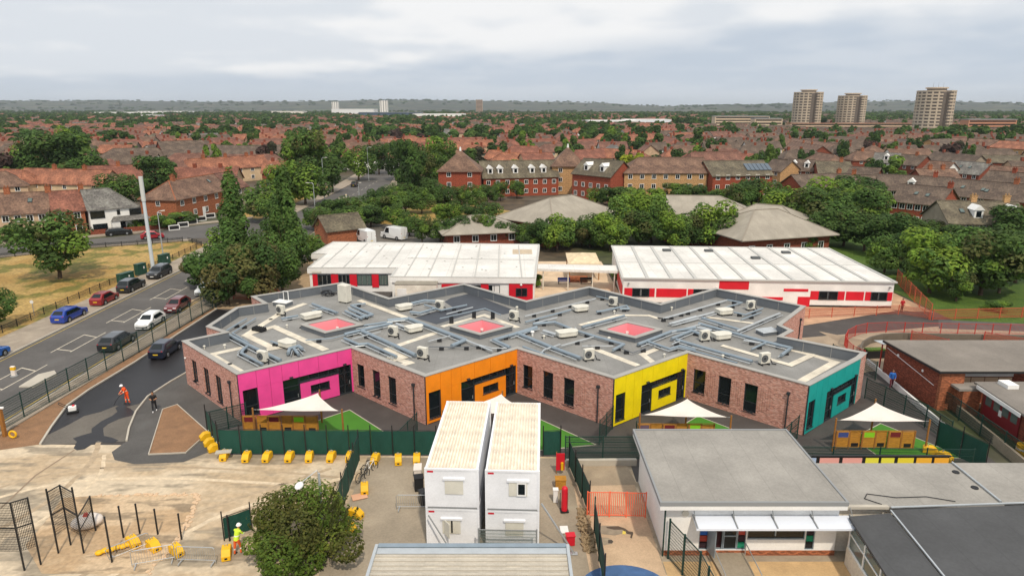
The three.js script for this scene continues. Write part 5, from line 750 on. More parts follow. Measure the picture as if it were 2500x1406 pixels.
{
  const mod = thing('modular_classroom', 'white modular classroom with red window panels behind the turquoise end of the school', 'building'), h = 3.4; const q = [[14.6, -86.6], [48.9, -84.4], [50, -105.9], [16.2, -107.8]];
  part(mod, 'wall', prism(q, -.05, h - .1), mat.white); const rf = part(mod, 'roof', prism(inset(q, -.2), h - .1, h), mat.membrane); part(rf, 'roof_kerb', prism(inset(q, -.25), h - .06, h + .12, [inset(q, .02)]), mat.seam);
  const f = (t, s) => [mix(mix(q[0][0], q[1][0], t), mix(q[3][0], q[2][0], t), s), mix(mix(q[0][1], q[1][1], t), mix(q[3][1], q[2][1], t), s)];
  for (let i = 1; i < 11; i++) { const a = f(i / 11, .0), b = f(i / 11, 1); part(rf, 'roof_rib', [beam(V(a[0], h + .06, a[1]), V(b[0], h + .06, b[1]), .42, .11)], mat.seam); } { const a = f(0, .45), b = f(1, .45); part(rf, 'roof_seam', [beam(V(a[0], h + .02, a[1]), V(b[0], h + .02, b[1]), .12, .06)], mat.seam); }
  for (const [t, s] of [[.24, .85], [.43, .85], [.6, .62], [.77, .82]]) { const p = f(t, s); part(rf, 'rooflight', [bc(1.2, .3, .9, p[0], h + .14, p[1])], mat.grille); }
  const m4 = along(q[0], q[1]), L = Math.hypot(q[1][0] - q[0][0], q[1][1] - q[0][1]); const rp = (a, b, y0, y1) => part(mod, 'red_panel', place(bx(a * L, b * L, y0, y1, 0, .05), m4), mat.red);
  const wn = (a, b, y0, y1) => { const fr = part(mod, 'window', place(join([ringFrame(a * L, b * L, y0, y1, .1, .1, .09), bc(.07, y1 - y0 - .18, .06, (a + b) / 2 * L, (y0 + y1) / 2, .05)]), m4), mat.frame); for (const k of [0, 1]) part(fr, 'pane', place(bx(mix(a, b, k / 2) * L + .08, mix(a, b, (k + 1) / 2) * L - .08, y0 + .08, y1 - .08, .0, .03), m4), mat.glass); };
  const F0 = .0; for (const [a, b, t] of [[.005, .035, 'r'], [.035, .10, 'w'], [.10, .12, 'r'], [.126, .24, 'r'], [.245, .265, 'r'], [.265, .335, 'w'], [.335, .355, 'r'], [.70, .73, 'r'], [.73, .80, 'w'], [.80, .825, 'r'], [.83, .895, 'r'], [.90, .92, 'r'], [.92, .98, 'w'], [.98, .998, 'r']]) t === 'r' ? rp(a, b, .95, 2.1) : wn(a, b, .95, 2.1);
  rp(.36, .47, 2.15, h - .12); rp(.60, .69, 2.0, 2.35); rp(.655, .70, 0, 1.3); rp(.5, .6, .8, 1.2); part(mod, 'base_plinth', place(bx(0, L, -.04, .22, 0, .03), m4), mat.black); for (const a of [.02, .985]) part(mod, 'camera', place(bc(.2, .14, .3, a * L, 2.75, .15), m4), mat.grey);
  part(mod, 'side_panel', [beam(V(14.62, 1.4, -87.4), V(15.9, 1.4, -103), .05, 1.6)], mat.red);
  // linking canopy, posts and cream gazebo in the court
  const c = thing('link_canopy', 'white flat canopy linking the two modular classrooms', 'canopy'); part(c, 'roof', prism([[3.6, -93.4], [14.7, -92.0], [15.2, -95.4], [3.8, -96.4]], 2.75, 3.1), mat.membrane); for (const [x, z] of [[4.4, -93.6], [7.9, -93.2], [11.3, -92.8], [14.3, -92.4]]) part(c, 'post', [cyl(.09, .09, 2.75, x, 0, z, 8)], mat.unit);
  const g = thing('gazebo', 'cream pitched gazebo in the court between the modular classrooms', 'gazebo'); part(g, 'roof', tris([[[8.4, 2.5, -99], [13.2, 2.5, -99], [10.8, 3.4, -103]], [[13.2, 2.5, -99], [13.4, 2.5, -107], [10.8, 3.4, -103]], [[13.4, 2.5, -107], [8.6, 2.5, -107], [10.8, 3.4, -103]], [[8.6, 2.5, -107], [8.4, 2.5, -99], [10.8, 3.4, -103]]]), M(0xe6d8bd, { map: ST(3) })); for (const [x, z] of [[8.6, -99.2], [13, -99.2], [13.2, -106.8], [8.8, -106.8]]) part(g, 'post', [bx(x - .07, x + .07, 0, 2.5, z - .07, z + .07)], mat.timberPost); part(g, 'valance', prism([[8.4, -99], [13.2, -99], [13.4, -107], [8.6, -107]], 2.25, 2.49, [[[8.5, -99.1], [13.1, -99.1], [13.3, -106.9], [8.7, -106.9]]]), M(0xe6d8bd));
  const bench = (x, z, t, label, m) => { const o = thing('play_bench', label, 'bench', x, 0, z, t); part(o, 'seat', bx(-.9, .9, .4, .46, -.2, .2), m); part(o, 'backrest', bx(-.9, .9, .5, .9, -.22, -.17), m); for (const s of [-.75, .75]) part(o, 'leg', bx(s - .05, s + .05, 0, .4, -.18, .18), mat.black); }; bench(7.6, -96.9, 0, 'blue bench under the linking canopy', M(0x2d4a9a)); bench(10.9, -97.0, 0, 'dark bench right of the blue bench in the court', mat.steelBlack);
  solo('raised_bed', 'brick raised bed in the court behind the canopy', 'raised bed', bx(8.5, 11.2, 0, .8, -98.6, -97.8), mat.brickOrange);
}
// ================================================================ vehicles, street furniture, people
function carGeo(k) {                                             // length along x (front +x), widths along z
  const T_ = { hatch: { L: 4.0, W: 1.72, H: 1.48, belt: .9, prof: [[-2.0, .3], [2.0, .3], [2.02, .62], [1.9, .78], [1.12, .92], [.45, 1.42], [-.2, 1.48], [-1.2, 1.45], [-1.85, 1.0], [-2.02, .85]] }, estate: { L: 4.6, W: 1.8, H: 1.48, belt: .92, prof: [[-2.3, .3], [2.3, .3], [2.33, .6], [2.2, .78], [1.25, .95], [.55, 1.42], [-.2, 1.48], [-1.7, 1.44], [-2.2, 1.0], [-2.32, .85]] }, suv: { L: 4.5, W: 1.85, H: 1.68, belt: 1.02, prof: [[-2.25, .35], [2.25, .35], [2.28, .75], [2.15, .95], [1.2, 1.06], [.6, 1.58], [-.1, 1.68], [-1.7, 1.64], [-2.15, 1.12], [-2.28, .9]] }, saloon: { L: 4.5, W: 1.78, H: 1.42, belt: .9, prof: [[-2.25, .3], [2.25, .3], [2.28, .6], [2.1, .76], [1.1, .92], [.4, 1.38], [-.3, 1.42], [-1.0, 1.38], [-1.65, .98], [-2.2, .92], [-2.28, .7]] }, van: { L: 5.6, W: 2.0, H: 2.4, belt: 1.25, prof: [[-2.8, .35], [2.8, .35], [2.85, .8], [2.6, 1.1], [1.9, 1.3], [1.3, 2.2], [.8, 2.4], [-2.75, 2.4], [-2.82, 1.0]] } }[k];
  return T_;
}
function car(x, z, turn, kind, hex, label, y = 0) {
  const t = carGeo(kind), o = thing(kind === 'van' ? 'parked_van' : 'parked_car', label, kind === 'van' ? 'van' : 'car', x, y, z, turn);
  const paint = M(hex, { roughness: .28, clearcoat: .8, clearcoatRoughness: .08, metalness: .1 });
  const s = new THREE.Shape(); t.prof.forEach((p, i) => i ? s.lineTo(...p) : s.moveTo(...p)); s.closePath();
  const g = new THREE.ExtrudeGeometry(s, { depth: t.W - .2, bevelEnabled: true, bevelSize: .09, bevelThickness: .1, bevelSegments: 3, steps: 1 }); g.translate(0, 0, -(t.W - .2) / 2);
  const p = g.attributes.position, tp = kind === 'van' ? .08 : .24; const nar = yy => 1 - tp * Math.max(0, (yy - t.belt) / (t.H - t.belt));
  for (let i = 0; i < p.count; i++) { p.setZ(i, p.getZ(i) * nar(p.getY(i)) * (1 - .05 * Math.pow(Math.abs(p.getX(i)) / (t.L / 2), 4))); } g.computeVertexNormals(); part(o, 'body', uvBox(g), paint);
  const pr = t.prof, W2 = t.W / 2; const n = pr.length;
  // glazing
  const up = pr.filter(q => q[1] >= t.belt - .03); const gl = (a, b, inn, nm) => { const d = V(b[0] - a[0], b[1] - a[1], 0), nn = V(d.y, -d.x, 0).normalize(); if (nn.y < 0) nn.negate(); const off = .098; const A = V(a[0], a[1], 0).addScaledVector(nn, off), B = V(b[0], b[1], 0).addScaledVector(nn, off); const a2 = A.clone().lerp(B, .1), b2 = A.clone().lerp(B, .92); const za = W2 * nar(a2.y) - inn, zb = W2 * nar(b2.y) - inn; part(o, nm, tris([[a2.x, a2.y, -za], [a2.x, a2.y, za], [b2.x, b2.y, zb], [a2.x, a2.y, -za], [b2.x, b2.y, zb], [b2.x, b2.y, -zb]]), mat.glass); };
  const iw = 4, hood = pr[iw], roofF = pr[iw + 1], rearT = pr[n - 3 - (kind === 'saloon' ? 1 : 0)], rearB = pr[n - 2 - (kind === 'saloon' ? 1 : 0)];
  gl(hood, roofF, .17, 'windscreen'); if (kind !== 'van') gl(rearB, rearT, .2, 'rear_window'); else part(o, 'rear_door_seam', bx(-2.93, -2.92, .5, 2.2, -.02, .02), mat.grey);
  for (const sd of [-1, 1]) {
    const yb = t.belt + .03, yt = t.H - .13, xf0 = hood[0] - .18, xf1 = roofF[0] - .1, xr0 = kind === 'van' ? .4 : rearB[0] + .35, xr1 = kind === 'van' ? .4 : rearT[0] + .12; const zz = y => sd * (W2 * nar(y) + .004);
    part(o, 'side_window', tris([[xr0, yb, zz(yb)], [xf0, yb, zz(yb)], [xf1, yt, zz(yt)], [xr0, yb, zz(yb)], [xf1, yt, zz(yt)], [xr1, yt, zz(yt)]]), mat.glass);
    const wr = kind === 'van' || kind === 'suv' ? .36 : .31; for (const wx of [t.L * .31, -t.L * .31]) { const w = part(o, 'wheel', cyl(wr, wr, .22, 0, -.11, 0, 20).rotateX(Math.PI / 2).translate(wx, wr, sd * (W2 - .1)), mat.rubberTyre); part(w, 'rim', cyl(wr * .66, wr * .6, .02, 0, 0, 0, 14).rotateX(Math.PI / 2 * sd).translate(wx, wr, sd * (W2 + .012)), mat.alloy); const ar = uvBox(new THREE.CylinderGeometry(wr + .07, wr + .07, .03, 20)).rotateX(Math.PI / 2); part(o, 'wheel_arch', ar.translate(wx, wr + .02, sd * (W2 - .012)), mat.black); }
    part(o, 'headlight', rb(.1, .14, .36, .03, t.L / 2 + .04, .7 * (t.H / 1.48), sd * (W2 - .32)), mat.lampClear); part(o, 'tail_light', rb(.08, .26, .16, .03, -t.L / 2 - .05, .85 * (t.H / 1.48), sd * (W2 - .2)), mat.lampRed); part(o, 'door_mirror', rb(.12, .12, .16, .03, hood[0] - .35, t.belt + .1, sd * (W2 + .1)), paint);
  }
  part(o, 'number_plate', rb(.02, .11, .5, .008, -t.L / 2 - .1, .6, 0), mat.plateYellow); part(o, 'number_plate', rb(.02, .11, .5, .008, t.L / 2 + .105, .5, 0), mat.white); part(o, 'bumper', rb(.1, .18, t.W - .3, .04, t.L / 2 + .06, .38, 0), mat.black);
  return o;
}
{
  const N = Math.PI / 2, S = -Math.PI / 2;                          // nose away from / towards the school front
  car(-54.0, -79.6, N, 'estate', 0x1c3f9e, 'blue estate car parked half on the left pavement', .06); car(-53.9, -86.8, N, 'hatch', 0x8e1a22, 'dark red hatchback parked behind the blue estate', .06); car(-53.8, -93.2, N, 'suv', 0x1d2024, 'black off-roader parked beside the first green cabinet, tail lights showing', .06); car(-53.8, -101.2, S, 'suv', 0x1f2329, 'black off-roader parked at the white mast, headlights showing', .06); car(-53.5, -65.3, N, 'saloon', 0x2a66b8, 'bright blue car cut off by the left edge of the picture', .06);
  car(-42.9, -77.2, S, 'hatch', 0xeef0f0, 'white hatchback parked behind the roadside mesh fence'); car(-42.8, -83.8, S, 'hatch', 0x6b2326, 'dark red hatchback seen through the roadside fence by the gate'); car(-42.8, -70.0, N, 'estate', 0x24262b, 'dark estate car seen through the roadside mesh fence'); car(-36.4, -67.6, N, 'hatch', 0x1a2134, 'navy hatchback parked on the wet tarmac lane'); car(-42.6, -92.2, S, 'saloon', 0xdfe3e6, 'white car half hidden behind the tall green gate');
  car(-79.8, -136.6, .55, 'estate', 0x16181b, 'black car parked outside the white house', 0); car(-71, -132.8, .45, 'hatch', 0x9b1e2c, 'red car driving along the side street', -.02); car(-95.2, -118.6, .35, 'saloon', 0xc3c8cb, 'silver car at the left edge on the side street', -.02);
  { let p = at(892, 590); car(p.x, p.z, 2.2, 'van', 0xf0f2f2, 'white van with lettering nearest the small brick hut'); p = at(962, 583); car(p.x, p.z, 2.5, 'van', 0xf2f3f3, 'white van behind the trees right of the other van'); p = at(1036, 560); car(p.x, p.z, .3, 'hatch', 0x20252e, 'dark car by the dry grass behind the modular classroom'); p = at(866, 455); car(p.x, p.z, N, 'suv', 0x202326, 'dark car on the far bend of the main road'); p = at(1462, 468); car(p.x, p.z, 0, 'hatch', 0xe6e8e8, 'white car beside the yellow corner block of flats'); }
  // masts, lamps, cabinets, bollards
  { const o = thing('telecom_mast', 'tall tapering white mast standing by the green cabinets', 'mast', -57.4, .08, -106.2); part(o, 'column', [cyl(.3, .24, 10.8, 0, 0, 0, 16)], M(0xc9d2d8, { roughness: .4 })); part(o, 'antenna_shroud', [cyl(.32, .32, 3.8, 0, 10.8, 0, 16)], M(0xc9ccca, { roughness: .5 })); part(o, 'base_plate', [cyl(.6, .6, .08, 0, 0, 0, 16)], mat.grey); }
  [[-57.0, -97.6, 2.4, 1.35, 'green street cabinet nearest the black off-roaders, with scrawled tag'], [-57.2, -102.2, 1.6, 1.7, 'tall green street cabinet just left of the white mast'], [-57.0, -109.2, 1.8, 1.7, 'green street cabinet right of the white mast']].forEach(a => { const o = thing('street_cabinet', a[4], 'cabinet', a[0], .1, a[1], 1.25); part(o, 'body', bx(-a[2] / 2, a[2] / 2, .08, a[3], -.4, .4), mat.green); part(o, 'roof', bx(-a[2] / 2 - .04, a[2] / 2 + .04, a[3], a[3] + .07, -.44, .44), mat.green); part(o, 'plinth', bx(-a[2] / 2 + .03, a[2] / 2 - .03, 0, .09, -.37, .37), mat.concrete); part(o, 'door_seam', bx(-.01, .01, .14, a[3] - .06, .4, .41), mat.black); part(o, 'notice', bx(.2, .42, a[3] * .55, a[3] * .75, .4, .412), mat.white); });
  const lamp = (px, py, h, arm, turn, label, m = mat.ductPale, y = 0) => { const p = at(px, py, y), o = thing('street_lamp', label, 'street lamp', p.x, y, p.z, turn); part(o, 'column', [cyl(.11, .06, h, 0, 0, 0, 10)], m); if (arm) part(o, 'arm', tubeRun([V(0, h - .05, 0), V(arm * .3, h + .12, 0), V(arm, h + .18, 0)], .045, 6), m); part(o, 'lantern', [rb(.7, .14, .26, .06, arm + .25, h + .16, 0)], mat.unit); return o; };
  lamp(400, 645, 8.6, .6, .9, 'slim pale street lamp beside the white mast'); lamp(497, 738, 6.2, .1, 0, 'grey lamp column by the dark tree at the roadside fence', mat.grey); lamp(770, 532, 8, 1.1, Math.PI, 'street lamp with curved arm nearest on the main road verge'); lamp(792, 488, 11.5, .9, 0, 'tall street lamp at the dry grass by the main road'); lamp(900, 442, 11.5, .9, 0, 'tall street lamp farther along the main road'); lamp(952, 412, 12, .8, 0, 'farthest tall street lamp at the bend'); lamp(660, 480, 9, 1, 0, 'street lamp rising behind the poplars'); lamp(722, 470, 9, 1, 0, 'street lamp just right of the poplars'); lamp(877, 492, 5, .2, 0, 'short lamp post on the crossing island'); lamp(1162, 340, 11, .8, 0, 'distant street lamp among trees at centre');
  { const p = at(790, 1312), o = thing('site_lamp', 'grey lamp post with white lantern rising out of the bush', 'lamp post', p.x, 0, p.z); part(o, 'column', [cyl(.09, .07, 4.3, 0, 0, 0, 10)], mat.ductPale); part(o, 'arm', tubeRun([V(0, 4.25, 0), V(-.1, 4.5, 0), V(-.5, 4.3, .45), V(-.8, 4.12, .75)], .025, 6), mat.ductPale); part(o, 'lantern', [uvBox(new THREE.SphereGeometry(.3, 12, 8)).scale(.8, .5, 1.3).translate(-.88, 4.05, .95)], mat.white); }
  { const p = at(33, 918), o = thing('bollard', 'yellow and white island bollard on the road at the left edge', 'bollard', p.x, .0, p.z); part(o, 'shell', [rb(.42, 1.0, .3, .08, 0, .52, 0)], mat.sail); part(o, 'yellow_band', [rb(.44, .4, .32, .08, 0, .78, 0)], mat.ballast); part(o, 'base', [cyl(.34, .3, .08, 0, 0, 0, 14)], mat.grey); }
  ground('traffic_island', prism([[-45.6, -58.6], [-44.2, -58.6], [-44.0, -61.6], [-44.9, -62.6], [-45.8, -61.6]], -.05, .1), mat.kerb); ground('traffic_island', prism([[-48.4, -196], [-47, -196], [-46.8, -186], [-48.2, -186]], -.05, .1), mat.pave);
  [[-47.4, -195, 'island bollard nearest the far crossing lamp'], [-47.6, -188, 'island bollard at the near end of the far crossing']].forEach(a => { const o = thing('bollard', 'small white ' + a[2], 'bollard', a[0], .1, a[1]); part(o, 'shell', [rb(.4, .95, .3, .08, 0, .48, 0)], mat.white); part(o, 'band', [rb(.42, .2, .32, .05, 0, .78, 0)], mat.ballast); });
  // low black bow-top rails round the dry grass
  const low = (pts, label) => { const f = thing('low_rail', label, 'railing', pts[0][0], 0, pts[0][1]), O = pts[0]; const pg = bx(-.04, .04, -.03, .95, -.04, .04); for (let i = 0; i + 1 < pts.length; i++) { const A = pts[i], B = pts[i + 1], L = Math.hypot(B[0] - A[0], B[1] - A[1]), n = Math.max(1, Math.round(L / 2.4)); for (let q = 0; q < n; q++) { const a = [mix(A[0], B[0], q / n) - O[0], mix(A[1], B[1], q / n) - O[1]], b = [mix(A[0], B[0], (q + 1) / n) - O[0], mix(A[1], B[1], (q + 1) / n) - O[1]], m4 = along(a, b), l = Math.hypot(b[0] - a[0], b[1] - a[1]); part(f, 'post', pg, mat.steelBlack).position.set(a[0], 0, a[1]); for (const y of [.45, .82]) part(f, 'rail', place(bx(.04, l - .04, y - .02, y + .02, -.015, .015), m4), mat.steelBlack); part(f, 'mesh_infill', place(bx(.04, l - .04, .1, .8, -.003, .003), m4), mat.meshBlack); } } };
  low([[-58.5, -36], [-58.5, -96], [-57.6, -111], [-57.9, -125], [-62.6, -129.6]], 'low black railing between the dry grass and the left pavement'); low([[-63.5, -129.4], [-77.4, -122.7], [-89.6, -112.8]], 'low black railing between the dry grass and the side street'); low([[-78, -60], [-74, -66], [-70.6, -78], [-71, -88], [-76, -96], [-84, -100]], 'curved low black railing round the paved circle at the left edge');
  { const o = thing('road_sign', 'small white sign on a post in the dry grass', 'sign', ...(() => { const p = at(82, 770); return [p.x, 0, p.z]; })()); part(o, 'post', [cyl(.04, .04, 1.7, 0, 0, 0, 8)], mat.galv); part(o, 'plate', [cyl(.22, .22, .03, 0, 0, 0, 14).rotateX(Math.PI / 2).translate(0, 1.75, .04)], mat.white); }
  { const o = thing('compactor', 'small white and black plate compactor on the wet tarmac', 'machine', -37.3, 0, -53.3, .5); part(o, 'plate', rb(.9, .14, .55, .04, 0, .08, 0), mat.black); part(o, 'engine', rb(.6, .4, .45, .06, 0, .36, 0), mat.white); part(o, 'handle', tubeRun([V(-.2, .4, -.2), V(-.9, 1.0, -.2), V(-.9, 1.0, .2), V(-.2, .4, .2)], .025, 6), mat.steelBlack); part(o, 'fuel_cap', rb(.2, .1, .2, .04, .1, .6, 0), mat.red); }

  // ---------------------------------------------------------- people
  const smin = (a, b, k) => { const h = Math.max(0, Math.min(1, .5 + .5 * (b - a) / k)); return b + (a - b) * h - k * h * (1 - h); };
  function person(px, py, turn, label, pose, cols, hat) {
    const p0 = at(px, py), o = thing('person', label, 'person', p0.x, 0, p0.z, turn);
    const J = { hip: V(0, .95, 0), chest: V(.0 + pose.lean * .35, 1.38, 0), neck: V(pose.lean * .5, 1.5, 0), head: V(pose.lean * .62, 1.66, 0) };
    const bones = []; const B = (a, b, r0, r1, c) => bones.push([a, b, r0, r1, c]);
    B(J.hip, J.chest, .155, .17, 'top'); B(J.chest.clone().add(V(0, .05, -.14)), J.chest.clone().add(V(0, .05, .14)), .085, .085, 'top'); B(J.chest, J.neck, .08, .055, 'top'); B(J.neck, J.head, .055, .06, 'skin');
    B(J.head.clone().add(V(.01, .02, 0)), J.head.clone().add(V(.02, .07, 0)), .098, .1, 'skin'); B(J.head.clone().add(V(.1, .02, 0)), J.head.clone().add(V(.115, .0, 0)), .018, .02, 'skin');
    for (const s of [-1, 1]) { const hip = V(0, .92, s * .09), kn = V(pose.knee * (s > 0 ? 1 : -.4), .5, s * .11), an = V(pose.foot * (s > 0 ? 1 : -1), .09, s * .12); B(hip, kn, .1, .07, 'leg'); B(kn, an, .068, .045, 'leg'); B(an, an.clone().add(V(.17, -.045, 0)), .045, .038, 'shoe'); const sh = J.chest.clone().add(V(0, .06, s * .2)), el = sh.clone().add(V(pose.arm[0], pose.arm[1], s * .06)), wr = el.clone().add(V(pose.fore[0], pose.fore[1], -s * pose.fore[2])); B(sh, el, .06, .046, 'top'); B(el, wr, .044, .034, pose.sleeve ? 'top' : 'skin'); const d = wr.clone().sub(el).normalize(), palm = wr.clone().addScaledVector(d, .07); B(wr, palm, .034, .036, 'skin'); o.userData.h = [...(o.userData.h || []), [palm, d, s]]; }
    const N = 76, mc = new MarchingCubes(N, new THREE.MeshBasicMaterial(), false, false, 200000), half = 1.0, cen = V(.1, .95, 0); const ev = (x, y, z) => { let m = 9; for (const [a, b, r0, r1] of bones) { const bx_ = b.x - a.x, by = b.y - a.y, bz = b.z - a.z; const t = Math.max(0, Math.min(1, ((x - a.x) * bx_ + (y - a.y) * by + (z - a.z) * bz) / (bx_ * bx_ + by * by + bz * bz))); const q = Math.hypot(x - a.x - bx_ * t, y - a.y - by * t, z - a.z - bz * t) - (r0 + (r1 - r0) * t); m = smin(m, q, .035); } return m; };
    for (let k = 0; k < N; k++) for (let j = 0; j < N; j++) for (let i = 0; i < N; i++) { const x = cen.x + (i - N / 2) / (N / 2) * half, y = cen.y + (j - N / 2) / (N / 2) * half, z = cen.z + (k - N / 2) / (N / 2) * half; mc.field[k * N * N + j * N + i] = Math.abs(z) > .62 || Math.abs(x) > .75 ? -1 : -ev(x, y, z); }
    mc.isolation = 0; mc.update(); const n = mc.count, pos = new Float32Array(mc.positionArray.subarray(0, n * 3)), nor = new Float32Array(mc.normalArray.subarray(0, n * 3));
    for (let i = 0; i < n; i++) { pos[i * 3] = pos[i * 3] * half + cen.x; pos[i * 3 + 1] = pos[i * 3 + 1] * half + cen.y; pos[i * 3 + 2] = pos[i * 3 + 2] * half + cen.z; }
    let g = new THREE.BufferGeometry(); g.setAttribute('position', new THREE.BufferAttribute(pos, 3)); g.setAttribute('normal', new THREE.BufferAttribute(nor, 3)); g.computeVertexNormals(); g = uvBox(g);
    const fing = []; for (const [pm, d, s] of o.userData.h) { const side = V(0, 0, 1).cross(d).normalize(), up = d.clone().cross(side).normalize(); for (let f = 0; f < 4; f++) { const b0 = pm.clone().addScaledVector(up, (f - 1.5) * .019).addScaledVector(d, .02), l = [.065, .075, .07, .055][f], m1 = b0.clone().addScaledVector(d, l * .6), e = m1.clone().addScaledVector(d, l * .3).addScaledVector(side, -l * .35); fing.push(bar(b0, m1, .0095, 5, .009), bar(m1, e, .009, 5, .008)); } const tb = pm.clone().addScaledVector(up, -s * .035).addScaledVector(d, -.02); fing.push(bar(tb, tb.clone().addScaledVector(up, -s * .03).addScaledVector(d, .045), .011, 5, .009)); } delete o.userData.h;
    const all = join([g, ...fing]); const P2 = all.attributes.position, col = new Float32Array(P2.count * 3); const C = Object.fromEntries(Object.entries(cols).map(([k2, v]) => [k2, new THREE.Color(v)]));
    for (let i = 0; i < P2.count; i++) { const x = P2.getX(i), y = P2.getY(i), z = P2.getZ(i); let best = 9, c = 'top'; for (const [a, b, r0, r1, cc] of bones) { const d = b.clone().sub(a), t = Math.max(0, Math.min(1, ((x - a.x) * d.x + (y - a.y) * d.y + (z - a.z) * d.z) / d.lengthSq())); const q = Math.hypot(x - a.x - d.x * t, y - a.y - d.y * t, z - a.z - d.z * t) - (r0 + (r1 - r0) * t); if (q < best) { best = q; c = cc; } } let cl = C[c]; if (c === 'top' && y < .93) cl = C.leg; if (cols.band && ((c === 'top' && Math.abs(y - 1.2) < .035) || (c === 'leg' && Math.abs(y - .35) < .04))) cl = C.band; col[i * 3] = cl.r; col[i * 3 + 1] = cl.g; col[i * 3 + 2] = cl.b; }
    all.setAttribute('color', new THREE.BufferAttribute(col, 3)); part(o, 'body', all, M(0xffffff, { vertexColors: true, roughness: .8 }));
    const hd = J.head; if (hat) { const h = part(o, 'helmet', [uvBox(new THREE.SphereGeometry(.135, 14, 8, 0, 7, 0, 1.6)).translate(hd.x + .01, hd.y + .06, 0), cyl(.155, .15, .015, hd.x + .02, hd.y + .05, 0, 16)], M(hat, { roughness: .4 })); } else part(o, 'hair', [uvBox(new THREE.SphereGeometry(.118, 14, 8, 0, 7, 0, 1.75)).rotateZ(.35).translate(hd.x + .002, hd.y + .065, 0)], M(0x2a2019));
    for (const s of [-1, 1]) part(o, 'eye', [uvBox(new THREE.SphereGeometry(.013, 6, 5)).translate(hd.x + .108, hd.y + .045, s * .036)], mat.black);
    return o;
  }
  const w1 = person(311, 984, -2.3, 'worker in orange overalls and white helmet hosing down the wet tarmac', { lean: .5, knee: .1, foot: .1, arm: [.12, -.26], fore: [.2, -.12, .1], sleeve: 1 }, { top: 0xf0561c, leg: 0xf0561c, skin: 0xc08a68, shoe: 0x2a2420, band: 0xe8e2c8 }, 0xf4f4f2);
  { const p = at(304, 986), o = solo('hose', 'thin hose pointing down from the orange worker', 'hose', tubeRun([V(-.05, 1.05, .1), V(-.35, .7, .25), V(-.6, .35, .35), V(-.75, .05, .4)].map(v => v.add(V(p.x, 0, p.z))), .025, 6), mat.rubber); }
  person(377, 1004, -1.2, 'person in black top carrying something pale beside the soil bed', { lean: .15, knee: .16, foot: .2, arm: [.05, -.25], fore: [.22, .02, .1] }, { top: 0x1d1c1f, leg: 0x222228, skin: 0xb98767, shoe: 0xd8d8d8 });
  person(580, 1352, 1.2, 'worker in yellow hi-vis jacket half hidden by the big bush', { lean: .45, knee: .15, foot: .12, arm: [.14, -.24], fore: [.2, -.08, .12], sleeve: 1 }, { top: 0xc8e63a, leg: 0xe2622a, skin: 0xb98767, shoe: 0x2a2420, band: 0xe8e8e0 }, 0xf0f0ee);
  person(2202, 762, -1.6, 'person in red top and dark trousers on the path by the right-hand white block', { lean: .05, knee: .06, foot: .08, arm: [.02, -.27], fore: [.08, -.2, .04] }, { top: 0xb8242c, leg: 0x1c1c24, skin: 0xb98767, shoe: 0x1a1a1a });
  person(2176, 947, -1.9, 'person in blue jacket walking down the alley by the brick classroom', { lean: .12, knee: .2, foot: .24, arm: [.04, -.26], fore: [.12, -.18, .05], sleeve: 1 }, { top: 0x2a6cc0, leg: 0x5a1c2c, skin: 0xb98767, shoe: 0x1a1a1a });
}
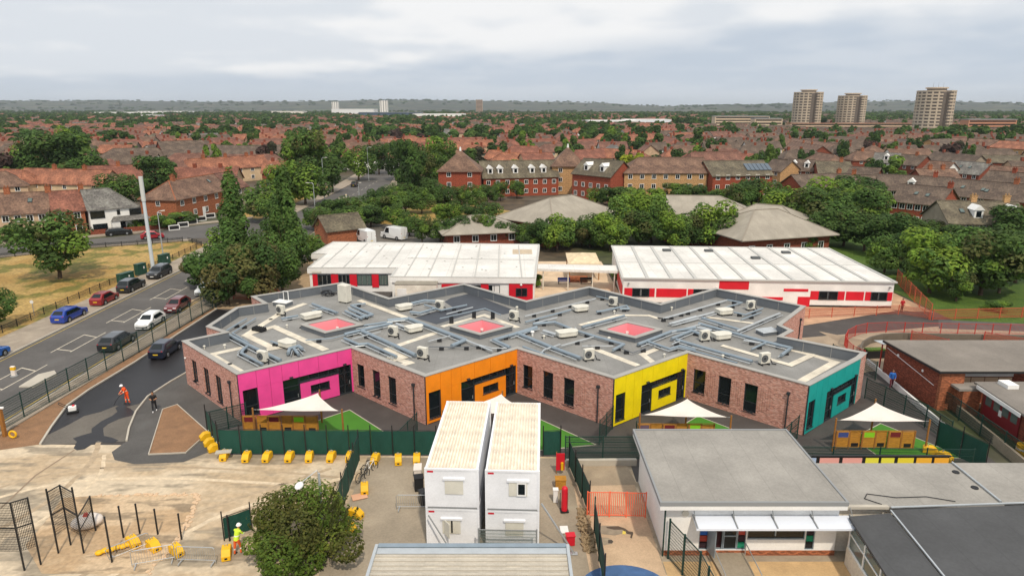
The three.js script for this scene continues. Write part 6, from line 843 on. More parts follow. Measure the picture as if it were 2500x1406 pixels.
// ================================================================ trees
const leafMat = M(0xffffff, { vertexColors: true, roughness: .9, specularIntensity: .12, transmission: .35, thickness: 0 });
const LEAF = 2.0;
function crownGeo(sd, o) {                                         // many small leaf clumps on uneven lobes
  seed(sd); const pos = [], nor = [], col = [], { h, r, base, n, leaf, lobes = 16, cols, shape = 'round', sprig = 0 } = o; const L = [];
  for (let i = 0; i < lobes; i++) {
    let y, rad, a = R(0, Math.PI * 2), k;
    if (shape === 'poplar') { const t = (i + .5) / lobes; y = base + (h - base) * (.06 + .80 * t); k = t < .25 ? .7 + 1.2 * t : 1.05 - .95 * Math.pow((t - .25) / .75, 1.6); rad = r * .58 * k * Math.sqrt(rnd()); L.push([Math.cos(a) * rad, y, Math.sin(a) * rad, r * R(.26, .44) * (.45 + .55 * k), (h - base) * R(.09, .15)]); continue; }
    if (shape === 'cone') { const t = (i + .5) / lobes; y = base + (h - base) * t; rad = r * (1 - t) * .6; L.push([Math.cos(a * 3) * rad, y, Math.sin(a * 3) * rad, r * (1 - t) * .55 + .25, (h - base) / lobes * 1.2]); continue; }
    const t = rnd(), hh = (h - base) / 2; y = base + hh + (t * 2 - 1) * hh * .72; const w = Math.sqrt(Math.max(0, 1 - Math.pow((y - base - hh) / hh, 2))); rad = r * .8 * w * Math.sqrt(rnd()); const s = R(.17, .44) * r * (shape === 'bush' ? .8 : 1); L.push([Math.cos(a) * rad * R(.85, 1.1), y, Math.sin(a) * rad, s, s * R(.7, 1.0)]);
  }
  const tot = L.reduce((s, l) => s + l[3] * l[3], 0); const C = cols.map(c => c);
  for (const [cx, cy, cz, s, sv] of L) {
    const m = Math.round(n * s * s / tot), lc = pick(C), lk = R(.85, 1.15);
    for (let i = 0; i < m; i++) {
      const u = R(-1, 1), a = R(0, 6.2832), q = Math.sqrt(1 - u * u), dx = q * Math.cos(a), dy = u, dz = q * Math.sin(a); const k = R(.82, 1.06) + (rnd() < .06 ? R(.05, .22) : 0);
      const x = cx + dx * s * k, y = cy + dy * sv * k, z = cz + dz * s * k; if (y < .02) continue;
      let hid = false; for (const [ex, ey, ez, es, ev] of L) { const d = ((x - ex) / es) ** 2 + ((y - ey) / ev) ** 2 + ((z - ez) / es) ** 2; if (d < .42) { hid = true; break; } } if (hid) continue;
      const nx = dx + R(-.6, .6), ny = dy * .8 + .75 + R(-.5, .5), nz = dz + R(-.6, .6), nl = Math.hypot(nx, ny, nz) || 1, N = [nx / nl, ny / nl, nz / nl];
      let tx = -N[2], ty = 0, tz = N[0]; if (Math.abs(N[1]) > .95) { tx = 1; tz = 0; } const tl = Math.hypot(tx, ty, tz); tx /= tl; tz /= tl; const bx_ = N[1] * tz, by = N[2] * tx - N[0] * tz, bz = -N[1] * tx; const ro = R(0, 3.14), co = Math.cos(ro), si = Math.sin(ro), e = leaf * R(.55, 1.15), f = e * R(.45, .8);
      const ax = (tx * co + bx_ * si) * e, ay = (by * si) * e, az = (tz * co + bz * si) * e, wx = (-tx * si + bx_ * co) * f, wy = (by * co) * f, wz = (-tz * si + bz * co) * f; const c1 = lc, kk = lk * R(.72, 1.28), hu = R(.9, 1.12);
      const P = [[x - ax, y - ay, z - az], [x + wx, y + wy, z + wz], [x + ax, y + ay, z + az], [x - wx, y - wy, z - wz]];
      for (const id of [0, 2, 1, 0, 3, 2]) { pos.push(...P[id]); nor.push(...N); col.push(c1[0] * kk * hu * LEAF, c1[1] * kk * LEAF, c1[2] * kk * LEAF); }
    }
  }
  for (let i = 0; i < sprig; i++) { const a = R(0, 6.28), rr = R(.15, .72) * r, x0 = Math.cos(a) * rr, z0 = Math.sin(a) * rr, y0 = h * (.80 - .30 * (rr / r) ** 2), l = R(.4, .9); for (let j = 0; j < 26; j++) { const t = j / 26, x = x0 + Math.cos(a) * l * t * .5 + R(-.05, .05), y = y0 + l * t, z = z0 + Math.sin(a) * l * t * .5 + R(-.05, .05), e = leaf * .8, N = [R(-1, 1), R(.1, 1), R(-1, 1)], b = R(0, 6); const P = [[x - e * Math.cos(b), y - e * .5, z - e * Math.sin(b)], [x + .4 * e, y + e, z], [x + e * Math.cos(b), y + .4 * e, z + e * Math.sin(b)]]; for (const p of P) { pos.push(...p); nor.push(...N); col.push(.085, .10, .03); } } }
  const g = new THREE.BufferGeometry(); g.setAttribute('position', new THREE.Float32BufferAttribute(pos, 3)); g.computeVertexNormals(); g.setAttribute('color', new THREE.Float32BufferAttribute(col, 3)); g.setAttribute('uv', new THREE.Float32BufferAttribute(new Float32Array(pos.length / 3 * 2), 2)); return g;
}
function trunkGeo(sd, h, r, base) { seed(sd + 99); const gs = [bar(V(0, -.05, 0), V(R(-.1, .1), base * 1.1, R(-.1, .1)), .045 * r + .06, 8, .032 * r + .04)]; for (let i = 0; i < 5; i++) { const a = R(0, 6.28), y = base * R(.7, 1.05); gs.push(bar(V(0, y, 0), V(Math.cos(a) * r * .5, y + (h - base) * R(.3, .6), Math.sin(a) * r * .5), .025 * r + .02, 6, .02)); } return join(gs); }
const DK = [[.030, .056, .016], [.038, .066, .018], [.026, .048, .016]], MD = [[.050, .090, .022], [.060, .100, .024], [.042, .078, .020]], BR = [[.095, .150, .022], [.115, .170, .026], [.080, .130, .022]], OL = [[.066, .070, .024], [.055, .064, .022], [.080, .074, .028]], YG = [[.16, .19, .02], [.13, .175, .022]], CO = [[.030, .032, .020], [.045, .030, .026]];
const SP = {
  dark: { h: 10, r: 5, base: 1.7, n: 5600, leaf: .36, cols: [...DK, MD[2]], lobes: 28 }, mid: { h: 10, r: 5, base: 1.6, n: 5600, leaf: .36, cols: [...MD, DK[1], BR[2], OL[1]], lobes: 30 }, bright: { h: 9, r: 4.6, base: 1.6, n: 5600, leaf: .34, cols: [...BR, MD[1], MD[0]], lobes: 30 }, olive: { h: 9, r: 5, base: .8, n: 6400, leaf: .34, cols: [...OL, DK[0], MD[2]], lobes: 28 }, poplar: { h: 16, r: 3.4, base: 1.2, n: 7200, leaf: .36, cols: [...MD, DK[1]], lobes: 34, shape: 'poplar' }, shrub: { h: 5, r: 3, base: .3, n: 3000, leaf: .26, cols: [...MD, DK[1], BR[2]], lobes: 14 },
  fdark: { h: 10, r: 5, base: 1, n: 1300, leaf: .8, cols: DK, lobes: 14 }, fmid: { h: 10, r: 5, base: 1, n: 1300, leaf: .8, cols: [...MD, DK[1]], lobes: 14 }, fbright: { h: 10, r: 5, base: 1, n: 1300, leaf: .8, cols: [BR[2], MD[1]], lobes: 14 }, fcone: { h: 12, r: 4, base: 1, n: 1300, leaf: .7, cols: DK, lobes: 12, shape: 'cone' }, fcopper: { h: 10, r: 5, base: 1, n: 1300, leaf: .8, cols: CO, lobes: 14 }, lime: { h: 10, r: 4, base: 1.2, n: 2400, leaf: .5, cols: YG, lobes: 16 },
};
const protoTree = {}; let sdN = 400;
function tree(kind, x, z, h, r, label, group, y = 0) {
  const v = kind + (Math.floor(hash(Math.round(x * 7), Math.round(z * 7), 3) * (kind[0] === 'f' ? 2 : 2.999)));
  if (!protoTree[v]) { const o = SP[kind]; sdN += 7; protoTree[v] = { c: crownGeo(sdN, o), t: trunkGeo(sdN, o.h, o.r, Math.max(1, o.base)), o }; }
  const p = protoTree[v], t = new THREE.Group(); t.name = numbered(kind === 'shrub' ? 'shrub' : kind === 'poplar' ? 'poplar_tree' : kind === 'fcone' ? 'conifer_tree' : 'broadleaf_tree'); tag(t, label, kind === 'shrub' ? 'shrub' : 'tree', group);
  part(t, 'trunk', p.t, mat.bark); part(t, 'crown', p.c, leafMat); t.position.set(x, y, z); t.scale.set(r / p.o.r, h / p.o.h, r / p.o.r); t.rotation.y = hash(Math.round(x * 3), Math.round(z * 5), 9) * 6.28; scene.add(t); return t;
}
{
  const G_ = (px, py, kind, h, r, label, group) => { const p = at(px, py); return tree(kind, p.x, p.z, h, r, label, group); };
  G_(145, 680, 'mid', 9.6, 5.9, 'round street tree standing alone in the dry grass'); G_(-16, 800, 'mid', 4.5, 2.6, 'leafy tree just entering at the left edge above the pavement');
  // roadside belt left of the modular classroom
  [[556, 742, 'olive', 8.2, 4.4, 'reddish olive tree spreading beside the tall roadside gate'], [625, 735, 'olive', 8, 3.9, 'olive tree against the red mesh fence'], [500, 700, 'olive', 5.5, 3.4, 'low olive tree nearest the road by the gate'], [585, 690, 'poplar', 17.4, 3.3, 'left of two tall poplars beside the road'], [708, 682, 'poplar', 18.6, 2.9, 'right of two tall poplars beside the road'], [650, 700, 'mid', 8, 3.2, 'dark tree filling the gap between the poplars'], [668, 715, 'dark', 6, 3.4, 'dark tree at the foot of the poplars'], [690, 712, 'mid', 6.5, 3.4, 'bushy tree left of the sandy path'], [722, 668, 'mid', 7, 3.4, 'tree right of the poplars near the white classroom'], [690, 650, 'dark', 8, 3.6, 'dark tree behind the right poplar'], [750, 640, 'mid', 4.6, 3.0, 'tree at the back left corner of the modular classroom'], [556, 655, 'mid', 7, 4, 'tree behind the left poplar by the road']].forEach(a => G_(...a));
  // belt behind the modular classrooms and along the main road
  let q = 0; const belt = [[775, 560], [812, 548], [850, 540], [888, 530], [925, 520], [955, 506], [985, 492], [1012, 482], [800, 580], [850, 565], [905, 553], [948, 540], [990, 520]]; belt.forEach(p => { G_(p[0], p[1], ['mid', 'dark', 'mid'][q % 3], 4.6 + (q * 37 % 10) * .2, 3.2 + (q * 53 % 10) * .12, `leafy tree in the belt right of the main road, ${ORD[q]} planted`, 'tree belt along the main road'); q++; });
  [[1000, 485, 'dark', 17.5, 4.8, 'tall dark tree at the road bend left of the red flats'], [1045, 470, 'mid', 12, 5, 'tree between the tall dark tree and the red flats'], [1075, 440, 'bright', 15, 6.8, 'broad green tree behind the left turret of the flats'], [975, 440, 'dark', 14, 5.5, 'dark tree behind the tall roadside tree'],
  [750, 472, 'mid', 18.5, 8.2, 'large round tree on the left verge of the main road'], [745, 500, 'mid', 12.5, 7.0, 'broad tree below the large round verge tree'], [700, 500, 'bright', 10, 6, 'pale green tree left of the verge lamps'], [812, 470, 'dark', 11, 5.6, 'dark drooping tree at the verge lamp'], [875, 440, 'mid', 12, 6.6, 'tree on the far side of the crossing'], [925, 425, 'dark', 12, 6, 'dark tree at the far crossing'], [650, 540, 'mid', 9, 5.4, 'green tree behind the poplars at the junction'], [680, 560, 'mid', 8, 4.4, 'bushy tree at the junction near the poplars']].forEach(a => G_(...a));
  [[1030, 520, 'mid', 6.4, 3.6, 'tree at the left end of the dry lawn by the flats'], [1055, 500, 'dark', 7, 3.8, 'dark tree behind the dry lawn'], [965, 560, 'mid', 5.4, 3.2, 'tree just behind the second white van'], [1000, 575, 'mid', 4.6, 2.8, 'small tree right of the white vans'], [1105, 545, 'mid', 5, 3, 'tree at the right end of the dry lawn'], [1150, 552, 'dark', 4.8, 2.8, 'tree left of the low grey roof'], [1200, 545, 'mid', 4.6, 2.8, 'tree behind the low grey roof'], [1085, 512, 'dark', 6.4, 3.2, 'small tree before the left turret'], [1125, 508, 'mid', 5.6, 3, 'small tree before the red turret door'], [1160, 510, 'mid', 6.2, 3.2, 'small tree at the corner of the red turret'], [1190, 500, 'dark', 5.2, 2.8, 'small dark tree below the dormers'], [1222, 490, 'mid', 5.2, 2.8, 'small tree below the middle dormers'], [1262, 484, 'mid', 5, 2.6, 'small tree below the last dormer'], [1078, 545, 'bright', 4.4, 2.6, 'pale green round shrub tree by the dry lawn'], [1320, 470, 'dark', 5, 2.6, 'tree by the flats entrance'], [1545, 462, 'lime', 12.5, 4.0, 'lime-yellow tree between the two blocks of flats'], [1500, 503, 'dark', 5.4, 4.2, 'dark tree before the gap between the flats'], [1455, 500, 'mid', 4.6, 3.4, 'tree before the yellow turret'], [1600, 496, 'dark', 4.2, 3.4, 'tree left before the yellow flats'], [1650, 497, 'mid', 5.6, 4.6, 'broad tree before the yellow flats'], [1700, 496, 'dark', 4.8, 3.8, 'tree right before the yellow flats'], [1760, 502, 'mid', 4.2, 3.8, 'tree before the red flats with solar panels'], [1835, 508, 'dark', 8.0, 4.8, 'big dark tree at the right end of the flats'], [1800, 515, 'mid', 6.6, 4.4, 'tree below the big dark tree at the flats'], [1890, 515, 'mid', 7.4, 5, 'tree right of the grey hipped roofs'], [1545, 505, 'shrub', 5, 3.6, 'bush between the flats and grey hipped roofs']].forEach(a => G_(...a));
  [[1030, 592, 'mid', 5, 2.6], [1075, 590, 'mid', 4.6, 2.6], [1120, 592, 'dark', 5.2, 2.8], [1180, 590, 'mid', 5.4, 2.6], [1225, 592, 'dark', 4.2, 2.4], [1275, 597, 'mid', 4, 2.4], [1330, 605, 'dark', 5.6, 3], [1300, 602, 'shrub', 3.6, 2.4]].forEach((a, i) => G_(...a, `small tree behind the left modular classroom, ${ORD[i]} from the vans`, 'small trees behind the modular classroom'));
  [[1385, 604, 'dark', 5.2, 3.2, 'dark tree behind the cream gazebo'], [1420, 598, 'mid', 5.4, 3.4, 'green tree right of the tall brick porch'], [1470, 600, 'bright', 6, 3.4, 'bright tree left of the glossy green pair'], [1530, 590, 'bright', 9.4, 4.4, 'glossy bright green tree above the canopy link'], [1590, 592, 'bright', 9.6, 4.4, 'glossy bright green tree before the second grey roof'], [1560, 600, 'mid', 6.6, 4, 'mid green tree under the glossy bright pair'], [1440, 604, 'olive', 5.4, 3, 'olive tree at the back of the court'], [1735, 600, 'bright', 8.6, 4.8, 'bright green tree before the third grey roof'], [1690, 604, 'olive', 6, 3.4, 'olive tree left of the third grey roof'], [1790, 602, 'mid', 6.6, 3.6, 'tree right of the bright green one'], [1360, 612, 'bright', 6.4, 3.4, 'bright tree left of the cream gazebo'], [1490, 612, 'bright', 6.8, 3.6, 'bright tree behind the corner of the right modular block'], [1640, 610, 'bright', 6.6, 3.8, 'bright low tree left of the small grey roof'], [1455, 580, 'mid', 4.8, 3.2, 'tree at the right eaves of the left pavilion'], [1545, 570, 'mid', 8, 4.2, 'tree behind the glossy bright pair'], [1825, 610, 'mid', 4.2, 3.2, 'low tree before the middle of the right grey roof'], [1965, 612, 'mid', 3.8, 2.8, 'low tree before the right end of the right grey roof'], [1905, 610, 'mid', 4.4, 3.2, 'low tree under the right grey roof eaves'], [1850, 606, 'shrub', 3.6, 2.6, 'shrub at the brick corner of the right grey roof']].forEach(a => G_(...a));
  [[1930, 555, 'bright', 8.6, 6.2, 'olive-green wood edge tree nearest the grey roof'], [1985, 565, 'mid', 9, 6.4, 'spreading tree above the right grey roof'], [2035, 545, 'bright', 10, 6.6, 'tall leafy tree in the middle of the wood'], [2085, 535, 'dark', 10.5, 6.4, 'dark tree topping the wood'], [2115, 560, 'mid', 9, 5.6, 'tree at the right side of the wood'], [2060, 600, 'mid', 7, 5, 'tree behind the modular classroom right end'], [2110, 612, 'dark', 6.4, 4.6, 'dark tree behind the orange fence'], [2165, 622, 'dark', 7.4, 4.8, 'dark tree at the top of the lawn'], [2190, 592, 'dark', 5.6, 4.4, 'dark tree below the red terrace'], [2235, 600, 'mid', 5, 4, 'tree before the stone gable'], [2295, 605, 'olive', 4.6, 4, 'pale olive tree before the dormered house'], [2350, 618, 'dark', 5.2, 4.2, 'dark tree left of the big lawn tree'], [2470, 618, 'dark', 8.4, 5.6, 'large dark tree at the right edge'], [2400, 645, 'mid', 5.6, 4.6, 'tree at the back of the lawn'], [2270, 715, 'bright', 8.8, 4.8, 'bright green tree standing on the lawn'], [2395, 720, 'mid', 9, 5.6, 'second tree standing on the lawn'], [2335, 690, 'dark', 7, 4, 'dark tree between the two lawn trees'], [2160, 665, 'mid', 5.6, 3.4, 'tree beside the orange fence at the lawn'], [2215, 668, 'dark', 6.2, 3.6, 'dark tree left behind the bright lawn tree'], [2440, 715, 'mid', 6.4, 4, 'third tree standing on the lawn near the right edge'], [2335, 735, 'mid', 4.2, 2.4, 'slim tree at the front of the lawn'], [2480, 690, 'dark', 8, 4.6, 'dark tree at the right edge of the lawn'], [2010, 600, 'dark', 6, 4, 'dark tree right of the blue-doored grey roof'], [2440, 760, 'shrub', 1.4, 1.6, 'low shrub at the front right of the lawn']].forEach(a => G_(...a));
  G_(1515, 690, 'shrub', 2.6, 1.6, 'potted shrub at the corner of the right-hand modular classroom'); G_(1310, 700, 'shrub', 2, 1.1, 'potted shrub at the corner of the left-hand modular classroom');
  // left-hand streets
  [[150, 468, 'dark', 19, 11.5, 'huge dark tree behind the left terrace'], [95, 455, 'mid', 16, 8, 'green tree left of the huge dark tree'], [215, 470, 'olive', 12, 6.5, 'brownish tree right of the huge dark tree'], [185, 410, 'bright', 17.5, 6.0, 'tall bright green tree among the red roofs'], [378, 488, 'dark', 13, 6.2, 'dark round tree behind the white house'], [300, 515, 'mid', 9, 6, 'tree behind the grey-roofed white house'], [490, 440, 'bright', 5.5, 6, 'pale hedge-like tree before the long brown roof'], [30, 590, 'shrub', 3.0, 2.4, 'hedge before the beige terrace'], [52, 592, 'shrub', 3.4, 2.2, 'rounded shrub before the beige terrace'], [395, 560, 'shrub', 3.2, 3, 'garden shrubs before the brick corner house'], [440, 545, 'shrub', 2.4, 3.6, 'clipped hedge beside the brick corner house'], [335, 560, 'shrub', 4, 2.4, 'shrub between the white house and brick corner house'], [480, 522, 'shrub', 3, 3, 'hedge in front of the grey rendered house'], [15, 480, 'bright', 7, 5, 'yellow-green tree at the left edge behind the terrace']].forEach(a => G_(...a));
  // the big bush in the yard
  { const o = new THREE.Group(); o.name = numbered('bush'); tag(o, 'big straggly olive-green bush in the sandy yard', 'bush'); scene.add(o); o.position.set(-11.9, 0, -34.3); part(o, 'crown', crownGeo(77, { h: 3.3, r: 3.9, base: .05, n: 30000, leaf: .11, cols: [[.064, .094, .017], [.050, .080, .014], [.092, .118, .022], [.055, .06, .016]], lobes: 44, shape: 'bush', sprig: 70 }), leafMat); part(o, 'stems', [0, 1, 2, 3, 4, 5].map(i => bar(V(0, -.02, 0), V(Math.cos(i) * 1.6, 2.2, Math.sin(i) * 1.4), .06, 6, .02)), mat.bark); }
}
// ================================================================ the town
const roofM = { orange: M(0xb77a60, { map: rep(T.tile, 4.8) }), red: M(0xa36b5a, { map: rep(T.tile, 4.8) }), brown: M(0x907262, { map: rep(T.tile, 4.8) }), dkbrown: M(0x7a6a5f, { map: rep(T.tile, 4.8) }), grey: M(0x8d8c8a, { map: rep(T.tile, 4.8) }), sage: M(0x7d7564, { map: rep(T.tile, 4.8) }), russet: M(0x936a5d, { map: rep(T.tile, 4.8) }), shingle: M(0xb0a99c, { map: rep(T.felt, 5, 9) }), shinglePale: M(0x8f877b) };
const wallM = { cream: M(0xd9c4a8, { map: ST(6) }), beige: M(0xcdb49c, { map: ST(6) }), white: M(0xefeeea, { map: F(6) }), grey: M(0xa79f94, { map: ST(6) }), red: mat.brickRed, brick: mat.brickDark, orange: mat.brickOrange, yellow: mat.brickYellow };
// geometry of a pitched building: length L along x, depth D along z, eaves E, ridge height H, hipped share per end
function roofGeo(L, D, E, H, hipA, hipB, ov = .4, th = .16) {
  const l = L / 2 + ov, d = D / 2 + ov, e = E - ov * (H - E) / (D / 2), a = -l + (hipA ? d * hipA : 0), b = l - (hipB ? d * hipB : 0), pos = []; const A = [-l, e, d], B = [l, e, d], C = [l, e, -d], Dd = [-l, e, -d], P = [a, H, 0], Q = [b, H, 0]; const lo = p => [p[0], p[1] - th, p[2]];
  pos.push(A, B, Q, A, Q, P, C, Dd, P, C, P, Q); if (hipA) pos.push(Dd, A, P); if (hipB) pos.push(B, C, Q);
  const rim = [A, B, ...(hipB ? [] : [Q]), C, Dd, ...(hipA ? [] : [P])]; for (let i = 0; i < rim.length; i++) { const u = rim[i], v = rim[(i + 1) % rim.length]; pos.push(u, lo(u), lo(v), u, lo(v), v); } pos.push(lo(A), lo(Q), lo(B), lo(A), lo(P), lo(Q), lo(C), lo(P), lo(Dd), lo(C), lo(Q), lo(P)); return tris(pos);
}
function wallGeo(L, D, E, H, hipA, hipB) { const x = L / 2, z = D / 2, g = [bx(-x, x, -.3, E, -z, z)]; const tri = s => tris([[s * x, E, z], [s * x, E, -z], [s * x, H - .12, 0], [s * (x - .2), E, z], [s * (x - .2), H - .12, 0], [s * (x - .2), E, -z]]); if (!hipA) g.push(tri(-1)); if (!hipB) g.push(tri(1)); return join(g); }
const ridgeGeo = (L, H, hipA, hipB, D, ov = .4) => { const d = D / 2 + ov, a = -L / 2 - ov + (hipA ? d * hipA : 0), b = L / 2 + ov - (hipB ? d * hipB : 0); return bx(a, b, H - .06, H + .1, -.13, .13); };
const winW = ringFrame(-.6, .6, -.65, .65, .11, .1, .08), winP = bx(-.52, .52, -.57, .57, -.02, .03), winMul = bc(.06, 1.2, .06, 0, 0, .03);
function house(o, build) {                                           // o: L D E H hip wall roof, windows per floor and side
  const g = build; const { L, D, E, H, hipA = 0, hipB = 0 } = o;
  part(g, 'wall', wallGeo(L, D, E, H, hipA, hipB), o.wall); const rf = part(g, 'roof', roofGeo(L, D, E, H, hipA, hipB, o.ov || .4), o.roof); part(rf, 'ridge_tiles', ridgeGeo(L, H, hipA, hipB, D), o.ridge || o.roof);
  { const ov = o.ov || .4, d = D / 2 + ov, l = L / 2 + ov, e = E - ov * (H - E) / (D / 2); for (const [hp, s] of [[hipA, -1], [hipB, 1]]) if (hp) for (const q of [-1, 1]) part(rf, 'hip_tiles', beam(V(s * l, e + .04, q * d), V(s * (l - d * hp), H + .04, 0), .2, .1), o.ridge || o.roof); }
  for (const c of o.chim || []) { const st = part(rf, 'chimney', [bx(c * L / 2 - .5, c * L / 2 + .5, H - 1.0, H + 1.1, -.35, .35), bx(c * L / 2 - .56, c * L / 2 + .56, H + .95, H + 1.1, -.41, .41)], o.chimM || mat.brickOrange); for (const k of [-.25, .25]) st.geometry = join([st.geometry, cyl(.13, .11, .35, c * L / 2 + k, H + 1.1, 0, 8)]); }
  const addWin = (x, y, z, ry, s = 1) => { const w = part(g, 'window', join([winW, winMul]), mat.white); w.position.set(x, y, z); w.rotation.y = ry; w.scale.set(s, s, 1); part(w, 'pane', winP, mat.glass); };
  for (let f = 0; f < (o.floors || 2); f++) { const y = 1.4 + f * 2.6; if (y > E - .6) break; for (let i = 0; i < (o.nf || 0); i++) addWin((i + .5) / o.nf * L - L / 2, y, D / 2, 0, o.ws || 1); for (let i = 0; i < (o.nb || 0); i++) addWin((i + .5) / o.nb * L - L / 2, y, -D / 2, Math.PI, 1); for (let i = 0; i < (o.ns || 0); i++) { addWin(-L / 2, y, ((i + .5) / o.ns - .5) * D, -Math.PI / 2, .9); addWin(L / 2, y, ((i + .5) / o.ns - .5) * D, Math.PI / 2, .9); } }
  for (const dx of o.dorm || []) { const sl = (H - E) / (D / 2), z = D / 2 - 1.3, y = E + sl * 1.3; const d = part(rf, 'dormer', [bx(dx - .75, dx + .75, y - .6, y + 1.35, z - 2.2, z + .15)], o.dormM || mat.white); part(d, 'dormer_roof', tris([[dx - .95, y + 1.3, z + .3], [dx, y + 2.2, z + .3], [dx, y + 2.2, z - 2.8], [dx - .95, y + 1.3, z + .3], [dx, y + 2.2, z - 2.8], [dx - .95, y + 1.3, z - 2.5], [dx + .95, y + 1.3, z + .3], [dx, y + 2.2, z - 2.8], [dx, y + 2.2, z + .3], [dx + .95, y + 1.3, z + .3], [dx + .95, y + 1.3, z - 2.5], [dx, y + 2.2, z - 2.8], [dx - .95, y + 1.3, z + .3], [dx + .95, y + 1.3, z + .3], [dx, y + 2.2, z + .3]]), o.dormR || mat.white); part(d, 'pane', bx(dx - .42, dx + .42, y + .05, y + 1.1, z + .15, z + .19), mat.glass); }
  for (const [sx, sy] of o.sky || []) { const sl = (H - E) / (D / 2), z = D / 2 * (1 - sy), y = E + (H - E) * sy; const s = part(rf, 'skylight', bc(.8, .08, 1.1, sx * L / 2, y + .12, z, 0, Math.atan(sl)), mat.frame); part(s, 'glazing', bc(.64, .03, .94, sx * L / 2, y + .18, z + .04, 0, Math.atan(sl)), mat.glassPale); }
  if (o.door) { const d = part(g, 'door', bx(o.door * L / 2 - .5, o.door * L / 2 + .5, 0, 2.1, D / 2, D / 2 + .06), o.doorM || mat.white); part(d, 'handle', bx(o.door * L / 2 + .3, o.door * L / 2 + .38, 1, 1.1, D / 2 + .06, D / 2 + .1), mat.galv); }
  return g;
}
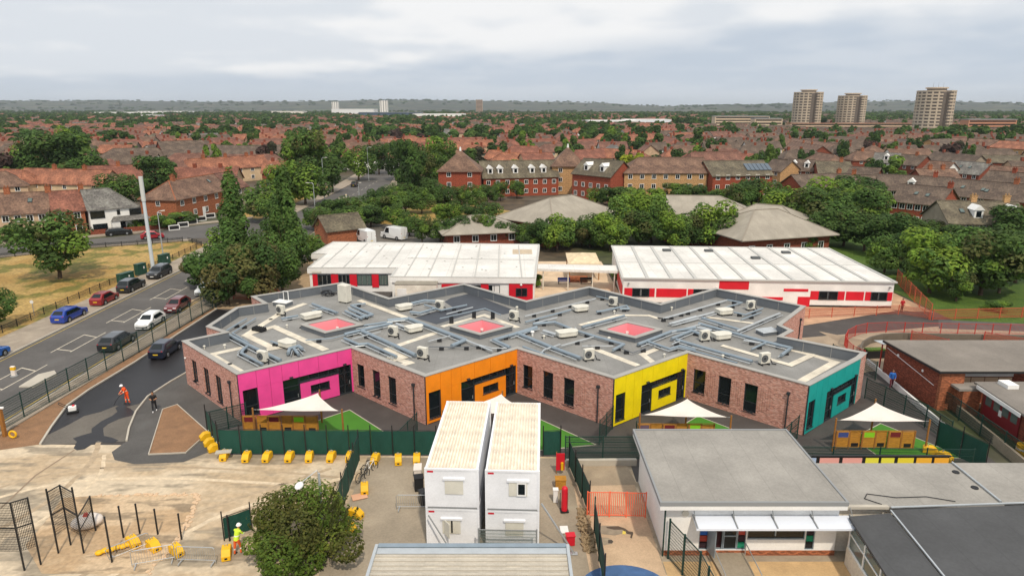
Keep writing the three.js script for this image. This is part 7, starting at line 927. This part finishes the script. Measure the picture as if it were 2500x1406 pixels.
// place by the two ends of its ridge
function ridged(a, b, o, label, cat = 'house', name = 'house', group) {
  const A = at(a[0], a[1], o.H), B = at(b[0], b[1], o.H), dx = B.x - A.x, dz = B.z - A.z, Lr = Math.hypot(dx, dz); const D = o.D, hp = (o.hipA || 0) + (o.hipB || 0); const L = Lr + hp * (D / 2);
  const sh = ((o.hipB || 0) - (o.hipA || 0)) * D / 4; const ux = dx / Lr, uz = dz / Lr; const g = thing(name, label, cat, (A.x + B.x) / 2 + ux * sh, 0, (A.z + B.z) / 2 + uz * sh, Math.atan2(-dz, dx), group); return house({ ...o, L }, g);
}
const spots = [];                                                   // keep-clear discs for the procedural streets
{
  const H = (a, b, o, label, ...r) => { const g = ridged(a, b, o, label, ...r); spots.push([g.position.x, g.position.z, Math.max(o.D, 12)]); return g; };
  // near left: terrace of three and the brick corner house
  H([-120, 476], [118, 467], { D: 8.5, E: 5.2, H: 8.6, wall: wallM.beige, roof: roofM.brown, nf: 8, nb: 4, chim: [.12, .98], sky: [[.62, .55]], door: .45 }, 'beige terrace with brown roof and white windows at the left edge');
  H([121, 467], [196, 463], { D: 8.5, E: 5.2, H: 8.6, wall: wallM.orange, roof: roofM.red, nf: 2, nb: 2, chim: [.99], door: 0 }, 'brick terrace house with fresh red roof beside the white house');
  { const g = H([199, 463], [262, 459], { D: 8.8, E: 5.3, H: 8.7, hipB: .95, wall: wallM.white, roof: roofM.grey, nf: 0, nb: 2 }, 'white rendered house with grey roof and dark windows'); for (const [x, y, w, h] of [[-3.0, 3.9, 2.6, 1.5], [3.9, 3.9, 2.2, 1.4], [.8, 4.1, .6, 1.0], [-2.8, 1.2, 2.6, 1.7], [4.6, 1.3, 1.8, 1.6], [1.3, 1.05, 1.0, 2.1]]) { const w_ = part(g, y < 1.1 ? 'door' : 'window', ringFrame(x - w / 2, x + w / 2, y - h / 2, y + h / 2, .08, .1, 4.5), mat.frame); part(w_, 'pane', bx(x - w / 2 + .07, x + w / 2 - .07, y - h / 2 + .07, y + h / 2 - .07, 4.38, 4.43), mat.glass); } part(g, 'porch_roof', tris([[-1.2, 2.5, 6.2], [6.6, 2.5, 6.2], [5.6, 3.3, 4.4], [-1.2, 2.5, 6.2], [5.6, 3.3, 4.4], [-.2, 3.3, 4.4]]), roofM.grey); part(g, 'porch_wall', [bx(-.9, .6, 0, 2.5, 4.4, 6)], wallM.white); }
  H([410, 441], [520, 424], { D: 9, E: 5.2, H: 8.7, hipA: 1, wall: wallM.orange, roof: roofM.brown, ridge: mat.brickOrange, nf: 5, nb: 2, ns: 1, chim: [-.45], door: -.1, sky: [[.55, .6]] }, 'red brick corner house with hipped brown roof'); H([522, 424], [562, 418], { D: 9, E: 5.2, H: 8.7, wall: wallM.grey, roof: roofM.russet, nf: 3, nb: 2, chim: [.6] }, 'grey rendered house joined to the brick corner house');
  solo('garden_wall', 'low brick garden wall before the white house', 'garden wall', place(bx(0, 22, 0, 1, -.12, .12), along([-92, -132.2], [-76, -142])), mat.brickDark);
  for (let i = 0; i < 5; i++) { const p = at(425 + i * 22, 562 - i * 7.5); const o = thing('garden_fence_panel', `white-framed front fence panel by the brick corner house, ${ORD[i]} from the lamp`, 'fence', p.x, 0, p.z, .7, 'white front fences'); part(o, 'frame', ringFrame(-1.1, 1.1, 0, 1.1, .16, .12), mat.white); part(o, 'infill', bx(-.93, .93, .17, .93, -.08, -.05), mat.steelBlack); }
  // streets behind it on the left
  H([60, 410], [270, 415], { D: 8.5, E: 5, H: 8.4, wall: wallM.cream, roof: roofM.orange, nf: 6, chim: [-.3, .4] }, 'orange-roofed terrace behind the huge dark tree'); H([215, 405], [345, 402], { D: 8.5, E: 5, H: 8.4, wall: wallM.cream, roof: roofM.red, nf: 6, chim: [.1, .9] }, 'red-roofed terrace behind the white mast'); H([0, 412], [52, 414], { D: 8, E: 5, H: 8.4, hipB: .9, wall: wallM.cream, roof: roofM.orange, nf: 2 }, 'orange-roofed house at the left edge behind the terrace'); H([-40, 420], [12, 418], { D: 9, E: 5, H: 8.4, hipB: 1, wall: wallM.beige, roof: roofM.brown, nf: 2 }, 'brown hipped house at the left edge');
  H([455, 388], [640, 378], { D: 8.5, E: 5, H: 8.4, hipA: .9, wall: wallM.cream, roof: roofM.orange, nf: 7, nb: 3, chim: [-.4, .1, .6] }, 'terrace with orange and brown roof before the long brown school roof'); H([470, 352], [690, 358], { D: 16, E: 5, H: 9.5, wall: wallM.cream, roof: roofM.dkbrown, nf: 8, floors: 1 }, 'long brown-roofed school hall beyond the terraces', 'building', 'school_hall'); H([385, 345], [492, 342], { D: 18, E: 5, H: 10.5, wall: wallM.red, roof: roofM.dkbrown, nf: 5, floors: 1 }, 'tall gabled brown hall behind the long brown roof', 'building', 'school_hall'); H([275, 362], [380, 360], { D: 14, E: 4, H: 8, hipA: 1, hipB: 1, wall: wallM.red, roof: roofM.dkbrown, nf: 5, floors: 1 }, 'low brown hipped hall left of the tall gabled hall', 'building', 'school_hall');
  solo('mural_wall', 'blue and white painted gable beside the long brown roof', 'wall', bc(16, 3.2, .3, ...at(412, 398, 2).toArray(), .1), M(0x6fa3c8, { map: ST(2) }));

  // blocks of flats with turrets
  const flats = thing('block_of_flats', 'red brick flats with two pyramid-roofed turrets and white arched dormers', 'building', 0, 0, 0); const pyr = (cx, cz, w, d, e, top, wall, rf, n, base) => { part(flats, 'turret_wall', [bx(cx - w / 2, cx + w / 2, -.3, e, cz - d / 2, cz + d / 2)], wall); if (base) part(flats, 'cream_base', [bx(cx - w / 2 - .03, cx + w / 2 + .03, -.3, 2.5, cz - d / 2 - .03, cz + d / 2 + .03)], wallM.cream); const P = [[cx - w / 2 - .6, e - .3, cz + d / 2 + .6], [cx + w / 2 + .6, e - .3, cz + d / 2 + .6], [cx + w / 2 + .6, e - .3, cz - d / 2 - .6], [cx - w / 2 - .6, e - .3, cz - d / 2 - .6]], a = [cx, top, cz]; const r = part(flats, 'turret_roof', tris([P[0], P[1], a, P[1], P[2], a, P[2], P[3], a, P[3], P[0], a, P[0], P[2], P[1], P[0], P[3], P[2]]), rf); part(r, 'finial', [cyl(.35, .2, 1.2, cx, top - .4, cz, 8)], mat.white); for (let f = 0; f < 3; f++) for (let i = 0; i < n; i++) { const w_ = part(flats, 'window', join([winW, winMul]), mat.white); w_.position.set(cx + ((i + .5) / n - .5) * w, 1.6 + f * 2.7, cz + d / 2); part(w_, 'pane', winP, mat.glass); } };
  pyr(-14.6, -196, 11.6, 11, 8.1, 13.4, mat.brickRed, roofM.brown, 2, 1); pyr(16.8, -209, 9.8, 10, 8.4, 13.6, mat.brickYellow, roofM.brown, 2, 0);
  const wing = (a, b, o, lab) => { const A = at(a[0], a[1], o.H), B = at(b[0], b[1], o.H), g = new THREE.Group(); return H(a, b, o, lab, 'building', 'block_of_flats'); };
  wing([1172, 393], [1352, 390], { D: 11, E: 5.6, H: 9.8, wall: mat.brickRed, roof: roofM.sage, nf: 8, dorm: [-9, -6, -1.5, 3.5, 7], chim: [] }, 'red brick wing with sage roof and five white dormers between the turrets'); wing([1428, 386], [1522, 393], { D: 10, E: 7, H: 10.8, wall: mat.brickRed, roof: roofM.sage, nf: 5, floors: 3, dorm: [-3, 3] }, 'red wing receding behind the yellow turret'); wing([1560, 384], [1716, 384], { D: 12, E: 7.8, H: 11.4, hipA: .8, wall: mat.brickYellow, roof: roofM.brown, nf: 7, floors: 3 }, 'yellow brick flats with brown hipped roof'); { const g = wing([1720, 393], [1862, 391], { D: 12, E: 7.2, H: 10.6, wall: mat.brickRed, roof: roofM.sage, nf: 6, floors: 3 }, 'red brick flats with grey roof and solar panels'); for (let i = 0; i < 6; i++) part(g, 'solar_panel', bc(1.1, .06, 3.2, 2.6 + i * 1.25, 9.1, 3.1, 0, .52), M(0x5a6672, { roughness: .15 })); }
  wing([1690, 371], [1800, 369], { D: 12, E: 6, H: 11, hipA: .6, wall: mat.brickRed, roof: roofM.russet, nf: 4 }, 'russet-roofed block behind the red flats');
  // grey hipped day centre
  const hip = (x, z, L, D, turn, E, Hh, lab) => { const g = thing('day_centre', lab, 'building', x, 0, z, turn); house({ L, D, E, H: Hh, hipA: 1, hipB: 1, wall: mat.brickDark, ov: 1.1, roof: roofM.shingle, ridge: roofM.shinglePale, floors: 1, nf: Math.round(L / 4) }, g); spots.push([x, z, 14]); };
  hip(10.2, -141.5, 21, 14, .79, 3.8, 7.2, 'grey hipped pavilion with brick porch and blue glazing'); hip(39, -150, 25, 12, -.12, 3.7, 6.3, 'long grey hipped roof behind the bright trees'); hip(46.2, -123.5, 18, 13, .3, 3.8, 7.1, 'right grey hipped pavilion with small white gable'); hip(-6.5, -131, 14, 11, .25, 2.9, 4.9, 'low grey roof joined to the left pavilion'); hip(52, -137.5, 15, 10, -.6, 3.5, 6.0, 'grey link roof between the long roof and the right pavilion'); hip(34, -130.5, 9, 9, .2, 3, 5.2, 'small grey roof between bright green trees');
  { const p = at(1290, 575), o = thing('glazed_bay', 'dark blue glazed bay under the grey pavilion eaves', 'glazing', p.x, 0, p.z - 2.6, .35); part(o, 'frame', ringFrame(-5, 5, .6, 3.3, .15, .12), mat.frame); for (let i = 0; i < 7; i++) part(o, 'pane', bx(-4.8 + i * 1.38, -3.5 + i * 1.38, .78, 3.12, -.1, -.05), M(0x1c2a4c, { roughness: .08 })); } { const p = at(1345, 598), o = thing('brick_porch', 'tall curved orange brick porch before the grey pavilion', 'porch', p.x, 0, p.z); part(o, 'pier', [bx(-1.2, 1.2, 0, 3.4, -.6, .6)], mat.brickOrange); part(o, 'curved_wall', [cyl(2, 2, 2.2, -.4, 0, .4, 18)], mat.brickOrange); }
  { const p = at(820, 592), o = thing('brick_hut', 'small brick hut with pitched grey roof at the back left', 'hut', p.x, 0, p.z - 3, .65); house({ L: 7.5, D: 6.5, E: 2.7, H: 5.0, wall: mat.brickOrange, roof: roofM.sage }, o); spots.push([p.x, p.z, 8]); }
  ground('grass', flat([[-30, -150], [2, -146], [4, -165], [-14, -185], [-26, -180]], -.03), mat.dry); ground('car_park', flat([[-36, -116], [4, -116], [4, -146], [-30, -150]], -.034), mat.tarmac); ground('grass', flat([[-58.6, -158], [-64, -158], [-78, -225], [-59, -225]], -.034), mat.dry); ground('garden_ground', flat([[56, -112], [140, -128], [170, -190], [40, -190], [36, -116]], -.04), mat.lush);

  // right-hand dense streets, roof by roof
  const rt = (a, b, o, lab) => H(a, b, { D: 9, E: 5, H: 8.2, wall: mat.brickDark, roof: roofM.dkbrown, ...o }, lab);
  rt([2293, 489], [2482, 492], { roof: roofM.sage, D: 11, wall: wallM.grey, nf: 6, dorm: [-1.5, 4.5], sky: [[-.55, .5]], chim: [-.1, .75], chimM: mat.brickYellow }, 'sage-roofed house with stone gable and two white dormers'); rt([2210, 449], [2325, 458], { D: 12, wall: mat.brickRed, nf: 6, chim: [.95], chimM: mat.brickRed, sky: [[-.2, .5], [.3, .45]] }, 'dark brown terrace with maroon brick walls'); rt([2330, 436], [2540, 452], { D: 12, nf: 5, dorm: [10], sky: [[-.6, .5], [-.1, .45], [0, .4]], chim: [.5], chimM: mat.brickOrange }, 'long brown roof with skylights behind the maroon terrace'); rt([2140, 424], [2330, 433], { D: 12, nf: 5, dorm: [0], chim: [.55], chimM: mat.brickRed }, 'brown roof with one white dormer above the wood'); rt([1935, 426], [2050, 423], { D: 11, wall: mat.brickRed, nf: 4, chim: [.98] }, 'brown gabled house with white barge boards above the wood'); rt([2052, 424], [2138, 428], { D: 10, nf: 3, chim: [-.2] }, 'brown roof joining the barge-boarded house');
  rt([1995, 393], [2075, 394], { roof: roofM.sage, D: 9, nf: 3, chim: [.5], chimM: mat.brickOrange }, 'sage-brown house with tall orange chimney'); rt([1890, 388], [1935, 392], { D: 9, wall: wallM.yellow, nf: 2 }, 'brown gabled house right of the red flats'); rt([1928, 388], [1990, 390], { roof: roofM.dkbrown, D: 9, dorm: [-2, 2], nf: 3 }, 'brown roof with twin white dormers right of the flats'); rt([2000, 372], [2040, 378], { roof: roofM.brown, D: 9, hipA: .9, hipB: .9, nf: 2 }, 'brown hipped house behind the twin dormers'); rt([2095, 368], [2135, 368], { roof: roofM.brown, D: 9, hipA: .8, hipB: .8, nf: 2, chim: [-.2] }, 'brown hipped house left of the grey loft conversions'); rt([2140, 372], [2200, 374], { roof: roofM.grey, D: 9, wall: wallM.white, nf: 3, dorm: [0] }, 'grey-roofed house with a dark loft box'); rt([2205, 376], [2265, 380], { roof: roofM.dkbrown, D: 9, nf: 3, chim: [.2] }, 'brown-roofed house right of the grey loft'); rt([2275, 392], [2330, 396], { roof: roofM.brown, D: 9, wall: wallM.white, nf: 2 }, 'white gabled house among the brown roofs'); rt([2330, 392], [2420, 398], { roof: roofM.grey, D: 10, nf: 4, sky: [[-.3, .5], [.2, .5]], chim: [.9] }, 'grey roof with two skylights at the right'); rt([2425, 404], [2510, 408], { roof: roofM.brown, D: 9, wall: wallM.white, nf: 3 }, 'brown roof with white gable at the right edge'); rt([2420, 416], [2530, 424], { roof: roofM.dkbrown, D: 10, nf: 3, chim: [.1], chimM: mat.brickRed }, 'brown roof below the white gable at the right edge'); rt([2240, 412], [2330, 412], { roof: roofM.brown, D: 10, nf: 4, chim: [-.3, .4] }, 'brown roof below the white gabled house'); rt([2080, 406], [2150, 410], { D: 9, nf: 2 }, 'dark roof left of the hedge in the right-hand streets');
  rt([2330, 336], [2440, 341], { roof: roofM.brown, D: 12, E: 6, H: 9, wall: wallM.grey, nf: 10, floors: 2 }, 'long grey-walled block with rows of windows at the right'); rt([2445, 343], [2540, 348], { roof: roofM.orange, D: 12, E: 6, H: 9, wall: wallM.yellow, nf: 6 }, 'orange-roofed block end at the right edge'); rt([2270, 340], [2320, 338], { roof: roofM.dkbrown, D: 12, E: 6, H: 9, wall: wallM.yellow, nf: 2 }, 'tan gable end of the long grey-walled block'); rt([2330, 378], [2540, 380], { roof: roofM.sage, D: 9, E: 4, H: 6.4, nf: 6, floors: 1 }, 'low long sage roof in front of the grey-walled block'); rt([1905, 332], [2050, 352], { roof: roofM.brown, D: 10, E: 5.5, H: 8.6, wall: wallM.beige, nf: 12, chim: [-.6, -.2, .2, .6] }, 'long brown terrace running toward the left tower'); rt([1940, 345], [2010, 356], { roof: roofM.brown, D: 9, nf: 5, chim: [-.3, .3] }, 'brown terrace below the long terrace');
  // centre streets behind the flats
  let n = 0; for (const [a, b, c, hA, hB] of [[[1225, 372], [1268, 372], 'orange', 1, 0], [[1272, 374], [1345, 372], 'red', 0, 0], [[1405, 366], [1475, 362], 'red', .8, 0], [[1478, 362], [1560, 366], 'orange', 0, .8], [[1465, 327], [1505, 327], 'orange', .8, .8], [[1520, 330], [1590, 327], 'orange', .8, .8], [[1380, 342], [1450, 338], 'red', .6, 0], [[1615, 330], [1650, 338], 'red', 0, .8], [[1330, 352], [1372, 350], 'russet', .9, 0], [[1250, 356], [1310, 356], 'red', .8, .5], [[1195, 366], [1222, 366], 'orange', .5, .5]]) rt(a, b, { roof: roofM[c], hipA: hA, hipB: hB, wall: wallM.cream, nf: 4, chim: [.3] }, `red-tiled house behind the flats, ${ORD[n++]} along the centre street`);
}
{
  // ---------------------------------------------------------- towers, far slabs, sheds
  const tower = (px, D, w, h, label, mast) => {
    const x = (px - 1250) / FOCAL * (D * .9667 + 1), o = thing('tower_block', label, 'tower block', x, 0, -D); const r = w / 2, n = 13, fh = (h - 4) / n; const shp = (k, nk = .8) => { const p = []; for (let i = 0; i < 72; i++) { const a = i / 72 * Math.PI * 2; let q = r * k; const notch = Math.abs(((a - 1.5) + 7 * Math.PI) % (2 * Math.PI) - Math.PI); q *= notch < .17 ? nk : 1; const n2 = Math.abs(((a - 4.6) + 7 * Math.PI) % (2 * Math.PI) - Math.PI); q *= n2 < .17 ? nk : 1; p.push([Math.cos(a) * q, Math.sin(a) * q]); } return p; };
    const tan = M(0xcdc2b5, { map: ST(5) }), dark = M(0x6b625a, { roughness: .4 }); part(o, 'core', prism(shp(.965), -.3, h - 4), dark); for (let i = 0; i <= n; i++) part(o, 'floor_band', prism(shp(1, .7), i * fh - (i ? .1 : .3), i * fh + 1.25), tan); for (let i = 0; i < 20; i++) { const a = i / 20 * Math.PI * 2 + .08; if (Math.abs(a - 1.5) > .2 && Math.abs(a - 4.6) > .2) part(o, 'mullion', [bc(1.5, h - 4, .6, Math.cos(a) * r * .975, (h - 4) / 2, Math.sin(a) * r * .975, -a + Math.PI / 2)], tan); } part(o, 'plant_room', [cyl(r * .5, r * .5, 3.2, 0, h - 4, 0, 20)], dark); part(o, 'plant_roof', [cyl(r * .58, r * .58, 1.2, 0, h - 1, 0, 20)], tan); for (let i = 0; i < mast; i++) part(o, 'aerial', [cyl(.12, .08, 5, -4 + i * 5, h, 0, 6)], mat.grey); spots.push([x, -D, 40]);
  };
  tower(2281, 690, 34, 43.5, 'right-hand round tan tower block with aerials', 3); tower(2079, 890, 34, 42, 'middle round tan tower block', 0); tower(1971, 880, 34.5, 46, 'left round tan tower block', 0);
  const slab = (px, D, w, h, d, label, m, o = {}) => { const x = (px - 1250) / FOCAL * (D * .9667 + 1), g = thing(o.name || 'far_building', label, o.cat || 'building', x, 0, -D); part(g, 'wall', [bx(-w / 2, w / 2, -.3, h, -d, 0)], m); part(g, 'roof', [bx(-w / 2 - .3, w / 2 + .3, h, h + .6, -d - .3, .3)], o.roof || mat.white); const nf = o.nf || 0; for (let f = 0; f < nf; f++) part(g, 'window_band', [bx(-w / 2 + 1, w / 2 - 1, (f + .35) * h / nf, (f + .75) * h / nf, 0, .12)], mat.glass); for (let i = 0; i < (o.nv || 0); i++) part(g, 'stair_bay', [bx(mix(-w / 2, w / 2, (i + .35) / o.nv), mix(-w / 2, w / 2, (i + .65) / o.nv), 0, h + .8, -.1, .3)], M(0x8f8f92)); spots.push([x, -D, Math.max(w, 20)]); };
  slab(817, 2300, 19, 42, 19, 'far white tower, left of two on the horizon', M(0xe6e4de), { nv: 3, name: 'tower_block', cat: 'tower block' }); slab(936, 2300, 24, 46, 20, 'far white tower, right of two on the horizon', M(0xe6e4de), { nv: 3, name: 'tower_block', cat: 'tower block' }); slab(1170, 2400, 22, 50, 20, 'far tan tower on the horizon at centre', M(0xb09a88), { nf: 12, name: 'tower_block', cat: 'tower block' });
  slab(300, 1900, 160, 12, 60, 'long white warehouse far left', M(0xe8e8e6), { name: 'warehouse' }); slab(395, 2400, 170, 12, 50, 'second long white warehouse behind the first', M(0xe8e8e6), { name: 'warehouse' }); slab(360, 1500, 36, 9, 30, 'small white shed in front of the warehouses', M(0xe8e8e6), { name: 'warehouse' }); slab(860, 2000, 120, 20, 60, 'pale retail sheds beneath the far white towers', M(0xdfe0e0), { name: 'warehouse' }); slab(950, 1700, 150, 13, 50, 'long blue glass shed below the far towers', M(0x5b7088, { roughness: .3 }), { nf: 3, roof: mat.grey, name: 'warehouse' }); slab(1070, 1500, 110, 11, 60, 'white supermarket sheds at centre', M(0xeceae6), { name: 'warehouse' }); slab(1500, 900, 64, 8, 45, 'white school sheds left at mid distance', M(0xf0f0f0), { name: 'warehouse' }); slab(1585, 920, 60, 9, 40, 'white school sheds right with a small spire', M(0xe6ecf4), { name: 'warehouse' }); slab(700, 2000, 90, 14, 40, 'pale shed left of the far white towers', M(0xdcd6cc), { name: 'warehouse' });
  slab(1815, 800, 62, 15, 14, 'tan slab flats with balconies left of the towers', M(0xc9b59c), { nf: 5, roof: mat.grey }); slab(1880, 760, 30, 13, 14, 'shorter tan slab flats beside the towers', M(0xc9b59c), { nf: 4, roof: mat.grey }); slab(2430, 640, 44, 14, 12, 'orange and grey slab flats right of the towers', M(0xb98468), { nf: 5, roof: mat.grey }); slab(2150, 760, 190, 8, 12, 'long tan terrace of flats between the towers', M(0xc9ae94), { nf: 3, roof: roofM.orange });
}
{
  // ---------------------------------------------------------- streets of houses and trees filling the plain
  seed(2024); const types = ['orange', 'red', 'russet', 'brown', 'dkbrown'].map(r => [0, 1].map(h => ({ r, h }))).flat(); const wl = [wallM.cream, wallM.beige, wallM.white, mat.brickDark, wallM.grey];
  const protos = {}; const mk = (k) => { if (protos[k]) return protos[k]; const [r, h, w, l] = k.split('|'); const L = +l, o = { L, D: 8.4, E: 5, H: 8.3, hipA: +h ? .9 : 0, hipB: +h ? .9 : 0, wall: wl[+w], roof: roofM[r] }; return protos[k] = { wall: wallGeo(L, o.D, o.E, o.H, o.hipA, o.hipB), roof: roofGeo(L, o.D, o.E, o.H, o.hipA, o.hipB), ch: [bx(-.5, .5, 7.2, 9.3, -.35, .35), bx(L * .3 - .5, L * .3 + .5, 7.2, 9.3, -.35, .35)], o, wins: join([0, 1].flatMap(f => [-.36, -.12, .12, .36].map(u => bx(u * L - .7, u * L + .7, .9 + f * 2.5, 2.1 + f * 2.5, 4.2, 4.26)))) }; };
  const list = [], trees = []; const inView = (x, z, m = 1.06) => -z > 120 && Math.abs(x) < (-z * .76 + 12) * m;
  const blocked = (x, z, r = 6) => { if (-z < 165 && x > -64 && x < 140) return true; if (x > -64 - r && x < -36 + r * .5 && -z < 290) return true; if (-z < 240 && x > -40 && x < 96) return true; if (x < -58 && -z < 190 && x > -125) return true; if (x > 56 && -z < 205) return true; for (const s of spots) if (Math.hypot(x - s[0], z - s[1]) < s[2] * .75 + r) return true; return false; };
  for (let bz = 0; bz < 40; bz++) for (let bx0 = -34; bx0 < 34; bx0++) {
    const Z = -150 - bz * 62, X = bx0 * 74 + (bz % 2) * 31; if (!inView(X, Z, 1.15)) continue; const ang = (Math.floor(hash(Math.floor(X / 220), Math.floor(Z / 190), 5) * 5) - 2) * .3 + .1; const right = X / -Z > .28; const park = hash(bx0, bz, 61) < .13 && bz > 2;
    const ca = Math.cos(ang), sa = Math.sin(ang); const W = (u, v) => [X + u * ca + v * sa, Z - u * sa + v * ca];
    if (park) { for (let i = 0; i < 16; i++) { const [x, z] = W(R(-35, 35), R(-28, 28)); trees.push([x, z, R(8, 14), R(4.5, 7.5)]); } continue; }
    for (const v of [-16, 14]) { let u = -36; while (u < 34) { const L = pick([9, 14, 18, 18, 24]); if (u + L > 38) break; const [x, z] = W(u + L / 2, v + R(-1, 1)); u += L + R(1.2, 4); const rr = rnd(); const r = right ? (rr < .6 ? 'dkbrown' : rr < .9 ? 'brown' : 'russet') : (rr < .28 ? 'red' : rr < .46 ? 'orange' : rr < .70 ? 'russet' : rr < .86 ? 'brown' : rr < .93 ? 'dkbrown' : rr < .97 ? 'grey' : 'sage'); list.push([x, z, ang + (v > 0 ? 0 : Math.PI) + (rnd() < .08 ? Math.PI / 2 : 0), `${r}|${rnd() < .45 ? 1 : 0}|${Math.floor(rnd() * 5)}|${L}`]); } }
    for (let i = 0; i < 12; i++) if (rnd() < .75) { const [x, z] = W(R(-36, 36), R(-7, 7) + (rnd() < .3 ? 25 : 0)); trees.push([x, z, R(5, 13), R(2.8, 6.2)]); }
  }
  const ok = list.filter(h => inView(h[0], h[1]) && !blocked(h[0], h[1], 8)).sort((a, b) => Math.hypot(a[0], a[1]) - Math.hypot(b[0], b[1]));
  const where = (x, z) => { const q = x / -z, D = -z; const s = q < -.58 ? 'at the far left' : q < -.36 ? 'left of the poplars' : q < -.12 ? 'above the main road' : q < .12 ? 'above the turreted flats' : q < .32 ? 'left of the round towers' : q < .5 ? 'below the round towers' : 'at the far right'; return (D < 300 ? 'near row ' : D < 380 ? 'second row ' : D < 480 ? 'third row ' : 'fourth row ') + s; };
  const nm = { orange: 'orange', red: 'red', russet: 'russet', brown: 'brown', dkbrown: 'dark brown', grey: 'grey', sage: 'sage' };
  ok.slice(0, 290).forEach(([x, z, a, k], i) => { const p = mk(k), [r, h, w] = k.split('|'); const g = thing('house', `${nm[r]}-tiled ${+h ? 'hipped' : 'gabled'} house with ${['cream', 'beige', 'white', 'brick', 'grey'][w]} walls, ${where(x, z)}`, 'house', x, 0, z, a, 'houses in the streets beyond the flats'); part(g, 'wall', p.wall, p.o.wall); const rf = part(g, 'roof', p.roof, p.o.roof); for (const c of p.ch) part(rf, 'chimney', c, mat.brickDark); if (-z < 420) for (const s of [0, 1]) { const w_ = part(g, 'windows', p.wins, mat.glassPale); w_.rotation.y = s * Math.PI; w_.userData.kind = 'stuff'; } });
  // the rest, too small to tell apart
  const rest = ok.slice(290); const byK = {}; for (const h of rest) { const [r, hp, w, L] = h[3].split('|'); const k = `${r}|${hp}`; (byK[k] = byK[k] || []).push(h); } const dm = new THREE.Object3D();
  for (const [k, arr] of Object.entries(byK)) { const p = mk(k + '|0|18'); for (const [gname, geo, m] of [['wall', p.wall, wl[['orange', 'red', 'russet', 'brown', 'dkbrown', 'grey', 'sage'].indexOf(k.split('|')[0]) % 4]], ['roof', p.roof, p.o.roof]]) { const im = new THREE.InstancedMesh(geo, m, arr.length); arr.forEach((h, i) => { dm.position.set(h[0], 0, h[1]); dm.rotation.y = h[2]; dm.scale.set(+h[3].split('|')[3] / 18, 1, 1); dm.updateMatrix(); im.setMatrixAt(i, dm.matrix); const c = .82 + .3 * hash(i, arr.length, 7); im.setColorAt(i, new THREE.Color(c, c, c)); }); im.name = numbered('distant_house_' + gname + 's'); tag(im, `${nm[k.split('|')[0]]}-tiled far ${k.endsWith('1') ? 'hipped' : 'gabled'} house ${gname}s massed toward the horizon`, 'houses', null, 'stuff'); im.castShadow = im.receiveShadow = true; scene.add(im); } }
  const tk = trees.filter(t => inView(t[0], t[1]) && !blocked(t[0], t[1], 3)).sort((a, b) => Math.hypot(a[0], a[1]) - Math.hypot(b[0], b[1]));
  const tn = { fdark: 'dark green round', fmid: 'mid green round', fbright: 'bright green round', fcone: 'pointed dark', fcopper: 'copper-leaved' };
  tk.slice(0, 210).forEach(t => { const rr = hash(Math.round(t[0]), Math.round(t[1]), 4), k = rr < .42 ? 'fdark' : rr < .74 ? 'fmid' : rr < .86 ? 'fbright' : rr < .94 ? 'fcone' : 'fcopper'; tree(k, t[0], t[1], t[2], t[3] * (k === 'fcone' ? .7 : 1), `${tn[k]} garden tree among the houses, ${where(t[0], t[1])}`, 'garden trees beyond the flats'); });
  // woods and garden trees farther off
  const far = tk.slice(210); for (let i = 0; i < 1600; i++) { const D = R(1500, 4200), x = R(-.8, .8) * D; const n1 = fbm((x + 8000) / 16000, D / 8000, 24, 3, 300); if (n1 > .50) far.push([x, -D, R(9, 15), R(6, 13)]); } for (const q of hillTrees) far.push([q[0], q[2], R(10, 17), R(10, 26), q[1]]);
  for (const [k, sd] of [['fdark', 901], ['fmid', 917]]) { const arr = far.filter((t, i) => (i % 2 === 0) === (k === 'fdark')); const im = new THREE.InstancedMesh(crownGeo(sd, { ...SP[k], n: 420, leaf: 1.5, lobes: 9, base: .2 }), leafMat, arr.length); arr.forEach((t, i) => { dm.position.set(t[0], t[4] || 0, t[1]); dm.rotation.y = i; dm.scale.set(t[3] / 5, t[2] / 10, t[3] / 5); dm.updateMatrix(); im.setMatrixAt(i, dm.matrix); }); im.name = numbered('distant_trees'); tag(im, `${k === 'fdark' ? 'darker' : 'lighter'} far trees massed between the roofs toward the horizon`, 'trees', null, 'stuff'); im.castShadow = im.receiveShadow = true; scene.add(im); }
}
renderer.render(scene, camera);
